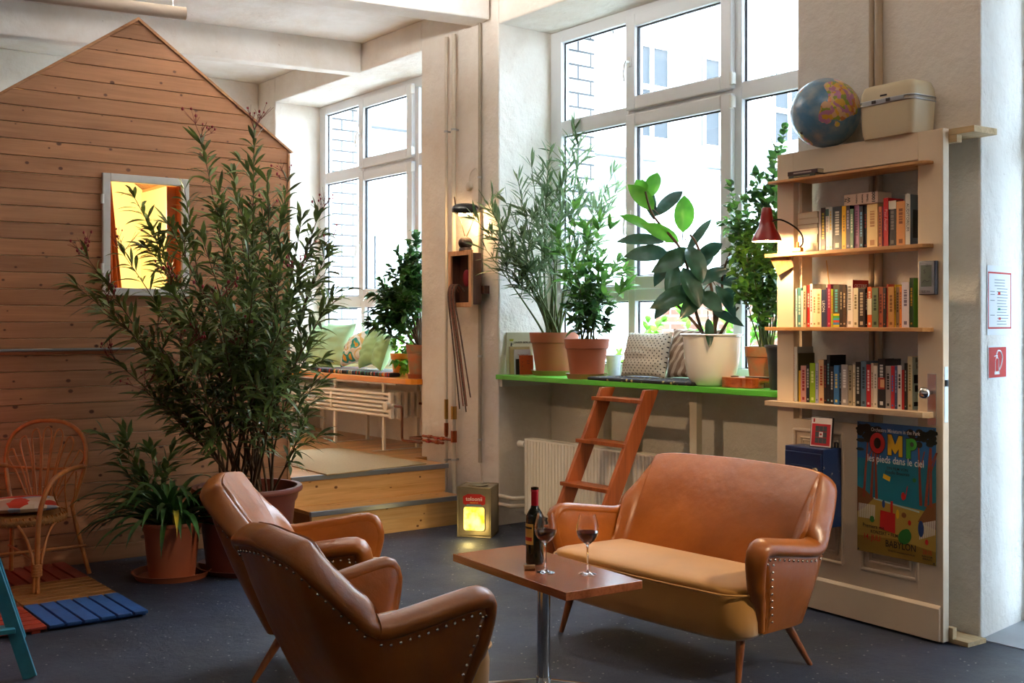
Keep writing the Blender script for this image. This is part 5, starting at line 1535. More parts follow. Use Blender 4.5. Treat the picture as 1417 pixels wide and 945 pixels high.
leaning(swall(496, .30), .28, zt_, 0, .45, -.1, 'white cushion with green and yellow flowers on the orange bench', [M_flo], .44, .32, .15, 7, .25)
leaning(swall(517, .24), .22, zt_, 0, .35, -.25, 'leaf green cushion leaning over the floral cushion', [M_pg], .40, .36, .15, 8, .2)
leaning(swall(535, .20), .16, zt_, 0, .30, -.35, 'leaf green cushion beside the orange flower pot', [M_pg], .40, .34, .15, 9, -.1)
# ficus and pots on the bench
def bench_thing(name, label, cat, px, w): return thing(name, label, cat, W(swall(px, w), w, ZB), 0)
t = bench_thing('flower_pot', 'orange painted flower pot with a saucer on the window bench', 'pot', 556, .10)
pot(t, .098, .19, M_orn, 'rim', mat('pale_saucer', 'c8a070', .5)); D0 = dep(556, .10)
rnd = random.Random(31); st = MB(); lf = MB()
branchy(st, lf, (0, 0, .15), [lcl(t, a, b, D0 + c) for a, b, c in ((545, 470, -.05), (560, 455, 0), (572, 480, -.1), (548, 500, -.14), (566, 505, -.16), (580, 500, -.1), (575, 450, 0), (583, 470, .0), (560, 512, -.16))], rnd, leaf_L=.06, leaf_w=.042, r0=.003, bend=.02, start=.25, step=.03, side=2, side_len=.12, spread=.04, droop=.4, shape=OVAL, whorl=2)
st.build('stems', [M_stem2], t, smooth=70); lf.build('foliage', [M_ficl], t, smooth=60)
t = thing('potted_ficus', 'dense small leaved ficus in a plain clay pot at the right end of the bench', 'potted plant', W(-1.165, .05, ZB), 0)
hz = pot(t, .105, .27, M_ter2, 'rim', M_ter); D0 = W(-1.165, .05).y
rnd = random.Random(33); st = MB(); lf = MB()
branchy(st, lf, (0, 0, hz - .03), [lcl(t, a, b, D0 + c) for a, b, c in ((574, 322, .15), (565, 335, 0.1), (550, 350, .1), (562, 360, .0), (540, 370, 0), (530, 395, 0), (515, 405, 0), (515, 430, -.1), (512, 448, -.1), (535, 420, -.2), (552, 395, -.1), (556, 425, -.1), (565, 400, .0), (545, 440, -.15), (568, 375, .1), (568, 345, .15), (525, 385, .1), (555, 375, .15), (540, 410, .15))], rnd, leaf_L=.085, leaf_w=.045, r0=.008, bend=.03, start=.5, step=.026, side=6, side_len=.17, spread=.02, droop=.55, shape=OVAL, whorl=2, sidestart=.5)
st.build('stems', [M_stem], t, smooth=70); lf.build('foliage', [M_fic], t, smooth=60)

# shrubs in the courtyard bed behind the shelf
def shrub(label, s, w, h, seed):
    t = thing('courtyard_shrub', label, 'shrub', W(s, w, -.2), 0, 'courtyard shrubs'); rnd = random.Random(seed); st = MB(); lf = MB()
    branchy(st, lf, (0, 0, 0), [V((rnd.uniform(-.5, .5), rnd.uniform(-.5, .5), h * rnd.uniform(.7, 1))) for q in range(9)], rnd, leaf_L=.11, leaf_w=.06, r0=.008, start=.2, step=.06, side=4, side_len=.35, spread=.15, droop=.3, shape=OVAL)
    st.build('stems', [M_stem], t); lf.build('foliage', [M_ficl], t, smooth=60)
shrub('light green shrub in front of the brick wall, outside left of the dotted cushion', swall(857, 1.7), 1.7, 1.75, 1)
shrub('light green shrub outside the window behind the white pot', swall(1015, 2.4), 2.4, 2.0, 2)
shrub('light green shrub outside the left window behind the bench cushions', swall(520, 2.2), 2.2, 1.7, 3)
# ================================================================== DOOR TURNED INTO A BOOKCASE
DR = -math.atan2(.832, .554); DP = V((1.437, 6.11, .0))
DM = Matrix.Translation(DP) @ Matrix.Rotation(DR, 4, 'Z')
de = V((math.cos(DR), math.sin(DR))); dn = V((-math.sin(DR), math.cos(DR)))
def dx(px, y=0.0):
    u = (px - CX) / F; ax = DP.x + y * dn.x; ay = DP.y + y * dn.y
    return (u * ay - ax) / (de.x - u * de.y)
def dz(px, py, y=0.0):
    p = DM @ V((dx(px, y), y, 0)); return CH - (py - HZ) / F * p.y
def dt(name, label, cat, x, y, z, rot=0, group=None):
    return thing(name, label, cat, DM @ V((x, y, z)), DR + rot, group)
M_door = mat('old_cream_door_paint', 'e2cdb0', .45, var=.06, vscale=4, bump=.12, bscale=14)
M_shelfw = wood('shelf_pine', 'd09a60', 'a87038', 1, axis=0, rough=.45)
door = dt('door_bookcase', 'old cream panelled door leaning on the wall, fitted with book shelves', 'bookcase', 0, 0, 0)
DW = dx(1305); xi = dx(1098); xo = dx(1270); DH = dz(1190, 196)
zr = dz(1190, 232); zp = dz(1160, 585)
m = MB(); m.box(0, xi, 0, .045, .01, DH); m.build('stile', [M_door], door, bevel=.003)
m = MB(); m.box(xo, DW, 0, .045, .01, DH); m.build('stile', [M_door], door, bevel=.003)
m = MB(); m.box(xi, xo, 0, .045, zr, DH); m.build('top_rail', [M_door], door)
m = MB(); m.box(xi, xo, .012, .034, .27, zp - .05); m.build('panel_board', [M_door], door)
m = MB(); m.box(xi, xo, 0, .045, zp - .05, zp); m.build('middle_rail', [M_door], door)
m = MB(); m.box(xi, xo, 0, .045, .01, .27); m.build('bottom_rail', [M_door], door)
xm = (xi + xo) / 2
m = MB(); m.box(xm - .055, xm + .055, .0, .045, .27, zp - .05); m.build('muntin', [M_door], door)
for a, b_ in ((xi, xm - .055), (xm + .055, xo)):
    m = MB()
    for ins, r_ in ((.004, .010), (.045, .006), (.058, .004)):
        y_ = .008 if ins > .01 else .002
        q = [(a + ins, y_, .27 + ins), (b_ - ins, y_, .27 + ins), (b_ - ins, y_, zp - .05 - ins), (a + ins, y_, zp - .05 - ins)]
        for k in range(4): m.tube([q[k], q[(k + 1) % 4]], r_, 8)
    m.build('moulding', [M_door], door, smooth=60)
m = MB(); m.box(0.004, DW - .012, -.014, 0, .012, .165); m.prism([(0, .165), (0, .18), (-.014, .165)][::-1], .004, DW - .012, axis='x'); m.build('kick_board', [M_door], door, bevel=.002)
m = MB(); m.box(xi - .001, xi + .018, .0455, .125, zp, zr); m.build('jamb_board', [M_door], door)
m = MB(); m.box(xo - .018, xo + .001, .0455, .125, zp, zr); m.build('jamb_board', [M_door], door)
sh_y = []
specs = [(1275, 222, 226, 'thin'), (1275, 337, 342.5, 'thin'), (1275, 453.3, 459, 'thin'), (1280, 571, 579, 'thick')]
SHZ = []
for k_, (px, yt, yb, kind) in enumerate(specs):
    za, zb2 = dz(px, yt, -.06), dz(px, yb, -.06)
    SHZ.append(za)
    xr = dx(1283, -.05); xl = -.03 if k_ else -.01
    q = [(xl, -.065), (xr - .05, -.065), (xr - .02, -.058), (xr, -.035), (xr, -.001), (xo - .019, -.001), (xo - .019, .125), (xi + .019, .125), (xi + .019, -.001), (xl, -.001)]
    m = MB(); m.prism(q, zb2, za); o = m.build('shelf', [M_shelfw if k_ < 3 else wood('shelf_board_painted', 'cdb79a', 'b89c7c', 1, axis=0, rough=.4)], door, bevel=.002)
    if k_:
        m = MB(); m.box(xr - .04, xr + .004, -.066, -.066 + .02, zb2 - .001, za + .001); 
# top edge trim and lock
m = MB(); m.box(dx(1284), dx(1296), -.004, 0, dz(1290, 588), dz(1290, 517)); pt_ = m.build('knob_plate', [M_steel], door, bevel=.001)
kx = dx(1290); kz = dz(1281, 544, -.06)
m = MB(); m.cyl((kx, -.004, kz), (kx, -.045, kz), .009, seg=14); m.sphere((kx, -.062, kz), .029, 20, 14, sc=(1, .75, 1)); m.build('knob', [M_chrome], pt_, smooth=60)
m = MB(); m.box(DW, DW + .002, .010, .035, dz(1309, 585), dz(1309, 508)); lk = m.build('lock_plate', [M_steel], door)
m = MB(); m.box(DW + .001, DW + .008, .014, .031, dz(1309, 535), dz(1309, 526)); m.build('latch', [M_black], lk)
M_batt = wood('raw_spruce', 'd6bc90', 'b4946a', 1, axis=0, rough=.7)
m = MB(); m.prism([(.03, .048), (DW + .13, .048), (DW + .13, .225), (DW, .235), (.03, .135)], DH - .03, DH); m.build('top_board', [M_batt], door, bevel=.002)
m = MB(); m.box(DW - .05, DW + .04, .048, .085, DH - .065, DH - .031); m.build('top_batten', [M_batt], door)
m = MB(); m.box(DW - .12, DW + .09, .06, .20, .0, .022); fb = m.build('floor_wedge', [M_batt], door, bevel=.001)
m = MB(); m.box(DW - .10, DW + .02, .0455, .075, .023, .075); m.build('floor_wedge', [M_batt], door, bevel=.001)

# ------------------------------------------------------------------ books
rb = random.Random(2)
BC = {}
def bcol(c, r_=.5):
    if c not in BC: BC[c] = mat('book_cloth_' + c, c, r_)
    return BC[c]
ALL = []
def crop(ox, oy, sc_): return lambda a, b: (ox + a / sc_, oy + b / sc_)
def books(shelf, cf, bottom, rows, ztop_, group, shname):
    prev = None
    rows = [tuple(r[:5]) + (r[5].replace(' and ', '-').replace('-lettered', ' lettered').replace('-topped', ' topped'),) + tuple(r[6:]) for r in rows]
    names = [r[5] for r in rows]
    for i, r in enumerate(rows):
        x0, x1, yt, c, acc, nm = r[:6]; txt = r[6] if len(r) > 6 else None
        d = rb.uniform(.105, .122) if not (len(r) > 7) else r[7]
        yf = .004 + rb.uniform(0, .008)
        (p0, _), (p1, _) = cf(x0, 0), cf(x1, 0)
        a, b_ = dx(p0, yf), dx(p1, yf)
        if prev is not None: a = max(a, prev + .0006)
        b_ = max(b_, a + .006); b_ = min(b_, xo - .021)
        if a < xi + .02: a = xi + .0205
        prev = b_
        (pm, py) = cf((x0 + x1) / 2, yt)
        h = dz(pm, py, yf) - ztop_ - .001
        th = b_ - a
        L = names[i - 1] if i else None; Rn = names[i + 1] if i + 1 < len(names) else None
        t = dt('book', None, 'book', a, yf, ztop_ + .0005, 0, group)
        if L and Rn: lab = f'{nm} book between {L} and {Rn} ones, {shname}'
        elif Rn: lab = f'{nm} book at the left end, before {Rn}, {shname}'
        else: lab = f'{nm} book at the right end, after {L}, {shname}'
        t['label'] = lab; ALL.append(lab)
        m = MB()
        e = .0014
        m.box(0, th, 0, e, 0, h); m.box(0, e, e, d, 0, h); m.box(th - e, th, e, d, 0, h)
        m.build('cover', [bcol(c)], t)
        m = MB(); m.box(e, th - e, e, d - .003, .002, h - .003); m.build('pages', [M_page], t)
        if acc:
            m = MB()
            if txt:
                m.text(txt, min(th * .82, .03), (th * .5, -.0007, h * .55), (0, 0, -1), (1, 0, 0), ext=.0003)
            else:
                # publisher's mark and title bar
                w_ = th * .42; z_ = h * rb.uniform(.78, .9); 
                while z_ > h * rb.uniform(.3, .5):
                    l_ = rb.uniform(.006, .016); m.box(th * .5 - w_ / 2, th * .5 + w_ / 2, -.0006, 0, z_ - l_, z_); z_ -= l_ + .004
                m.box(th * .5 - w_ / 2, th * .5 + w_ / 2, -.0006, 0, h * .06, h * .06 + w_)
            m.build('spine_print', [bcol(acc, .5)], t)
        if len(r) > 8 and r[8]: r[8](t, th, h, d)

cA = crop(1080, 250, 6.748); cB = crop(1085, 370, 6.748); cC = crop(1075, 465, 6.44)
def cover_osterie(t, th, h, d):
    m = MB(); m.box(th, th + .0006, .002, d, h * .55, h - .001); m.build('red_cover_band', [bcol('c22a26')], t)
    m = MB(); m.text('OSTERIE', .026, (th + .001, d * .5, h * .87), (0, 1, 0), (0, 0, 1), ext=.0003); m.build('cover_print', [bcol('f0e8dc')], t)
def cover_cat(t, th, h, d):
    m = MB(); m.box(th, th + .0006, .002, d, .002, h - .002); m.build('front_cover', [bcol('4f8a22')], t)
def cover_teal(t, th, h, d):
    m = MB(); m.box(th, th + .0006, .002, d, .002, h - .002); f_ = m.build('front_cover', [bcol('a9b8a8')], t)
    m = MB(); m.text('Bobby', .030, (th + .001, d * .52, h * .93), (0, 1, 0), (0, 0, 1), ext=.0003); m.text('lehr', .036, (th + .001, d * .5, h * .81), (0, 1, 0), (0, 0, 1), ext=.0003)
    m.box(th + .0006, th + .0012, .012, d - .01, h * .5, h * .66); m.box(th + .0006, th + .0012, .02, d - .02, h * .34, h * .46); m.box(th + .0006, th + .0012, .012, d - .01, h * .07, h * .15)
    m.build('cover_print', [bcol('1a1c1e')], t)
def cover_grey(t, th, h, d):
    m = MB(); m.box(th, th + .0006, .002, d, .002, h - .002); m.build('front_cover', [bcol('5a6672')], t)
    m = MB(); m.box(th + .0006, th + .0011, .02, d - .01, h * .15, h * .7); m.build('cover_photo', [bcol('23262a')], t)
def bands(t, th, h, d):
    m = MB(); cs = ['e0c020', '58a030', '3c9cb0', 'd04020', '3c7cb0', 'c8b020']
    for q, c in enumerate(cs): m.box(0, th, -.0008, 0, h * (.32 - .053 * q) - h * .05, h * (.32 - .053 * q), q)
    m.build('colour_bands', [bcol(c) for c in cs], t)
def pengu(t, th, h, d):
    m = MB(); m.box(0, th, -.0008, 0, h * .31, h * .71); m.build('cream_band', [bcol('eadfc0')], t)
def redpan(t, th, h, d):
    m = MB(); m.box(th * .04, th * .96, -.0008, 0, h * .38, h * .62, 0); m.box(th * .35, th * .9, -.0011, -.0008, h * .42, h * .58, 1); m.build('spine_picture', [bcol('a02c20'), bcol('d8a070')], t)
def whitetop(t, th, h, d):
    m = MB(); m.box(0, th, -.0008, 0, h * .82, h); m.build('white_title_box', [bcol('d8d0c0')], t)
def greentop(t, th, h, d):
    m = MB(); m.box(0, th, -.0008, 0, h * .80, h * .96); m.build('green_title_box', [bcol('3c5c4c')], t)
SA = 'upper door shelf'; SB = 'middle door shelf'; SC = 'lowest door shelf'
books(0, cA, 0, [
    (360, 376, 285, 'e0ccc4', None, 'thin pinkish'), (378, 418, 252, '241c1c', 'b8a020', 'narrow black'), (418, 452, 248, 'd8cfc0', 'a89a90', 'white green-headed', None, .11, greentop),
    (452, 484, 244, 'b4bcc0', 'c8a040', 'light grey'), (484, 572, 240, '1c1a1a', 'b8b0a4', 'thick black'), (572, 610, 236, 'd8a414', '8a6a10', 'yellow'), (612, 648, 230, '342c3c', '8c8494', 'dark violet'),
    (650, 680, 262, '5c7c64', 'c0c4b0', 'green and silver'), (680, 734, 222, '8c5878', '5c3850', 'mauve'), (735, 772, 235, '20242c', '5c8cac', 'blue-lettered black'), (774, 806, 235, '2c2c34', 'a04030', 'dark slate'),
    (808, 906, 216, 'dcbc84', 'b07c50', 'thick cream'), (916, 944, 240, 'b05c34', '4c2018', 'rust'), (945, 960, 238, '8c4c6c', None, 'thin purple'), (962, 1006, 160, 'b81820', 'd8a0a0', 'tall red', 'Paul Auster', .118),
    (1008, 1080, 186, '241c1c', '6c6460', 'black white-topped', None, .112, whitetop), (1082, 1164, 190, 'd08c50', '7c4420', 'orange-tan'), (1166, 1210, 124, 'd4d0c8', '3c3c44', 'tall pale grey', 'AUDITORIUM', .120, cover_grey)],
    SHZ[1], 'books on the upper shelf of the door', SA)
books(1, cB, 0, [
    (76, 108, 200, 'b8d8d0', '4ca0a8', 'pale turquoise'), (110, 162, 190, '4c8080', 'c0d0b8', 'teal'), (160, 176, 215, 'eae0d0', None, 'thin white'), (178, 206, 168, 'b8a488', '6c5438', 'beige spotted'),
    (207, 240, 166, 'b83028', 'e8c8b8', 'scarlet'), (241, 266, 154, 'd8e0dc', 'd05c50', 'tall bluish white'), (268, 300, 200, 'ecdcb8', '9c8860', 'ivory'), (300, 346, 200, 'e4d4a8', 'a08c58', 'butter coloured'),
    (348, 388, 205, '2c3450', 'e0dcd4', 'navy blue', 'LEON'), (389, 404, 186, '40284c', None, 'thin dark purple'), (405, 436, 156, '94183c', 'c8788c', 'crimson'), (437, 456, 200, '98b020', 'c83040', 'lime and red'),
    (457, 516, 162, '4c4434', '58a8a8', 'colour-banded brown', None, .115, bands), (518, 546, 166, '2c2018', 'a08c70', 'darkest brown'), (548, 578, 162, '48301c', 'c0a888', 'chocolate brown'), (582, 640, 116, 'f0e8dc', '9c9488', 'tall white', None, .122, cover_osterie),
    (645, 690, 190, 'e8dcbc', '8c7c58', 'cream'), (692, 754, 196, '30201a', 'b8a488', 'espresso brown'), (756, 776, 186, '181416', 'c0b8b0', 'narrow black'), (778, 818, 180, 'd85c18', 'e8dcc0', 'orange cream-banded', None, .11, pengu),
    (820, 878, 186, '6c7850', '2c3424', 'olive and ochre'), (880, 922, 180, '9c4c2c', '5c2418', 'rusty red'), (924, 950, 186, '1c1414', '8c4434', 'black red-printed'), (952, 970, 156, 'c85c44', None, 'coral'),
    (972, 1024, 180, 'c08c4c', '7c4c20', 'ochre'), (1026, 1044, 158, 'd0ac20', '7c6010', 'golden yellow'), (1045, 1076, 182, '8c7050', '4c3820', 'taupe'), (1077, 1098, 176, 'dc7c1c', '8c4c10', 'bright orange'),
    (1100, 1166, 136, 'd8d0d8', '74687c', 'lavender white'), (1168, 1206, 96, '24401c', 'c08c20', 'tall dark green', None, .122, cover_cat)],
    SHZ[2], 'books on the middle shelf of the door', SB)
books(2, cC, 0, [
    (80, 97, 92, 'd0ccc0', 'b03828', 'tall pale', None, .124), (99, 133, 200, '94a0a4', '4c5458', 'cool grey'), (137, 193, 150, '4c4420', '8c8458', 'tall olive', None, .124), (195, 211, 305, 'd4a424', None, 'short yellow'),
    (213, 260, 263, 'c08c84', '8c2430', 'pink patterned'), (262, 291, 252, '1c1c28', 'b8b4b4', 'dark ink blue'), (293, 341, 240, '8cb01c', 'd4e08c', 'lime green'), (343, 370, 240, 'a4a4c0', '6c6c94', 'lilac'),
    (371, 418, 210, 'd8b080', 'a8401c', 'cream and rust'), (420, 442, 210, '201818', '8c3028', 'dark maroon'), (444, 472, 168, '141418', '5c8c90', 'tall black', None, .124), (474, 506, 270, '16161a', 'c0b8b0', 'short black'),
    (508, 551, 260, '3470a8', 'd0b868', 'blue and green'), (553, 574, 255, '24384c', '94a4b0', 'steel blue'), (575, 631, 254, '9c9490', 'e0dcd8', 'thick grey'), (633, 671, 260, 'ac9c7c', '5c5038', 'khaki'),
    (676, 699, 252, 'e0d0b0', 'a89468', 'thin ivory'), (701, 745, 230, '1c1814', 'b8b0a0', 'beige-lettered black'), (749, 796, 222, '5c7484', '2c3c48', 'slate blue'), (798, 834, 252, 'b81c24', 'e8c0b8', 'cherry red'),
    (836, 860, 240, 'dcc8ac', '9c8c70', 'tall cream'), (862, 894, 262, 'e8dcc8', 'a09480', 'plain white'), (900, 964, 202, '1c1618', 'c8c0b8', 'black red-panelled', None, .122, redpan), (968, 1014, 265, 'a8a098', '20201c', 'ash grey'),
    (1017, 1044, 265, 'b02430', '3c6cac', 'red and blue'), (1046, 1071, 266, '3c5c84', '8ca4c0', 'denim blue'), (1075, 1111, 260, 'e0d8d0', '3c3834', 'chalk white'), (1113, 1134, 300, 'a8201c', None, 'small red'),
    (1136, 1157, 240, '181c18', '8c8c80', 'thin black'), (1160, 1205, 182, 'dccca0', 'a08c58', 'thick parchment', None, .120, cover_teal)],
    SHZ[3], 'books on the lowest shelf of the door', SC)

# lying books
def lying(label, x0, x1, y0, y1, z, th, c, acc=None, page_front=False, rot=0, group='lying books on the door shelves', txt=None):
    t = dt('book', label, 'book', x0, y0, z, rot, group); wd_ = x1 - x0; d = y1 - y0
    e = .0016; m = MB()
    m.box(0, wd_, 0, d, 0, e); m.box(0, wd_, 0, d, th - e, th)
    if page_front: m.box(0, wd_, d - e, d, e, th - e)
    else: m.box(0, wd_, 0, e, e, th - e)
    m.build('cover', [bcol(c)], t)
    m = MB(); m.box(.002, wd_ - .002, (.003 if page_front else e), d - (e if page_front else .003), e, th - e); m.build('pages', [M_page], t)
    if acc:
        m = MB()
        if txt:
            for (fx, s_, tx_) in txt: m.text(tx_, s_, (wd_ * fx, -.0008, th * .5), (0, 0, 1), (-1, 0, 0), ext=.0003, bold=.02)
        else: m.box(wd_ * .2, wd_ * .8, -.0006, 0, th * .35, th * .65)
        m.build('spine_print', [bcol(acc)], t)
z_ = SHZ[0] + .0005
x0_, x1_ = dx(1092, -.05), dx(1131, -.05)
lying('thin dark green book lying below the dark red book on the top shelf', x0_, x1_ - .01, -.055, .06, z_, .014, '2c3428', 'a89868')
lying('dark red-brown book lying on top of the thin dark green book', x0_ - .006, x1_, -.055, .07, z_ + .0145, .022, '3c1818', 'b8a49c', rot=.03)
xs0, xs1 = xi + .0215, dx(1080 + 356 / 6.748, .01)
for q, (yb, yt, c, l) in enumerate(((640, 582, 'd8d0c0', 'white paperback lying at the bottom of the stack beside the red lamp'), (580, 505, 'e4dccc', 'thick white paperback second from the bottom of the lying stack'), (500, 442, 'c8bca8', 'greyish paperback in the middle of the lying stack'),
        (441, 405, '7c3c24', 'brown covered book below the two top books of the lying stack'), (402, 350, 'd0b898', 'cream book second from the top of the lying stack'), (348, 292, 'c8ac88', 'tan book on top of the lying stack'))):
    za = dz(1120, 250 + yb / 6.748, .01); zb2 = dz(1120, 250 + yt / 6.748, .01)
    if q == 0: za = SHZ[1] + .0005
    else: za = zprev + .0003
    lying(l, xs0, xs1 - .006 * (q % 2), .006, .118, za, max(.012, zb2 - za), c, None, True, group='stack of lying paperbacks beside the red lamp'); zprev = za + max(.012, zb2 - za)
zl = dz(1210, 250 + 213 / 6.748, .0)
xa, xb = dx(1080 + 600 / 6.748, .0), dx(1080 + 915 / 6.748, .0)
lying('thick pale paperback with black capital letters lying across the upper row of books', xa, xb, -.004, .105, zl + .004, .054, 'c8a894', '1c1814', txt=[(.88, .027, '1000'), (.70, .014, 'YEARS'), (.55, .011, 'MUSICAL'), (.38, .012, 'FRENCH'), (.15, .026, 'W'), (.05, .022, 'N')])

# weather station
w0_, w1_, z0_, z1_ = dx(1273.5, -.01), dx(1297, -.01), dz(1285, 408, -.01), dz(1285, 361, -.01)
ws_ = dt('weather_station', 'silver weather station with grey display fixed to the right side of the door', 'thermometer', w0_, -.001, z0_)
Ww, Hh = w1_ - w0_, z1_ - z0_
m = MB(); m.box(0, Ww, -.022, 0, 0, Hh); m.build('case', [mat('dark_silver_plastic', '4c5058', .4)], ws_, bevel=.003)
m = MB(); m.box(.004, Ww * .93, -.026, -.0222, .004, Hh - .004); fc = m.build('front_panel', [mat('silver_plastic', 'a8a8ac', .35, .5)], ws_, bevel=.002)
m = MB(); m.box(.016, Ww * .93 - .012, -.0275, -.0262, Hh * .24, Hh - .02); dsp = m.build('display', [mat('lcd_grey', '6c7468', .25)], ws_)
m = MB(); m.text('12:1', .020, (Ww * .58, -.0279, Hh * .86), ext=.0002, squash=.7); m.text('S', .026, (Ww * .40, -.0279, Hh * .68), ext=.0002); m.text('-2', .016, (Ww * .68, -.0279, Hh * .52), ext=.0002)
m.tube([(Ww * .25, -.028, Hh * .36), (Ww * .4, -.028, Hh * .44), (Ww * .55, -.028, Hh * .38), (Ww * .7, -.028, Hh * .42)], .0012, 6)
m.build('digits', [mat('lcd_ink', '181c18', .5)], dsp)
for q in range(4):
    m = MB(); x = .018 + q * (Ww - .05) / 3; m.cyl((x, -.026, Hh * .10), (x, -.029, Hh * .10), .005, seg=12); m.build('button', [M_steel], fc, smooth=50)

# ------------------------------------------------------------------ film poster
def poster():
    x0, x1 = dx(1189, -.002), dx(1298, -.002); z0 = dz(1245, 772, -.002); z1 = dz(1243, 587, -.002)
    Wd, H = x1 - x0, z1 - z0
    t = dt('poster', 'colourful illustrated film poster with red, yellow and green capitals pinned to the door', 'poster', x0, -.0165, z0)
    cs = dict(sky='1f5f94', sea='1a6f80', sand='a8893c', sand2='8c6c28', tree='142018', trunk='8c3c28', red='b8201c', yel='d8a820', grn='2c6c2c', grn2='3c9a34', white='e4dcd0', ink='1a1a1c', blue='24407c', hill='7c4c28', foam='a8c0b8')
    keys_ = list(cs); M_ = [mat('print_' + k_, c, .45) for k_, c in cs.items()]; I = {k_: i for i, k_ in enumerate(keys_)}
    m = MB(); m.box(0, Wd, 0, .0012, 0, H, I['sea']); 
    def P(u, v): return (u * Wd, v * H)
    lay = [0]
    def poly(pts, c, l):
        m.prism([P(*p) for p in pts], -.00025 * l, -.00025 * l + .0002, I[c], axis='y')
    def ell(u, v, ru, rv, c, l, rot=0, n=20):
        q = []
        for k_ in range(n):
            a = 2 * PI * k_ / n; x = ru * math.cos(a); y = rv * math.sin(a) * 1.0
            q.append((u + (x * math.cos(rot) - y * math.sin(rot)), v + (x * math.sin(rot) + y * math.cos(rot))))
        poly(q, c, l)
    poly([(0, .72), (1, .72), (1, 1), (0, 1)], 'sky', 1)
    poly([(0, 0), (1, 0), (1, .40), (.85, .385), (.5, .40), (.25, .42), (0, .45)], 'sand', 1)
    poly([(.22, .415), (.8, .365), (.8, .378), (.5, .402), (.22, .428)], 'foam', 2)
    poly([(0, 0), (1, 0), (1, .10), (.5, .14), (0, .12)], 'sand2', 2)
    poly([(0, .30), (.10, .34), (.22, .42), (.12, .47), (0, .50)], 'hill', 2); poly([(.78, .30), (1, .26), (1, .46), (.9, .43)], 'hill', 2)
    for x, l_ in ((.07, .05), (.17, .03), (.24, -.02), (.86, .05), (.92, .0), (.80, -.03)):
        poly([(x, .42), (x + .035, .42), (x + .03 + l_, .85), (x + .012 + l_, .85)], 'trunk', 3)
        poly([(x + .01 + l_ * .5, .66), (x + .022 + l_ * .5, .66), (x + l_ + .10, .82), (x + l_ + .085, .82)], 'trunk', 3)
    r2 = random.Random(6)
    for q in range(60):
        u = r2.choice([r2.uniform(.0, .30), r2.uniform(.68, 1.0)]) ; u = min(.96, max(.04, u)); v = .965 - abs(r2.gauss(0, .07)); ell(u, v, r2.uniform(.03, .075), r2.uniform(.012, .026), 'tree', 4)
    for q in range(14):
        x = .02 + q * .016; poly([(x, .26), (x + .007, .26), (x + .012, .37), (x + .004, .37)], 'white', 4)
        x = .80 + q * .014; poly([(x, .17 + .004 * q), (x + .006, .17 + .004 * q), (x + .012, .29 + .003 * q), (x + .004, .29 + .003 * q)], 'white', 4)
    # plain generic shapes: kites, box, balloons, sunshade like blobs
    poly([(.30, .20), (.50, .18), (.50, .33), (.31, .34)], 'red', 5); poly([(.44, .33), (.47, .33), (.47, .42), (.44, .42)], 'red', 5)
    ell(.62, .17, .085, .055, 'grn', 5, .3); ell(.82, .25, .035, .06, 'blue', 5); ell(.20, .26, .03, .025, 'grn', 5); ell(.53, .33, .02, .035, 'yel', 5); ell(.61, .33, .03, .02, 'hill', 5)
    poly([(.34, .585), (.43, .565), (.44, .60), (.35, .62)], 'yel', 5); ell(.74, .60, .022, .016, 'grn', 5); ell(.60, .47, .025, .03, 'red', 5); poly([(.62, .45), (.63, .45), (.66, .55), (.65, .55)], 'red', 5); ell(.89, .16, .02, .02, 'red', 5)
    ell(.68, .28, .02, .02, 'red', 5); ell(.35, .39, .02, .03, 'blue', 5); ell(.65, .22, .03, .012, 'grn', 6)
    y_ = -.0030
    def tx(s_, size, u, v, c, sq=1.0, bo=.004): m.text(s_, size * H, (u * Wd, y_, v * H), m=I[c], ext=.0002, squash=sq, bold=bo)
    tx('Orchestre Miniature in the Park', .042, .5, .945, 'white', .80)
    ell(.27, .845, .105, .085, 'ink', 7); ell(.27, .845, .098, .079, 'red', 8); ell(.27, .845, .045, .042, 'ink', 9); ell(.27, .845, .038, .036, 'tree', 10)
    def letM(g, c_, l_):
        poly([(.405 - g, .765 - g), (.455 + g, .765 - g), (.452 + g, .845), (.405 - g, .92 + g)], c_, l_); poly([(.545 - g, .76 - g), (.592 + g, .76 - g), (.592 + g, .915 + g), (.548 - g, .845)], c_, l_)
        poly([(.405 - g, .92 + g), (.405 - g, .86), (.50, .775 - g), (.50, .845 + g), (.452 + g, .92 + g)], c_, l_); poly([(.592 + g, .915 + g), (.545 - g, .915 + g), (.50, .845 + g), (.50, .775 - g), (.592 + g, .86)], c_, l_)
    letM(.006, 'ink', 7); letM(0, 'yel', 8)
    poly([(.634, .749), (.701, .749), (.701, .906), (.634, .906)], 'ink', 7); ell(.705, .862, .072, .050, 'ink', 7); poly([(.64, .755), (.695, .755), (.695, .90), (.64, .90)], 'grn2', 8); ell(.705, .862, .066, .045, 'grn2', 8); ell(.712, .862, .022, .018, 'tree', 9)
    tx('les pieds dans le ciel', .078, .5, .725, 'white', .80)
    tx('EIN FILM VON', .030, .53, .665, 'ink'); tx('Estelle Beauvais', .034, .53, .635, 'ink')
    tx('Premiere mit', .042, .22, .205, 'ink', .9); tx('KONZERT + FILM', .036, .36, .165, 'ink', .9)
    tx('14. JULI', .060, .20, .12, 'red', .85); tx('BABYLON', .072, .57, .095, 'ink', .85); tx('20:15', .044, .90, .085, 'red', .8)
    tx('TICKETS: www.babylonberlin.de', .018, .58, .045, 'ink'); tx('ROSA-LUXEM-', .018, .90, .055, 'ink', .8); tx('BURGPLATZ', .018, .90, .036, 'ink', .8)
    m.build('sheet', M_, t)
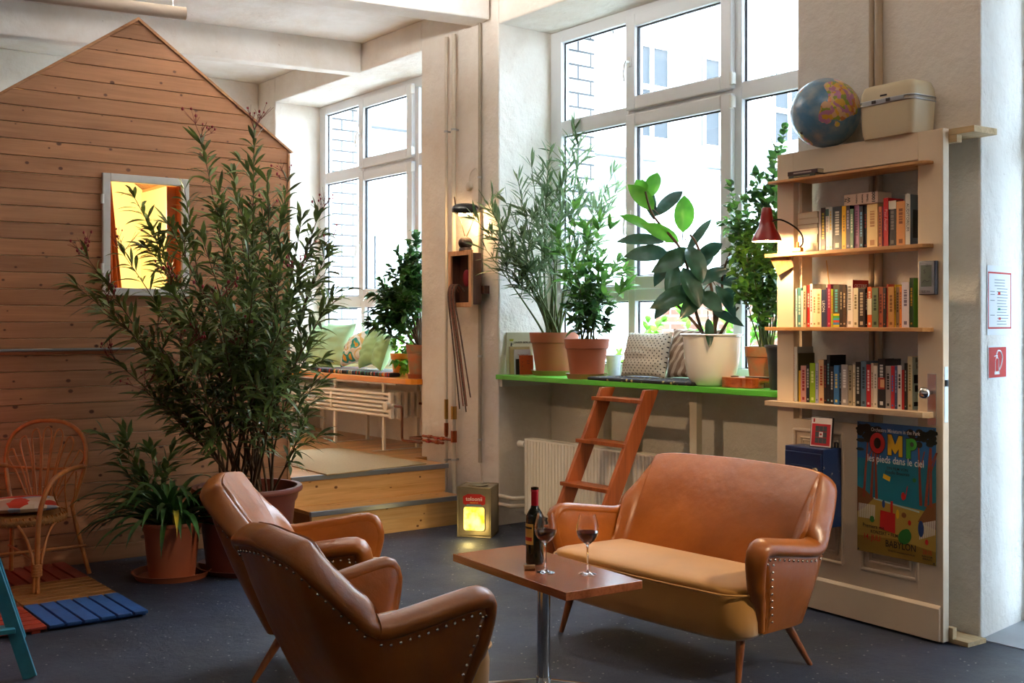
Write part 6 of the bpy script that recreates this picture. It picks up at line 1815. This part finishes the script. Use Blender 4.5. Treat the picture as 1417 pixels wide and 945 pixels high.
    for u, v in ((.02, .985), (.98, .985), (.02, .015), (.98, .015)):
        m = MB(); m.sphere((u * Wd, -.003, v * H), .004, 8, 6, sc=(1, .5, 1)); m.build('pin', [M_black], t, smooth=60)
poster()

# ------------------------------------------------------------------ blue cabinet with picture
p_ = .155
bx0, bx1 = dx(1085.5, -p_), dx(1138.5, -p_); bz1 = dz(1138, 622, -p_); bz0 = bz1 - .40
M_blue = mat('chipped_blue_paint', '1a3a78', .4, bump=.1, bscale=40)
kb = NT('chipped_blue'); tc = kb.node('ShaderNodeTexCoord'); nz = kb.node('ShaderNodeTexNoise', Scale=9, Detail=8, Roughness=.75); kb.link(tc.outputs['Object'], nz.inputs['Vector'])
rp = kb.node('ShaderNodeValToRGB'); kb.link(nz.outputs['Fac'], rp.inputs[0]); e = rp.color_ramp.elements; e[0].position = .625; e[0].color = rgb('12274e'); e[1].position = .64; e[1].color = rgb('b4a890')
kb.link(rp.outputs[0], kb.b.inputs['Base Color']); kb.b.inputs['Roughness'].default_value = .38
bc = dt('wall_cabinet', 'small chipped dark blue metal cabinet hanging on the door behind the sofa', 'cabinet', bx0, -p_, bz0)
Wb, Hb = bx1 - bx0, .40
m = MB(); m.box(0, Wb, .004, p_ - .016, 0, Hb); m.build('body', [kb.m], bc, bevel=.004)
m = MB(); m.box(.008, Wb - .008, -.006, .0035, .01, Hb - .025); d_ = m.build('door', [kb.m], bc, bevel=.003)
m = MB(); m.box(.05, Wb - .06, -.010, -.0062, .05, Hb - .09); m.build('door_panel', [kb.m], d_, bevel=.003)
m = MB(); m.cyl((Wb - .04, -.007, Hb - .11), (Wb - .04, -.018, Hb - .11), .014, seg=18); m.build('knob', [mat('worn_metal', 'b0a48c', .5, .6)], d_, smooth=50)
m = MB(); m.tube([(Wb - .03, p_ - .03, Hb + .001), (Wb - .03, p_ - .03, Hb + .025), (Wb - .01, p_ - .03, Hb + .025), (Wb - .01, p_ - .03, Hb + .001)], .004, 8); m.build('hook', [M_black], bc, smooth=60)
fp = DM @ V((dx(1121, -.10), -.10, bz1 + .0005))
pf = thing('framed_picture', 'small framed red and white picture leaning on top of the blue cabinet', 'picture', fp, DR + .08)
TM = Matrix.Rotation(-.10, 4, 'X')
fw_ = .125; fh = .155
m = MB(TM); m.box(-.004, fw_ + .004, 0, .012, 0, fh); m.build('case', [M_black], pf, bevel=.001)
m = MB(TM); m.box(0, fw_, -.001, -.0001, .004, fh - .004, 0); m.box(.006, fw_ - .006, -.0016, -.001, .010, fh - .035, 1)
for q in range(9):
    i, j = q % 3, q // 3
    if (i, j) == (1, 1): m.box(.028 + i * .024, .050 + i * .024, -.0022, -.0016, .022 + j * .030, .049 + j * .030, 0)
    else: m.box(.028 + i * .024, .050 + i * .024, -.0022, -.0016, .022 + j * .030, .049 + j * .030, 2)
m.box(.012, .022, -.0016, -.001, fh - .028, fh - .010, 1)
m.sphere((.063, -.0024, .067), .006, 10, 6, 1, sc=(1, .2, 1)); m.text('I', .012, (.056, -.0024, .067), m=2, ext=.0002)
m.build('picture', [mat('paper_white', 'd8ccc8', .6), mat('postcard_red', 'a82028', .5), mat('photo_grey', '44484a', .5)], pf)

# ------------------------------------------------------------------ globe
gp = DM @ V((dx(1143, .02), .015, DH + .0)); GRd = .178
gl = thing('globe', 'political world globe lying tilted on the board above the door', 'globe', (gp.x, gp.y, DH + .003 + GRd), .0)
def globemat():
    k = NT('globe_print'); tc = k.node('ShaderNodeTexCoord')
    nw = k.node('ShaderNodeTexNoise', Scale=9, Detail=4, Roughness=.6); k.link(tc.outputs['Object'], nw.inputs['Vector'])
    mxv = k.node('ShaderNodeMix', data_type='VECTOR'); mxv.inputs[0].default_value = .10
    k.link(tc.outputs['Object'], mxv.inputs[4]); k.link(nw.outputs['Color'], mxv.inputs[5])
    # countries: voronoi cells coloured at random
    vo = k.node('ShaderNodeTexVoronoi', Scale=44); k.link(mxv.outputs[1], vo.inputs['Vector']); sp = k.node('ShaderNodeSeparateColor'); k.link(vo.outputs['Color'], sp.inputs[0])
    rp = k.node('ShaderNodeValToRGB'); k.link(sp.outputs[0], rp.inputs[0]); rp.color_ramp.interpolation = 'CONSTANT'; els = rp.color_ramp.elements
    els[0].color = rgb('d8a83c'); els[1].position = .2; els[1].color = rgb('b87ca0')
    for po_, c in ((.38, '8ca03c'), (.55, 'd8b088'), (.7, 'c87840'), (.82, 'd8c04c'), (.92, 'c89c90')): e = els.new(po_); e.color = rgb(c)
    # land: blobs given by distances to a few centres
    last = None
    dirs = []
    inv = Matrix.Rotation(0, 3, 'Z')
    def dirpx(px, py):
        cxp, cyp, rp_ = 1145, 153, 48.0
        a = (px - cxp) / rp_; b = -(py - cyp) / rp_; c = math.sqrt(max(0, 1 - a * a - b * b))
        view = V((gl.location.x, gl.location.y, gl.location.z - CH)).normalized(); right = view.cross(V((0, 0, 1))).normalized(); up = right.cross(view)
        return (right * a + up * b - view * c).normalized()
    for (px, py, r_) in ((1158, 120, .28), (1168, 112, .25), (1178, 125, .34), (1185, 135, .3), (1165, 135, .34), (1175, 145, .34), (1160, 150, .24), (1145, 157, .20), (1150, 148, .22), (1168, 152, .24), (1160, 165, .05), (1161, 168, .09), (1118, 190, .20), (1112, 182, .12), (1122, 198, .2), (1113, 120, .1), (1182, 150, .2), (1190, 118, .3)):
        dv = dirpx(px, py) * GRd
        ds = k.node('ShaderNodeVectorMath', operation='DISTANCE'); ds.inputs[1].default_value = dv - V((0, 0, 0)); 
        ms_ = k.node('ShaderNodeVectorMath', operation='SUBTRACT'); 
        k.link(tc.outputs['Object'], ms_.inputs[0]); sc_ = k.node('ShaderNodeVectorMath', operation='SCALE'); sub = k.node('ShaderNodeVectorMath', operation='SUBTRACT'); sub.inputs[1].default_value = (.5, .5, .5)
        k.link(nw.outputs['Color'], sub.inputs[0]); k.link(sub.outputs[0], sc_.inputs[0]); sc_.inputs['Scale'].default_value = .06; k.link(sc_.outputs[0], ms_.inputs[1])
        k.link(ms_.outputs[0], ds.inputs[0])
        dvd = k.node('ShaderNodeMath', operation='DIVIDE'); dvd.inputs[1].default_value = r_ * GRd; k.link(ds.outputs['Value'], dvd.inputs[0])
        if last is None: last = dvd.outputs[0]
        else:
            mn = k.node('ShaderNodeMath', operation='MINIMUM'); k.link(last, mn.inputs[0]); k.link(dvd.outputs[0], mn.inputs[1]); last = mn.outputs[0]
    lt = k.node('ShaderNodeMath', operation='LESS_THAN'); lt.inputs[1].default_value = 1.0; k.link(last, lt.inputs[0])
    oc = k.node('ShaderNodeValToRGB'); n2 = k.node('ShaderNodeTexNoise', Scale=14, Detail=5); k.link(tc.outputs['Object'], n2.inputs['Vector']); k.link(n2.outputs['Fac'], oc.inputs[0])
    e = oc.color_ramp.elements; e[0].position = .42; e[0].color = rgb('4c80a4'); e[1].position = .70; e[1].color = rgb('8c9ca4')
    mx = k.node('ShaderNodeMix', data_type='RGBA'); k.link(lt.outputs[0], mx.inputs[0]); k.link(oc.outputs[0], mx.inputs[6]); k.link(rp.outputs[0], mx.inputs[7])
    k.link(mx.outputs[2], k.b.inputs['Base Color']); k.b.inputs['Roughness'].default_value = .3; k.b.inputs['Coat Weight'].default_value = .3
    return k.m
m = MB(); m.sphere((0, 0, 0), GRd, 48, 32); m.build('sphere', [globemat()], gl, smooth=80)
ax_ = V((-.75, -.25, -.62)).normalized()
m = MB(); m.cyl(ax_ * (GRd - .002), ax_ * (GRd + .006), .007, seg=12); m.build('axis_pin', [M_black], gl, smooth=60)

# ------------------------------------------------------------------ beauty case
cx0, cx1 = dx(1187, -.03), dx(1263, -.03); CD = .195; CHh = .315
vc = dt('vanity_case', 'cream vanity case with metal rim and clasps on the board above the door', 'case', cx0, -.03, DH + .0005)
M_case = mat('cream_case_shell', 'd2c2a0', .5, bump=.06, bscale=200)
Wc = cx1 - cx0
def crect(x0, x1, y0, y1, r, z, n=6):
    o = []
    for ax, ay, a0 in ((x1 - r, y0 + r, -PI / 2), (x1 - r, y1 - r, 0), (x0 + r, y1 - r, PI / 2), (x0 + r, y0 + r, PI)):
        for q in range(n): a = a0 + PI / 2 * q / (n - 1); o.append(V((ax + r * math.cos(a), ay + r * math.sin(a), z)))
    return o
m = MB(); m.loops([crect(.018, Wc - .018, .010, CD - .010, .03, 0), crect(.010, Wc - .010, .004, CD - .004, .032, .03), crect(0, Wc, 0, CD, .035, .195)])
m.build('lower_shell', [M_case], vc, smooth=45)
m = MB(); m.loops([crect(0, Wc, 0, CD, .035, .222), crect(.004, Wc - .004, .002, CD - .002, .035, .27), crect(.014, Wc - .014, .012, CD - .012, .034, .305), crect(.03, Wc - .03, .028, CD - .028, .03, CHh)])
m.build('lid', [M_case], vc, smooth=45)
m = MB(); m.loops([crect(.002, Wc - .002, .002, CD - .002, .034, .1955), crect(.002, Wc - .002, .002, CD - .002, .034, .2215)]); m.build('rim_channel', [mat('dull_white_band', 'b8ae98', .4)], vc, smooth=45)
for z in (.197, .220):
    m = MB(); m.tube(crect(-.001, Wc + .001, -.001, CD + .001, .035, z), .0045, 8, closed=True); m.build('metal_rim', [M_steel], vc, smooth=60)
m = MB(); m.box(Wc * .10, Wc * .86, -.007, -.0005, .199, .219); lk_ = m.build('lock_bar', [M_steel], vc, bevel=.001)
for x in (Wc * .32, Wc * .58):
    m = MB(); m.box(x - .012, x + .012, -.010, -.0072, .200, .218); m.cyl((x, -.010, .209), (x, -.012, .209), .004, seg=10); m.build('clasp', [mat('dark_clasp', '3a302c', .4)], lk_)
m = MB(); m.box(Wc * .42, Wc * .54, -.002, .003, .237, .247); m.build('badge', [MATS['dark_clasp']], vc)
for o_ in children(vc) + children(lk_):
    for v_ in o_.data.vertices: v_.co.z *= .83

# ------------------------------------------------------------------ red clamp lamp
LY = -.17
lz = dz(1061, 334, LY); lx = dx(1061, LY)
rl = dt('clamp_lamp', 'dark red bell shaped clamp lamp, switched on, left of the book shelves', 'lamp', lx, LY, lz)
M_redl = mat('red_enamel', '9c1c14', .3, coat=.3)
M_wi = mat('white_enamel_inside', 'f0e4d0', .5)
sh_ = [(.078, 0), (.074, .018), (.060, .045), (.045, .072), (.036, .10), (.030, .14), (.026, .172), (.022, .178), (0, .178)]
m = MB(); m.lathe(sh_, 36); m.lathe([(a * .94, b - .002) for a, b in sh_[:-1]][::-1] if False else [(.076, .0)] + [(max(0, a - .003), b) for a, b in sh_[1:-2]], 36, m=1)
m.build('shade', [M_redl, M_wi], rl, smooth=60)
kE = NT('warm_bulb_glass'); kE.b.inputs['Base Color'].default_value = (1, .9, .7, 1); kE.b.inputs['Emission Color'].default_value = (1, .72, .36, 1); kE.b.inputs['Emission Strength'].default_value = 30
m = MB(); m.sphere((0, 0, .028), .027, 18, 12); m.lathe([(.012, .05), (.014, .10)], 14); m.build('bulb', [kE.m], rl, smooth=70)
light('lamp_light', 'POINT', (0, 0, -.012), LAMP_E, (1, .66, .34), .03, rl)
e1_ = rl.matrix_basis.inverted() @ (DM @ V((dx(1109, -.045), -.045, dz(1109, 324, -.045)))); e0_ = V((.028, 0, .098))
top_ = (e0_ + e1_) / 2 + V((0, 0, .035))
e2_ = rl.matrix_basis.inverted() @ (DM @ V((dx(1104, -.05), -.05, SHZ[1] + .02)))
m = MB(); m.tube(smoothpts([e0_, e0_.lerp(top_, .6) + V((0, 0, .012)), top_.lerp(e1_, .45) + V((0, 0, .008)), e1_, e1_ + V((.008, 0, -.05)), e2_], 6), .0045, 8); m.build('gooseneck', [mat('dark_gooseneck', '2a1c18', .4, .5)], rl, smooth=60)
m = MB(); m.box(e2_.x - .035, e2_.x + .03, e2_.y - .012, e2_.y + .012, e2_.z - .018, e2_.z + .004); m.cyl((e2_.x - .0, e2_.y, e2_.z), (e2_.x, e2_.y, e2_.z + .035), .007, seg=10); m.build('clamp', [mat('amber_clamp', 'd88a20', .35)], rl, bevel=.004)
# glossy picture card
ca_ = [DM @ V((dx(a, LYc), LYc, dz(a, b, LYc))) for a, b, LYc in ((1066, 358, -.03), (1093, 350, -.012), (1098, 369, -.012), (1077, 381, -.03))]
m = MB(); nrm = (ca_[1] - ca_[0]).cross(ca_[3] - ca_[0]).normalized() * .0008
m.loops([[p - nrm for p in ca_], [p + nrm for p in ca_]]); 
tag(m.build('picture_card', [mat('card_brown', '7c4a28', .3, color2='b08858', vscale=26, coat=.3)]), 'glossy brown picture card hanging askew from the shelf corner under the red lamp', 'card')
# lamp cable looping down behind the books
m = MB(); m.tube(smoothpts([DM @ V((dx(1140, .10), .12, SHZ[1] - .04)), DM @ V((dx(1142, .10), .13, (SHZ[1] + SHZ[2]) / 2 + .03)), DM @ V((dx(1147, .10), .125, SHZ[2] + .1)), DM @ V((dx(1150, .10), .128, SHZ[2] + .02))], 6), .003, 6)
tag(m.build('lamp_cable', [mat('cream_cable', 'd8b070', .5)], smooth=60), 'thin cream cable hanging in the open field of the door bookcase', 'cable')

# ================================================================== PIPES ON THE PILLARS
def vpipe(name, label, s, w, z0, z1, r, m_, cat='pipe', clips=()):
    t = wt(name, label, cat, s, w)
    m = MB(); m.cyl((0, 0, z0), (0, 0, z1), r, seg=16); m.build('tube', [m_], t, smooth=60)
    for z in clips:
        m = MB(); m.cyl((0, 0, z - .008), (0, 0, z + .008), r + .004, seg=16); m.box(-.004, .004, 0, -w, z - .006, z + .006); m.build('clip', [M_steel], t, smooth=50)
    return t
s1_, s2_, s3_ = swall(617.5, -.04), swall(628, -.045), swall(664, -.02)
p1 = vpipe('riser_pipe', 'thin cream riser pipe with a brass joint, left of the two on the pillar', s1_, -.04, 0.0, 3.74, .0125, M_pipe, clips=(3.0, zwall(617, 636, -.04)))
p2 = vpipe('riser_pipe', 'thicker cream riser pipe on the pillar behind the wooden display box', s2_, -.045, .0, 3.74, .0185, M_pipe, clips=(3.0, zwall(628, 636, -.045)))
m = MB(); m.cyl((0, 0, zwall(617, 602, -.04)), (0, 0, zwall(617, 585, -.04)), .017, seg=14); m.cyl((0, 0, .61), (0, 0, .70), .0135, seg=14); m.build('copper_sleeve', [M_copper], p1, smooth=50)
m = MB(); m.cyl((0, 0, zwall(617, 592, -.04) + .07), (0, 0, zwall(617, 570, -.04) + .10), .016, seg=14); m.build('brass_joint', [M_brass], p1, smooth=50)
m = MB(); m.cyl((0, 0, zwall(628, 612, -.045)), (0, 0, zwall(628, 596, -.045)), .024, seg=14); m.build('copper_sleeve', [M_copper], p2, smooth=50)
m = MB(); m.cyl((0, 0, zwall(628, 580, -.045)), (0, 0, zwall(628, 562, -.045)), .0235, seg=14); m.build('brass_joint', [M_brass], p2, smooth=50)
# the two copper lines linking radiator and risers
for k_, (za, lab, se) in enumerate(((zwall(605, 606, -.06), 'upper copper heating line with red valve handle above the platform', s2_), (zwall(605, 612, -.06), 'lower copper heating line with red valve handle above the platform', s1_))):
    t = wt('copper_line', lab, 'pipe', 0, 0)
    m = MB(); m.cyl((-.94, -.055, za), (se - .02, -.055, za), .0105, seg=12)
    for q in (.25, .7): x = -.94 + (se + .92) * q; m.cyl((x - .018, -.055, za), (x + .018, -.055, za), .016, seg=12)
    m.build('tube', [M_copper], t, smooth=50)
    x = -.94 + (se + .92) * (.62 if k_ == 0 else .45); m = MB(); m.cyl((x, -.055, za), (x, -.095, za), .006, seg=8); m.box(x - .02, x + .02, -.10, -.092, za - .006, za + .006); m.build('valve_handle', [mat('red_plastic', 'a01c20', .4)], t)
cp = vpipe('cable_conduit', 'grey-beige cable conduit running down the right side of the pillar', s3_, -.02, zwall(664, 640, -.02), 3.764, .0135, mat('grey_beige_conduit', 'a89c8a', .5), 'conduit', clips=(2.6, 1.25, .62))
m = MB(); m.tube([(0, 0, zwall(664, 640, -.02)), (.02, .008, .3), (.03, .01, .14), (.04, .012, .01)], .0035, 6); m.build('cable', [M_pipe], cp, smooth=60)
s4_, s5_ = swall(1206, -.03), swall(1214, -.03)
vpipe('wall_pipe', 'narrow beige pipe running down the pillar behind the door bookcase', s4_, -.03, 0, ZC, .014, mat('beige_pipe', 'b09c84', .5), clips=(3.2,))
vpipe('wall_pipe', 'thicker beige pipe right beside the narrow one behind the door bookcase', s5_ + .01, -.03, 0, ZC, .020, MATS['beige_pipe'], clips=(3.2,))

# ================================================================== DISPLAY BOX, STRAPS AND BLACK WALL LAMP
wq = -.155
bx = wt('display_box', 'open wooden display box with red cloth and hanging straps fixed on the pillar', 'box', 0, 0)
a, b_ = swall(620, wq), swall(652, wq); zb0, zb1 = zwall(636, 425, wq), zwall(636, 347, wq)
M_bxw = wood('box_pine', 'd49c6c', 'b0764a', 1, axis=2, rough=.5)
m = MB(); frame_rect(m, a, b_, zb0, zb1, .035, wq, wq + .018); m.build('front_frame', [M_bxw], bx, bevel=.002)
M_dkw = wood('dark_box_wood', '5c3420', '3c2014', 1, axis=2, rough=.6)
m = MB(); m.box(a + .012, a + .022, wq + .018, -.062, zb0 + .02, zb1 - .02); m.box(b_ - .022, b_ - .012, wq + .018, -.062, zb0 + .02, zb1 - .02)
m.box(a + .022, b_ - .022, wq + .018, -.062, zb0 + .02, zb0 + .03); m.box(a + .022, b_ - .022, wq + .018, -.062, zb1 - .03, zb1 - .02); m.box(a + .012, b_ - .012, -.062, -.052, zb0 + .02, zb1 - .02)
m.build('case', [M_dkw], bx)
m = MB(); m.sphere(((a + b_) / 2 + .01, -.095, zb0 + .22), .05, 14, 10, sc=(.8, .5, 1.3)); m.build('red_cloth', [mat('red_cloth', '7c1420', .9)], bx, smooth=70)
m = MB(); m.box(a + .04, b_ + .02, -.051, -.001, zb0 + .1, zb0 + .16); m.build('wall_bracket', [M_dkw], bx)
rs_ = random.Random(9)
zt0 = zwall(636, 398, wq)
for i, (px, pe, ye) in enumerate(((628, 636, 566), (633, 641, 562), (637, 645, 570), (642, 646, 562), (646, 651, 550))):
    x0 = a + .045 + i * .021; x1 = swall(pe, wq - .02); ze = zwall(pe, ye, wq - .02)
    pts = [V((x0 + .01, wq + .05, zt0 - .03)), V((x0, wq + .01, zt0 + .02)), V((x0, wq - .022, zt0 - .01)), V((x0 + .003, wq - .026, zt0 - .12)), V((x0 * .6 + x1 * .4, wq - .024, zt0 * .55 + ze * .45)), V((x1, wq - .02, ze))]
    m = MB(); sp3 = smoothpts(pts, 8); n = len(sp3); m.tube(sp3, [.0095 * (1 - .45 * q / n) for q in range(n)], 8)
    o = m.build('beaded_strap', [mat('bead_strap_%d' % (i % 2), ('6c4a34', '7c5c40')[i % 2], .6, color2=('2c1c18', '8c3c30')[i % 2], vscale=70)], smooth=70, loc=P0, rot=R0)
    tag(o, ['brown beaded strap hanging leftmost from the display box', 'brown beaded strap, second from the left below the display box', 'longest beaded strap in the middle below the display box', 'dark beaded strap, second from the right below the display box', 'shortest beaded strap hanging rightmost from the display box'][i], 'strap', 'beaded straps hanging from the display box')
wl_s = swall(641, -.15); wl_z = zwall(641, 292, -.15)
wl = wt('wall_lamp', 'black pill shaped lamp, switched on, standing on the wooden display box', 'lamp', wl_s, -.13, wl_z, -R0)
lp = []
for q in range(13):
    th_ = PI * q / 12; lp.append((-.10 * math.cos(th_) ** 1 * (1 if True else 0), max(.0005, .052 * math.sin(th_) ** .6)))
m = MB()
vs = []; fs = []; K = 20
for x, r in lp:
    for k_ in range(K):
        a_ = -.5 + (PI + 1.0) * (k_ / (K - 1)) ; vs.append((x, -r * math.cos(a_), r * math.sin(a_) + .005))
for i in range(len(lp) - 1):
    for k_ in range(K - 1): fs.append((i * K + k_, i * K + k_ + 1, (i + 1) * K + k_ + 1, (i + 1) * K + k_))
m.add(vs, fs); o = m.build('shade', [mat('black_enamel', '14100f', .3, coat=.3)], wl, smooth=70); so = o.modifiers.new('t', 'SOLIDIFY'); so.thickness = .004
m = MB(); m.tube([(-.05, 0, -.018), (.05, 0, -.018)], .016, 12); m.build('bulb', [kE.m], wl, smooth=60)
zbx = zb1 - wl_z
m = MB(); m.tube(smoothpts([V((-.06, .02, .0)), V((-.03, .02, -.09)), V((.0, .02, zbx + .09))], 6), .0035, 8); m.tube(smoothpts([V((.07, .02, .0)), V((.05, .02, -.09)), V((.0, .02, zbx + .09))], 6), .0035, 8); m.tube([(-.075, .02, .04), (-.085, .02, .11)], .005, 6)
m.build('arms', [mat('lamp_rod', '6c5034', .5, .4)], wl, smooth=60)
m = MB(); m.sphere((0.0, .01, zbx + .058), .055, 16, 10, sc=(1, .75, .9)); m.lathe([(0, 0), (.05, 0), (.045, .02), (0, .025)], 18, c=(0, .01, zbx + .001)); m.build('base', [mat('base_brown', '3c2a20', .6, bump=.6, bscale=30)], wl, smooth=60)
light('wall_lamp_light', 'POINT', (0, -.005, -.055), WALL_E, (1, .62, .28), .03, wl)
sk = wt('light_switch', 'round painted-over junction box with a thin cable on the pillar', 'junction box', swall(651, 0), -.001, zwall(651, 258, 0))
m = MB(); m.lathe([(0, 0), (.035, 0), (.035, .018), (.028, .024), (0, .024)], 24); m2 = m
for i, v in enumerate(m.v): m.v[i] = (v[0], -v[2], v[1])
m.build('box', [M_pipe], sk, smooth=50)
m = MB(); m.tube(smoothpts([V((0, -.012, .035)), V((.02, -.012, .10)), V((.09, -.012, .13)), V((.13, -.012, .06))], 6), .003, 6); m.build('cable', [M_pipe], sk, smooth=60)

# ================================================================== SIGNS ON THE ENTRANCE REVEAL
def rev(px, py):
    u = (px - CX) / F; a = W(3.81, 0); b = W(3.74, .6); d = b - a
    t_ = (u * a.y - a.x) / (d.x - u * d.y); p = a + d * t_; return t_ * d.length, CH - (py - HZ) / F * p.y
ra = math.atan2((W(3.74, .6) - W(3.81, 0)).y, (W(3.74, .6) - W(3.81, 0)).x)
def rsign(name, label, c, fn):
    (t0, za), (t1, zb_) = rev(c[0], c[3]), rev(c[1], c[2])
    o = W(3.81, 0); d = V((math.cos(ra), math.sin(ra), 0)); p = o + d * t0
    nn = V((d.y, -d.x, 0)); p = p + nn * .003
    t = thing(name, label, 'sign', (p.x, p.y, za), ra)
    fn(t, t1 - t0, zb_ - za); return t
M_sr = mat('sign_red', 'c02c24', .5); M_sw = mat('sign_white', 'e8eaec', .5); M_sg = mat('sign_grey_print', '7c8488', .6); M_sgr = mat('sign_green', '2c8c6c', .5)
def s1f(t, w_, h):
    m = MB(); m.box(-.008, w_ + .008, -.001, 0, -.03, h + .03); m.build('paper', [M_sw], t)
    m = MB(); frame_rect(m, 0, w_, 0, h, .008, -.0018, -.001); m.build('red_border', [M_sr], t)
    r_ = random.Random(3); m = MB(); z = h - .025
    for q in range(16):
        if q < 3: x0, x1 = w_ * .28, w_ * .72
        else: x0 = w_ * r_.choice([.38, .40]); x1 = w_ * r_.uniform(.75, .9)
        z -= h * .052; m.box(x0, x1, -.0018, -.001, z, z + h * .012, 0)
        if q in (4, 5, 7, 12): m.box(w_ * .1, w_ * .28, -.0018, -.001, z, z + h * .012, 0)
    m.box(w_ * .42, w_ * .52, -.0022, -.0018, h * .60, h * .65, 1); m.box(w_ * .42, w_ * .52, -.0022, -.0018, h * .33, h * .365, 2); m.box(w_ * .44, w_ * .54, -.0022, -.0018, h * .16, h * .20, 1)
    m.build('print', [M_sg, M_sr, M_sgr], t, label='grey lines of print with small red and green symbols')
rsign('safety_notice', 'white safety notice with a red border on the bright entrance wall', (1366, 1398, 378, 455), s1f)
def s2f(t, w_, h):
    m = MB(); m.box(-.006, w_ + .006, -.001, 0, -.008, h + .008); m.build('backing', [M_sw], t)
    m = MB(); m.box(0, w_, -.0018, -.001, 0, h); m.build('red_field', [M_sr], t)
    m = MB(); X = lambda u: u * w_; Z = lambda v: v * h
    m.tube([(X(.36), -.002, Z(.14)), (X(.36), -.002, Z(.55))], .0022, 6); m.tube([(X(.56), -.002, Z(.14)), (X(.56), -.002, Z(.55))], .0022, 6)
    m.tube([(X(.36), -.002, Z(.55)), (X(.40), -.002, Z(.64)), (X(.52), -.002, Z(.64)), (X(.56), -.002, Z(.55))], .0022, 6)
    m.box(X(.32), X(.60), -.0026, -.0018, Z(.10), Z(.20)); m.box(X(.42), X(.50), -.0026, -.0018, Z(.64), Z(.74)); m.tube([(X(.30), -.002, Z(.70)), (X(.46), -.002, Z(.74))], .003, 6)
    m.tube(smoothpts([V((X(.42), -.002, Z(.76))), V((X(.50), -.002, Z(.88))), V((X(.66), -.002, Z(.86))), V((X(.76), -.002, Z(.66))), V((X(.70), -.002, Z(.42))), V((X(.58), -.002, Z(.24)))], 6), .0042, 6)
    m.build('extinguisher_symbol', [M_sw], t)
rsign('fire_extinguisher_sign', 'red square sign with a white fire extinguisher symbol below the notice', (1367, 1391, 480, 523), s2f)

# ================================================================== TUBE LIGHT UNDER THE CEILING
e_ = pd(257, 19, 7.2); tl2 = thing('ceiling_tube_light', 'long grey-beige tube shaped lamp hanging below the ceiling above the board house', 'lamp', e_, 0)
bdir = (W(-.17, -1) - W(0, 0)).normalized()
M_tube = mat('beige_tube', 'b8a898', .5)
m = MB(); m.cyl((0, 0, 0), bdir * .95, .040, seg=24); m.build('housing', [M_tube], tl2, smooth=60)
m = MB(); m.cyl(bdir * .95 + V((0, 0, .012)), bdir * 2.6 + V((0, 0, .012)), .028, seg=20); m.build('tube', [mat('frosted_tube', 'd8d0c4', .4)], tl2, smooth=60)
for q in (.08, 2.3):
    m = MB(); p = bdir * q; m.cyl(p + V((0, 0, .035)), V((p.x, p.y, ZC - e_.z)), .0022, seg=6); m.build('wire', [M_steel], tl2)

# ================================================================== LAMPS AND ADDED FILL ABOVE AND BEHIND THE VIEW
def uplighter(label, x, y, z, E, c=(1, .80, .62)):  # bowl lamps made up as fill for ceiling and upper walls
    t = thing('fill_uplighter', label, 'lamp', (x, y, z), 0, 'added fill lights')
    m = MB(); m.lathe([(0, -.06), (.10, -.05), (.20, .03), (.215, .10), (.20, .10), (.185, .035), (.09, -.035), (0, -.045)], 32); m.build('bowl', [M_wi], t, smooth=60)
    for k_ in range(3):
        a = k_ * 2 * PI / 3; m = MB(); m.cyl((.205 * math.cos(a), .205 * math.sin(a), .09), (.05 * math.cos(a), .05 * math.sin(a), ZC - z), .003, seg=6); m.build('rod', [M_steel], t)
    light('fill_light', 'POINT', (0, 0, .10), E, c, .07, t)
def spotlight(label, x, y, z, tgt, E, c=(1, .76, .52), ang=62):
    t = thing('ceiling_spotlight', label, 'lamp', (x, y, z), 0); d = (V(tgt) - V((x, y, z))).normalized()
    m = MB(); m.tube([-d * .16, -d * .14, V((0, 0, 0))], [.03, .055, .062], 24); m.build('housing', [M_black], t, smooth=50)
    m = MB(); m.cyl(-d * .08, V((0, 0, ZC - z)) - d * .08, .010, seg=10); m.build('stem', [M_black], t)
    light('spot', 'SPOT', d * .02, E, c, .05, t, math.radians(ang), d.to_track_quat('-Z', 'Y').to_euler(), .6)
def pendant(label, x, y, z, E, c=(1, .70, .42)):
    t = thing('pendant_lamp', label, 'lamp', (x, y, z), 0, 'pendant lamps of the lounge')
    m = MB(); m.lathe([(.03, .20), (.06, .18), (.16, .06), (.20, 0), (.196, 0), (.155, .055), (.05, .17), (.0, .175)], 32); m.build('shade', [M_wi], t, smooth=60)
    m = MB(); m.cyl((0, 0, .2), (0, 0, ZC - z), .004, seg=8); m.build('cord', [M_black], t)
    m = MB(); m.sphere((0, 0, .06), .04, 16, 10); m.build('bulb', [kE.m], t, smooth=70)
    light('pendant_light', 'POINT', (0, 0, -.02), E, c, .06, t)
for a in PENDANTS: pendant(*a)
for a in SPOTS: spotlight(*a)
for a in FILL_UPL: uplighter(*a)
# red lamp far left lighting the boards
t = thing('red_lamp', 'red paper lamp standing on the floor left of the rattan chair, outside the view', 'lamp', (RED[0], RED[1], 0), 0)
m = MB(); m.lathe([(0, 0), (.10, 0), (.13, .1), (.13, .35), (.10, .45), (0, .45)], 24, c=(0, 0, .55)); m.build('paper_shade', [mat('red_paper', 'd04818', .8, emit='ff4a14', estr=3)], t, smooth=60)
m = MB(); m.cyl((0, 0, 0), (0, 0, .56), .012, seg=12); m.cyl((0, 0, 0), (0, 0, .02), .11, seg=24); m.build('stand', [M_black], t, smooth=50)
light('red_light', 'POINT', (0, -.0, 1.12), RED[2], (1, .22, .06), .1, t)
import collections
dups = [k_ for k_, v in collections.Counter(o.get('label') for o in bpy.data.objects if o.get('category')).items() if v > 1]
if dups: print('DUPLICATE LABELS', dups)
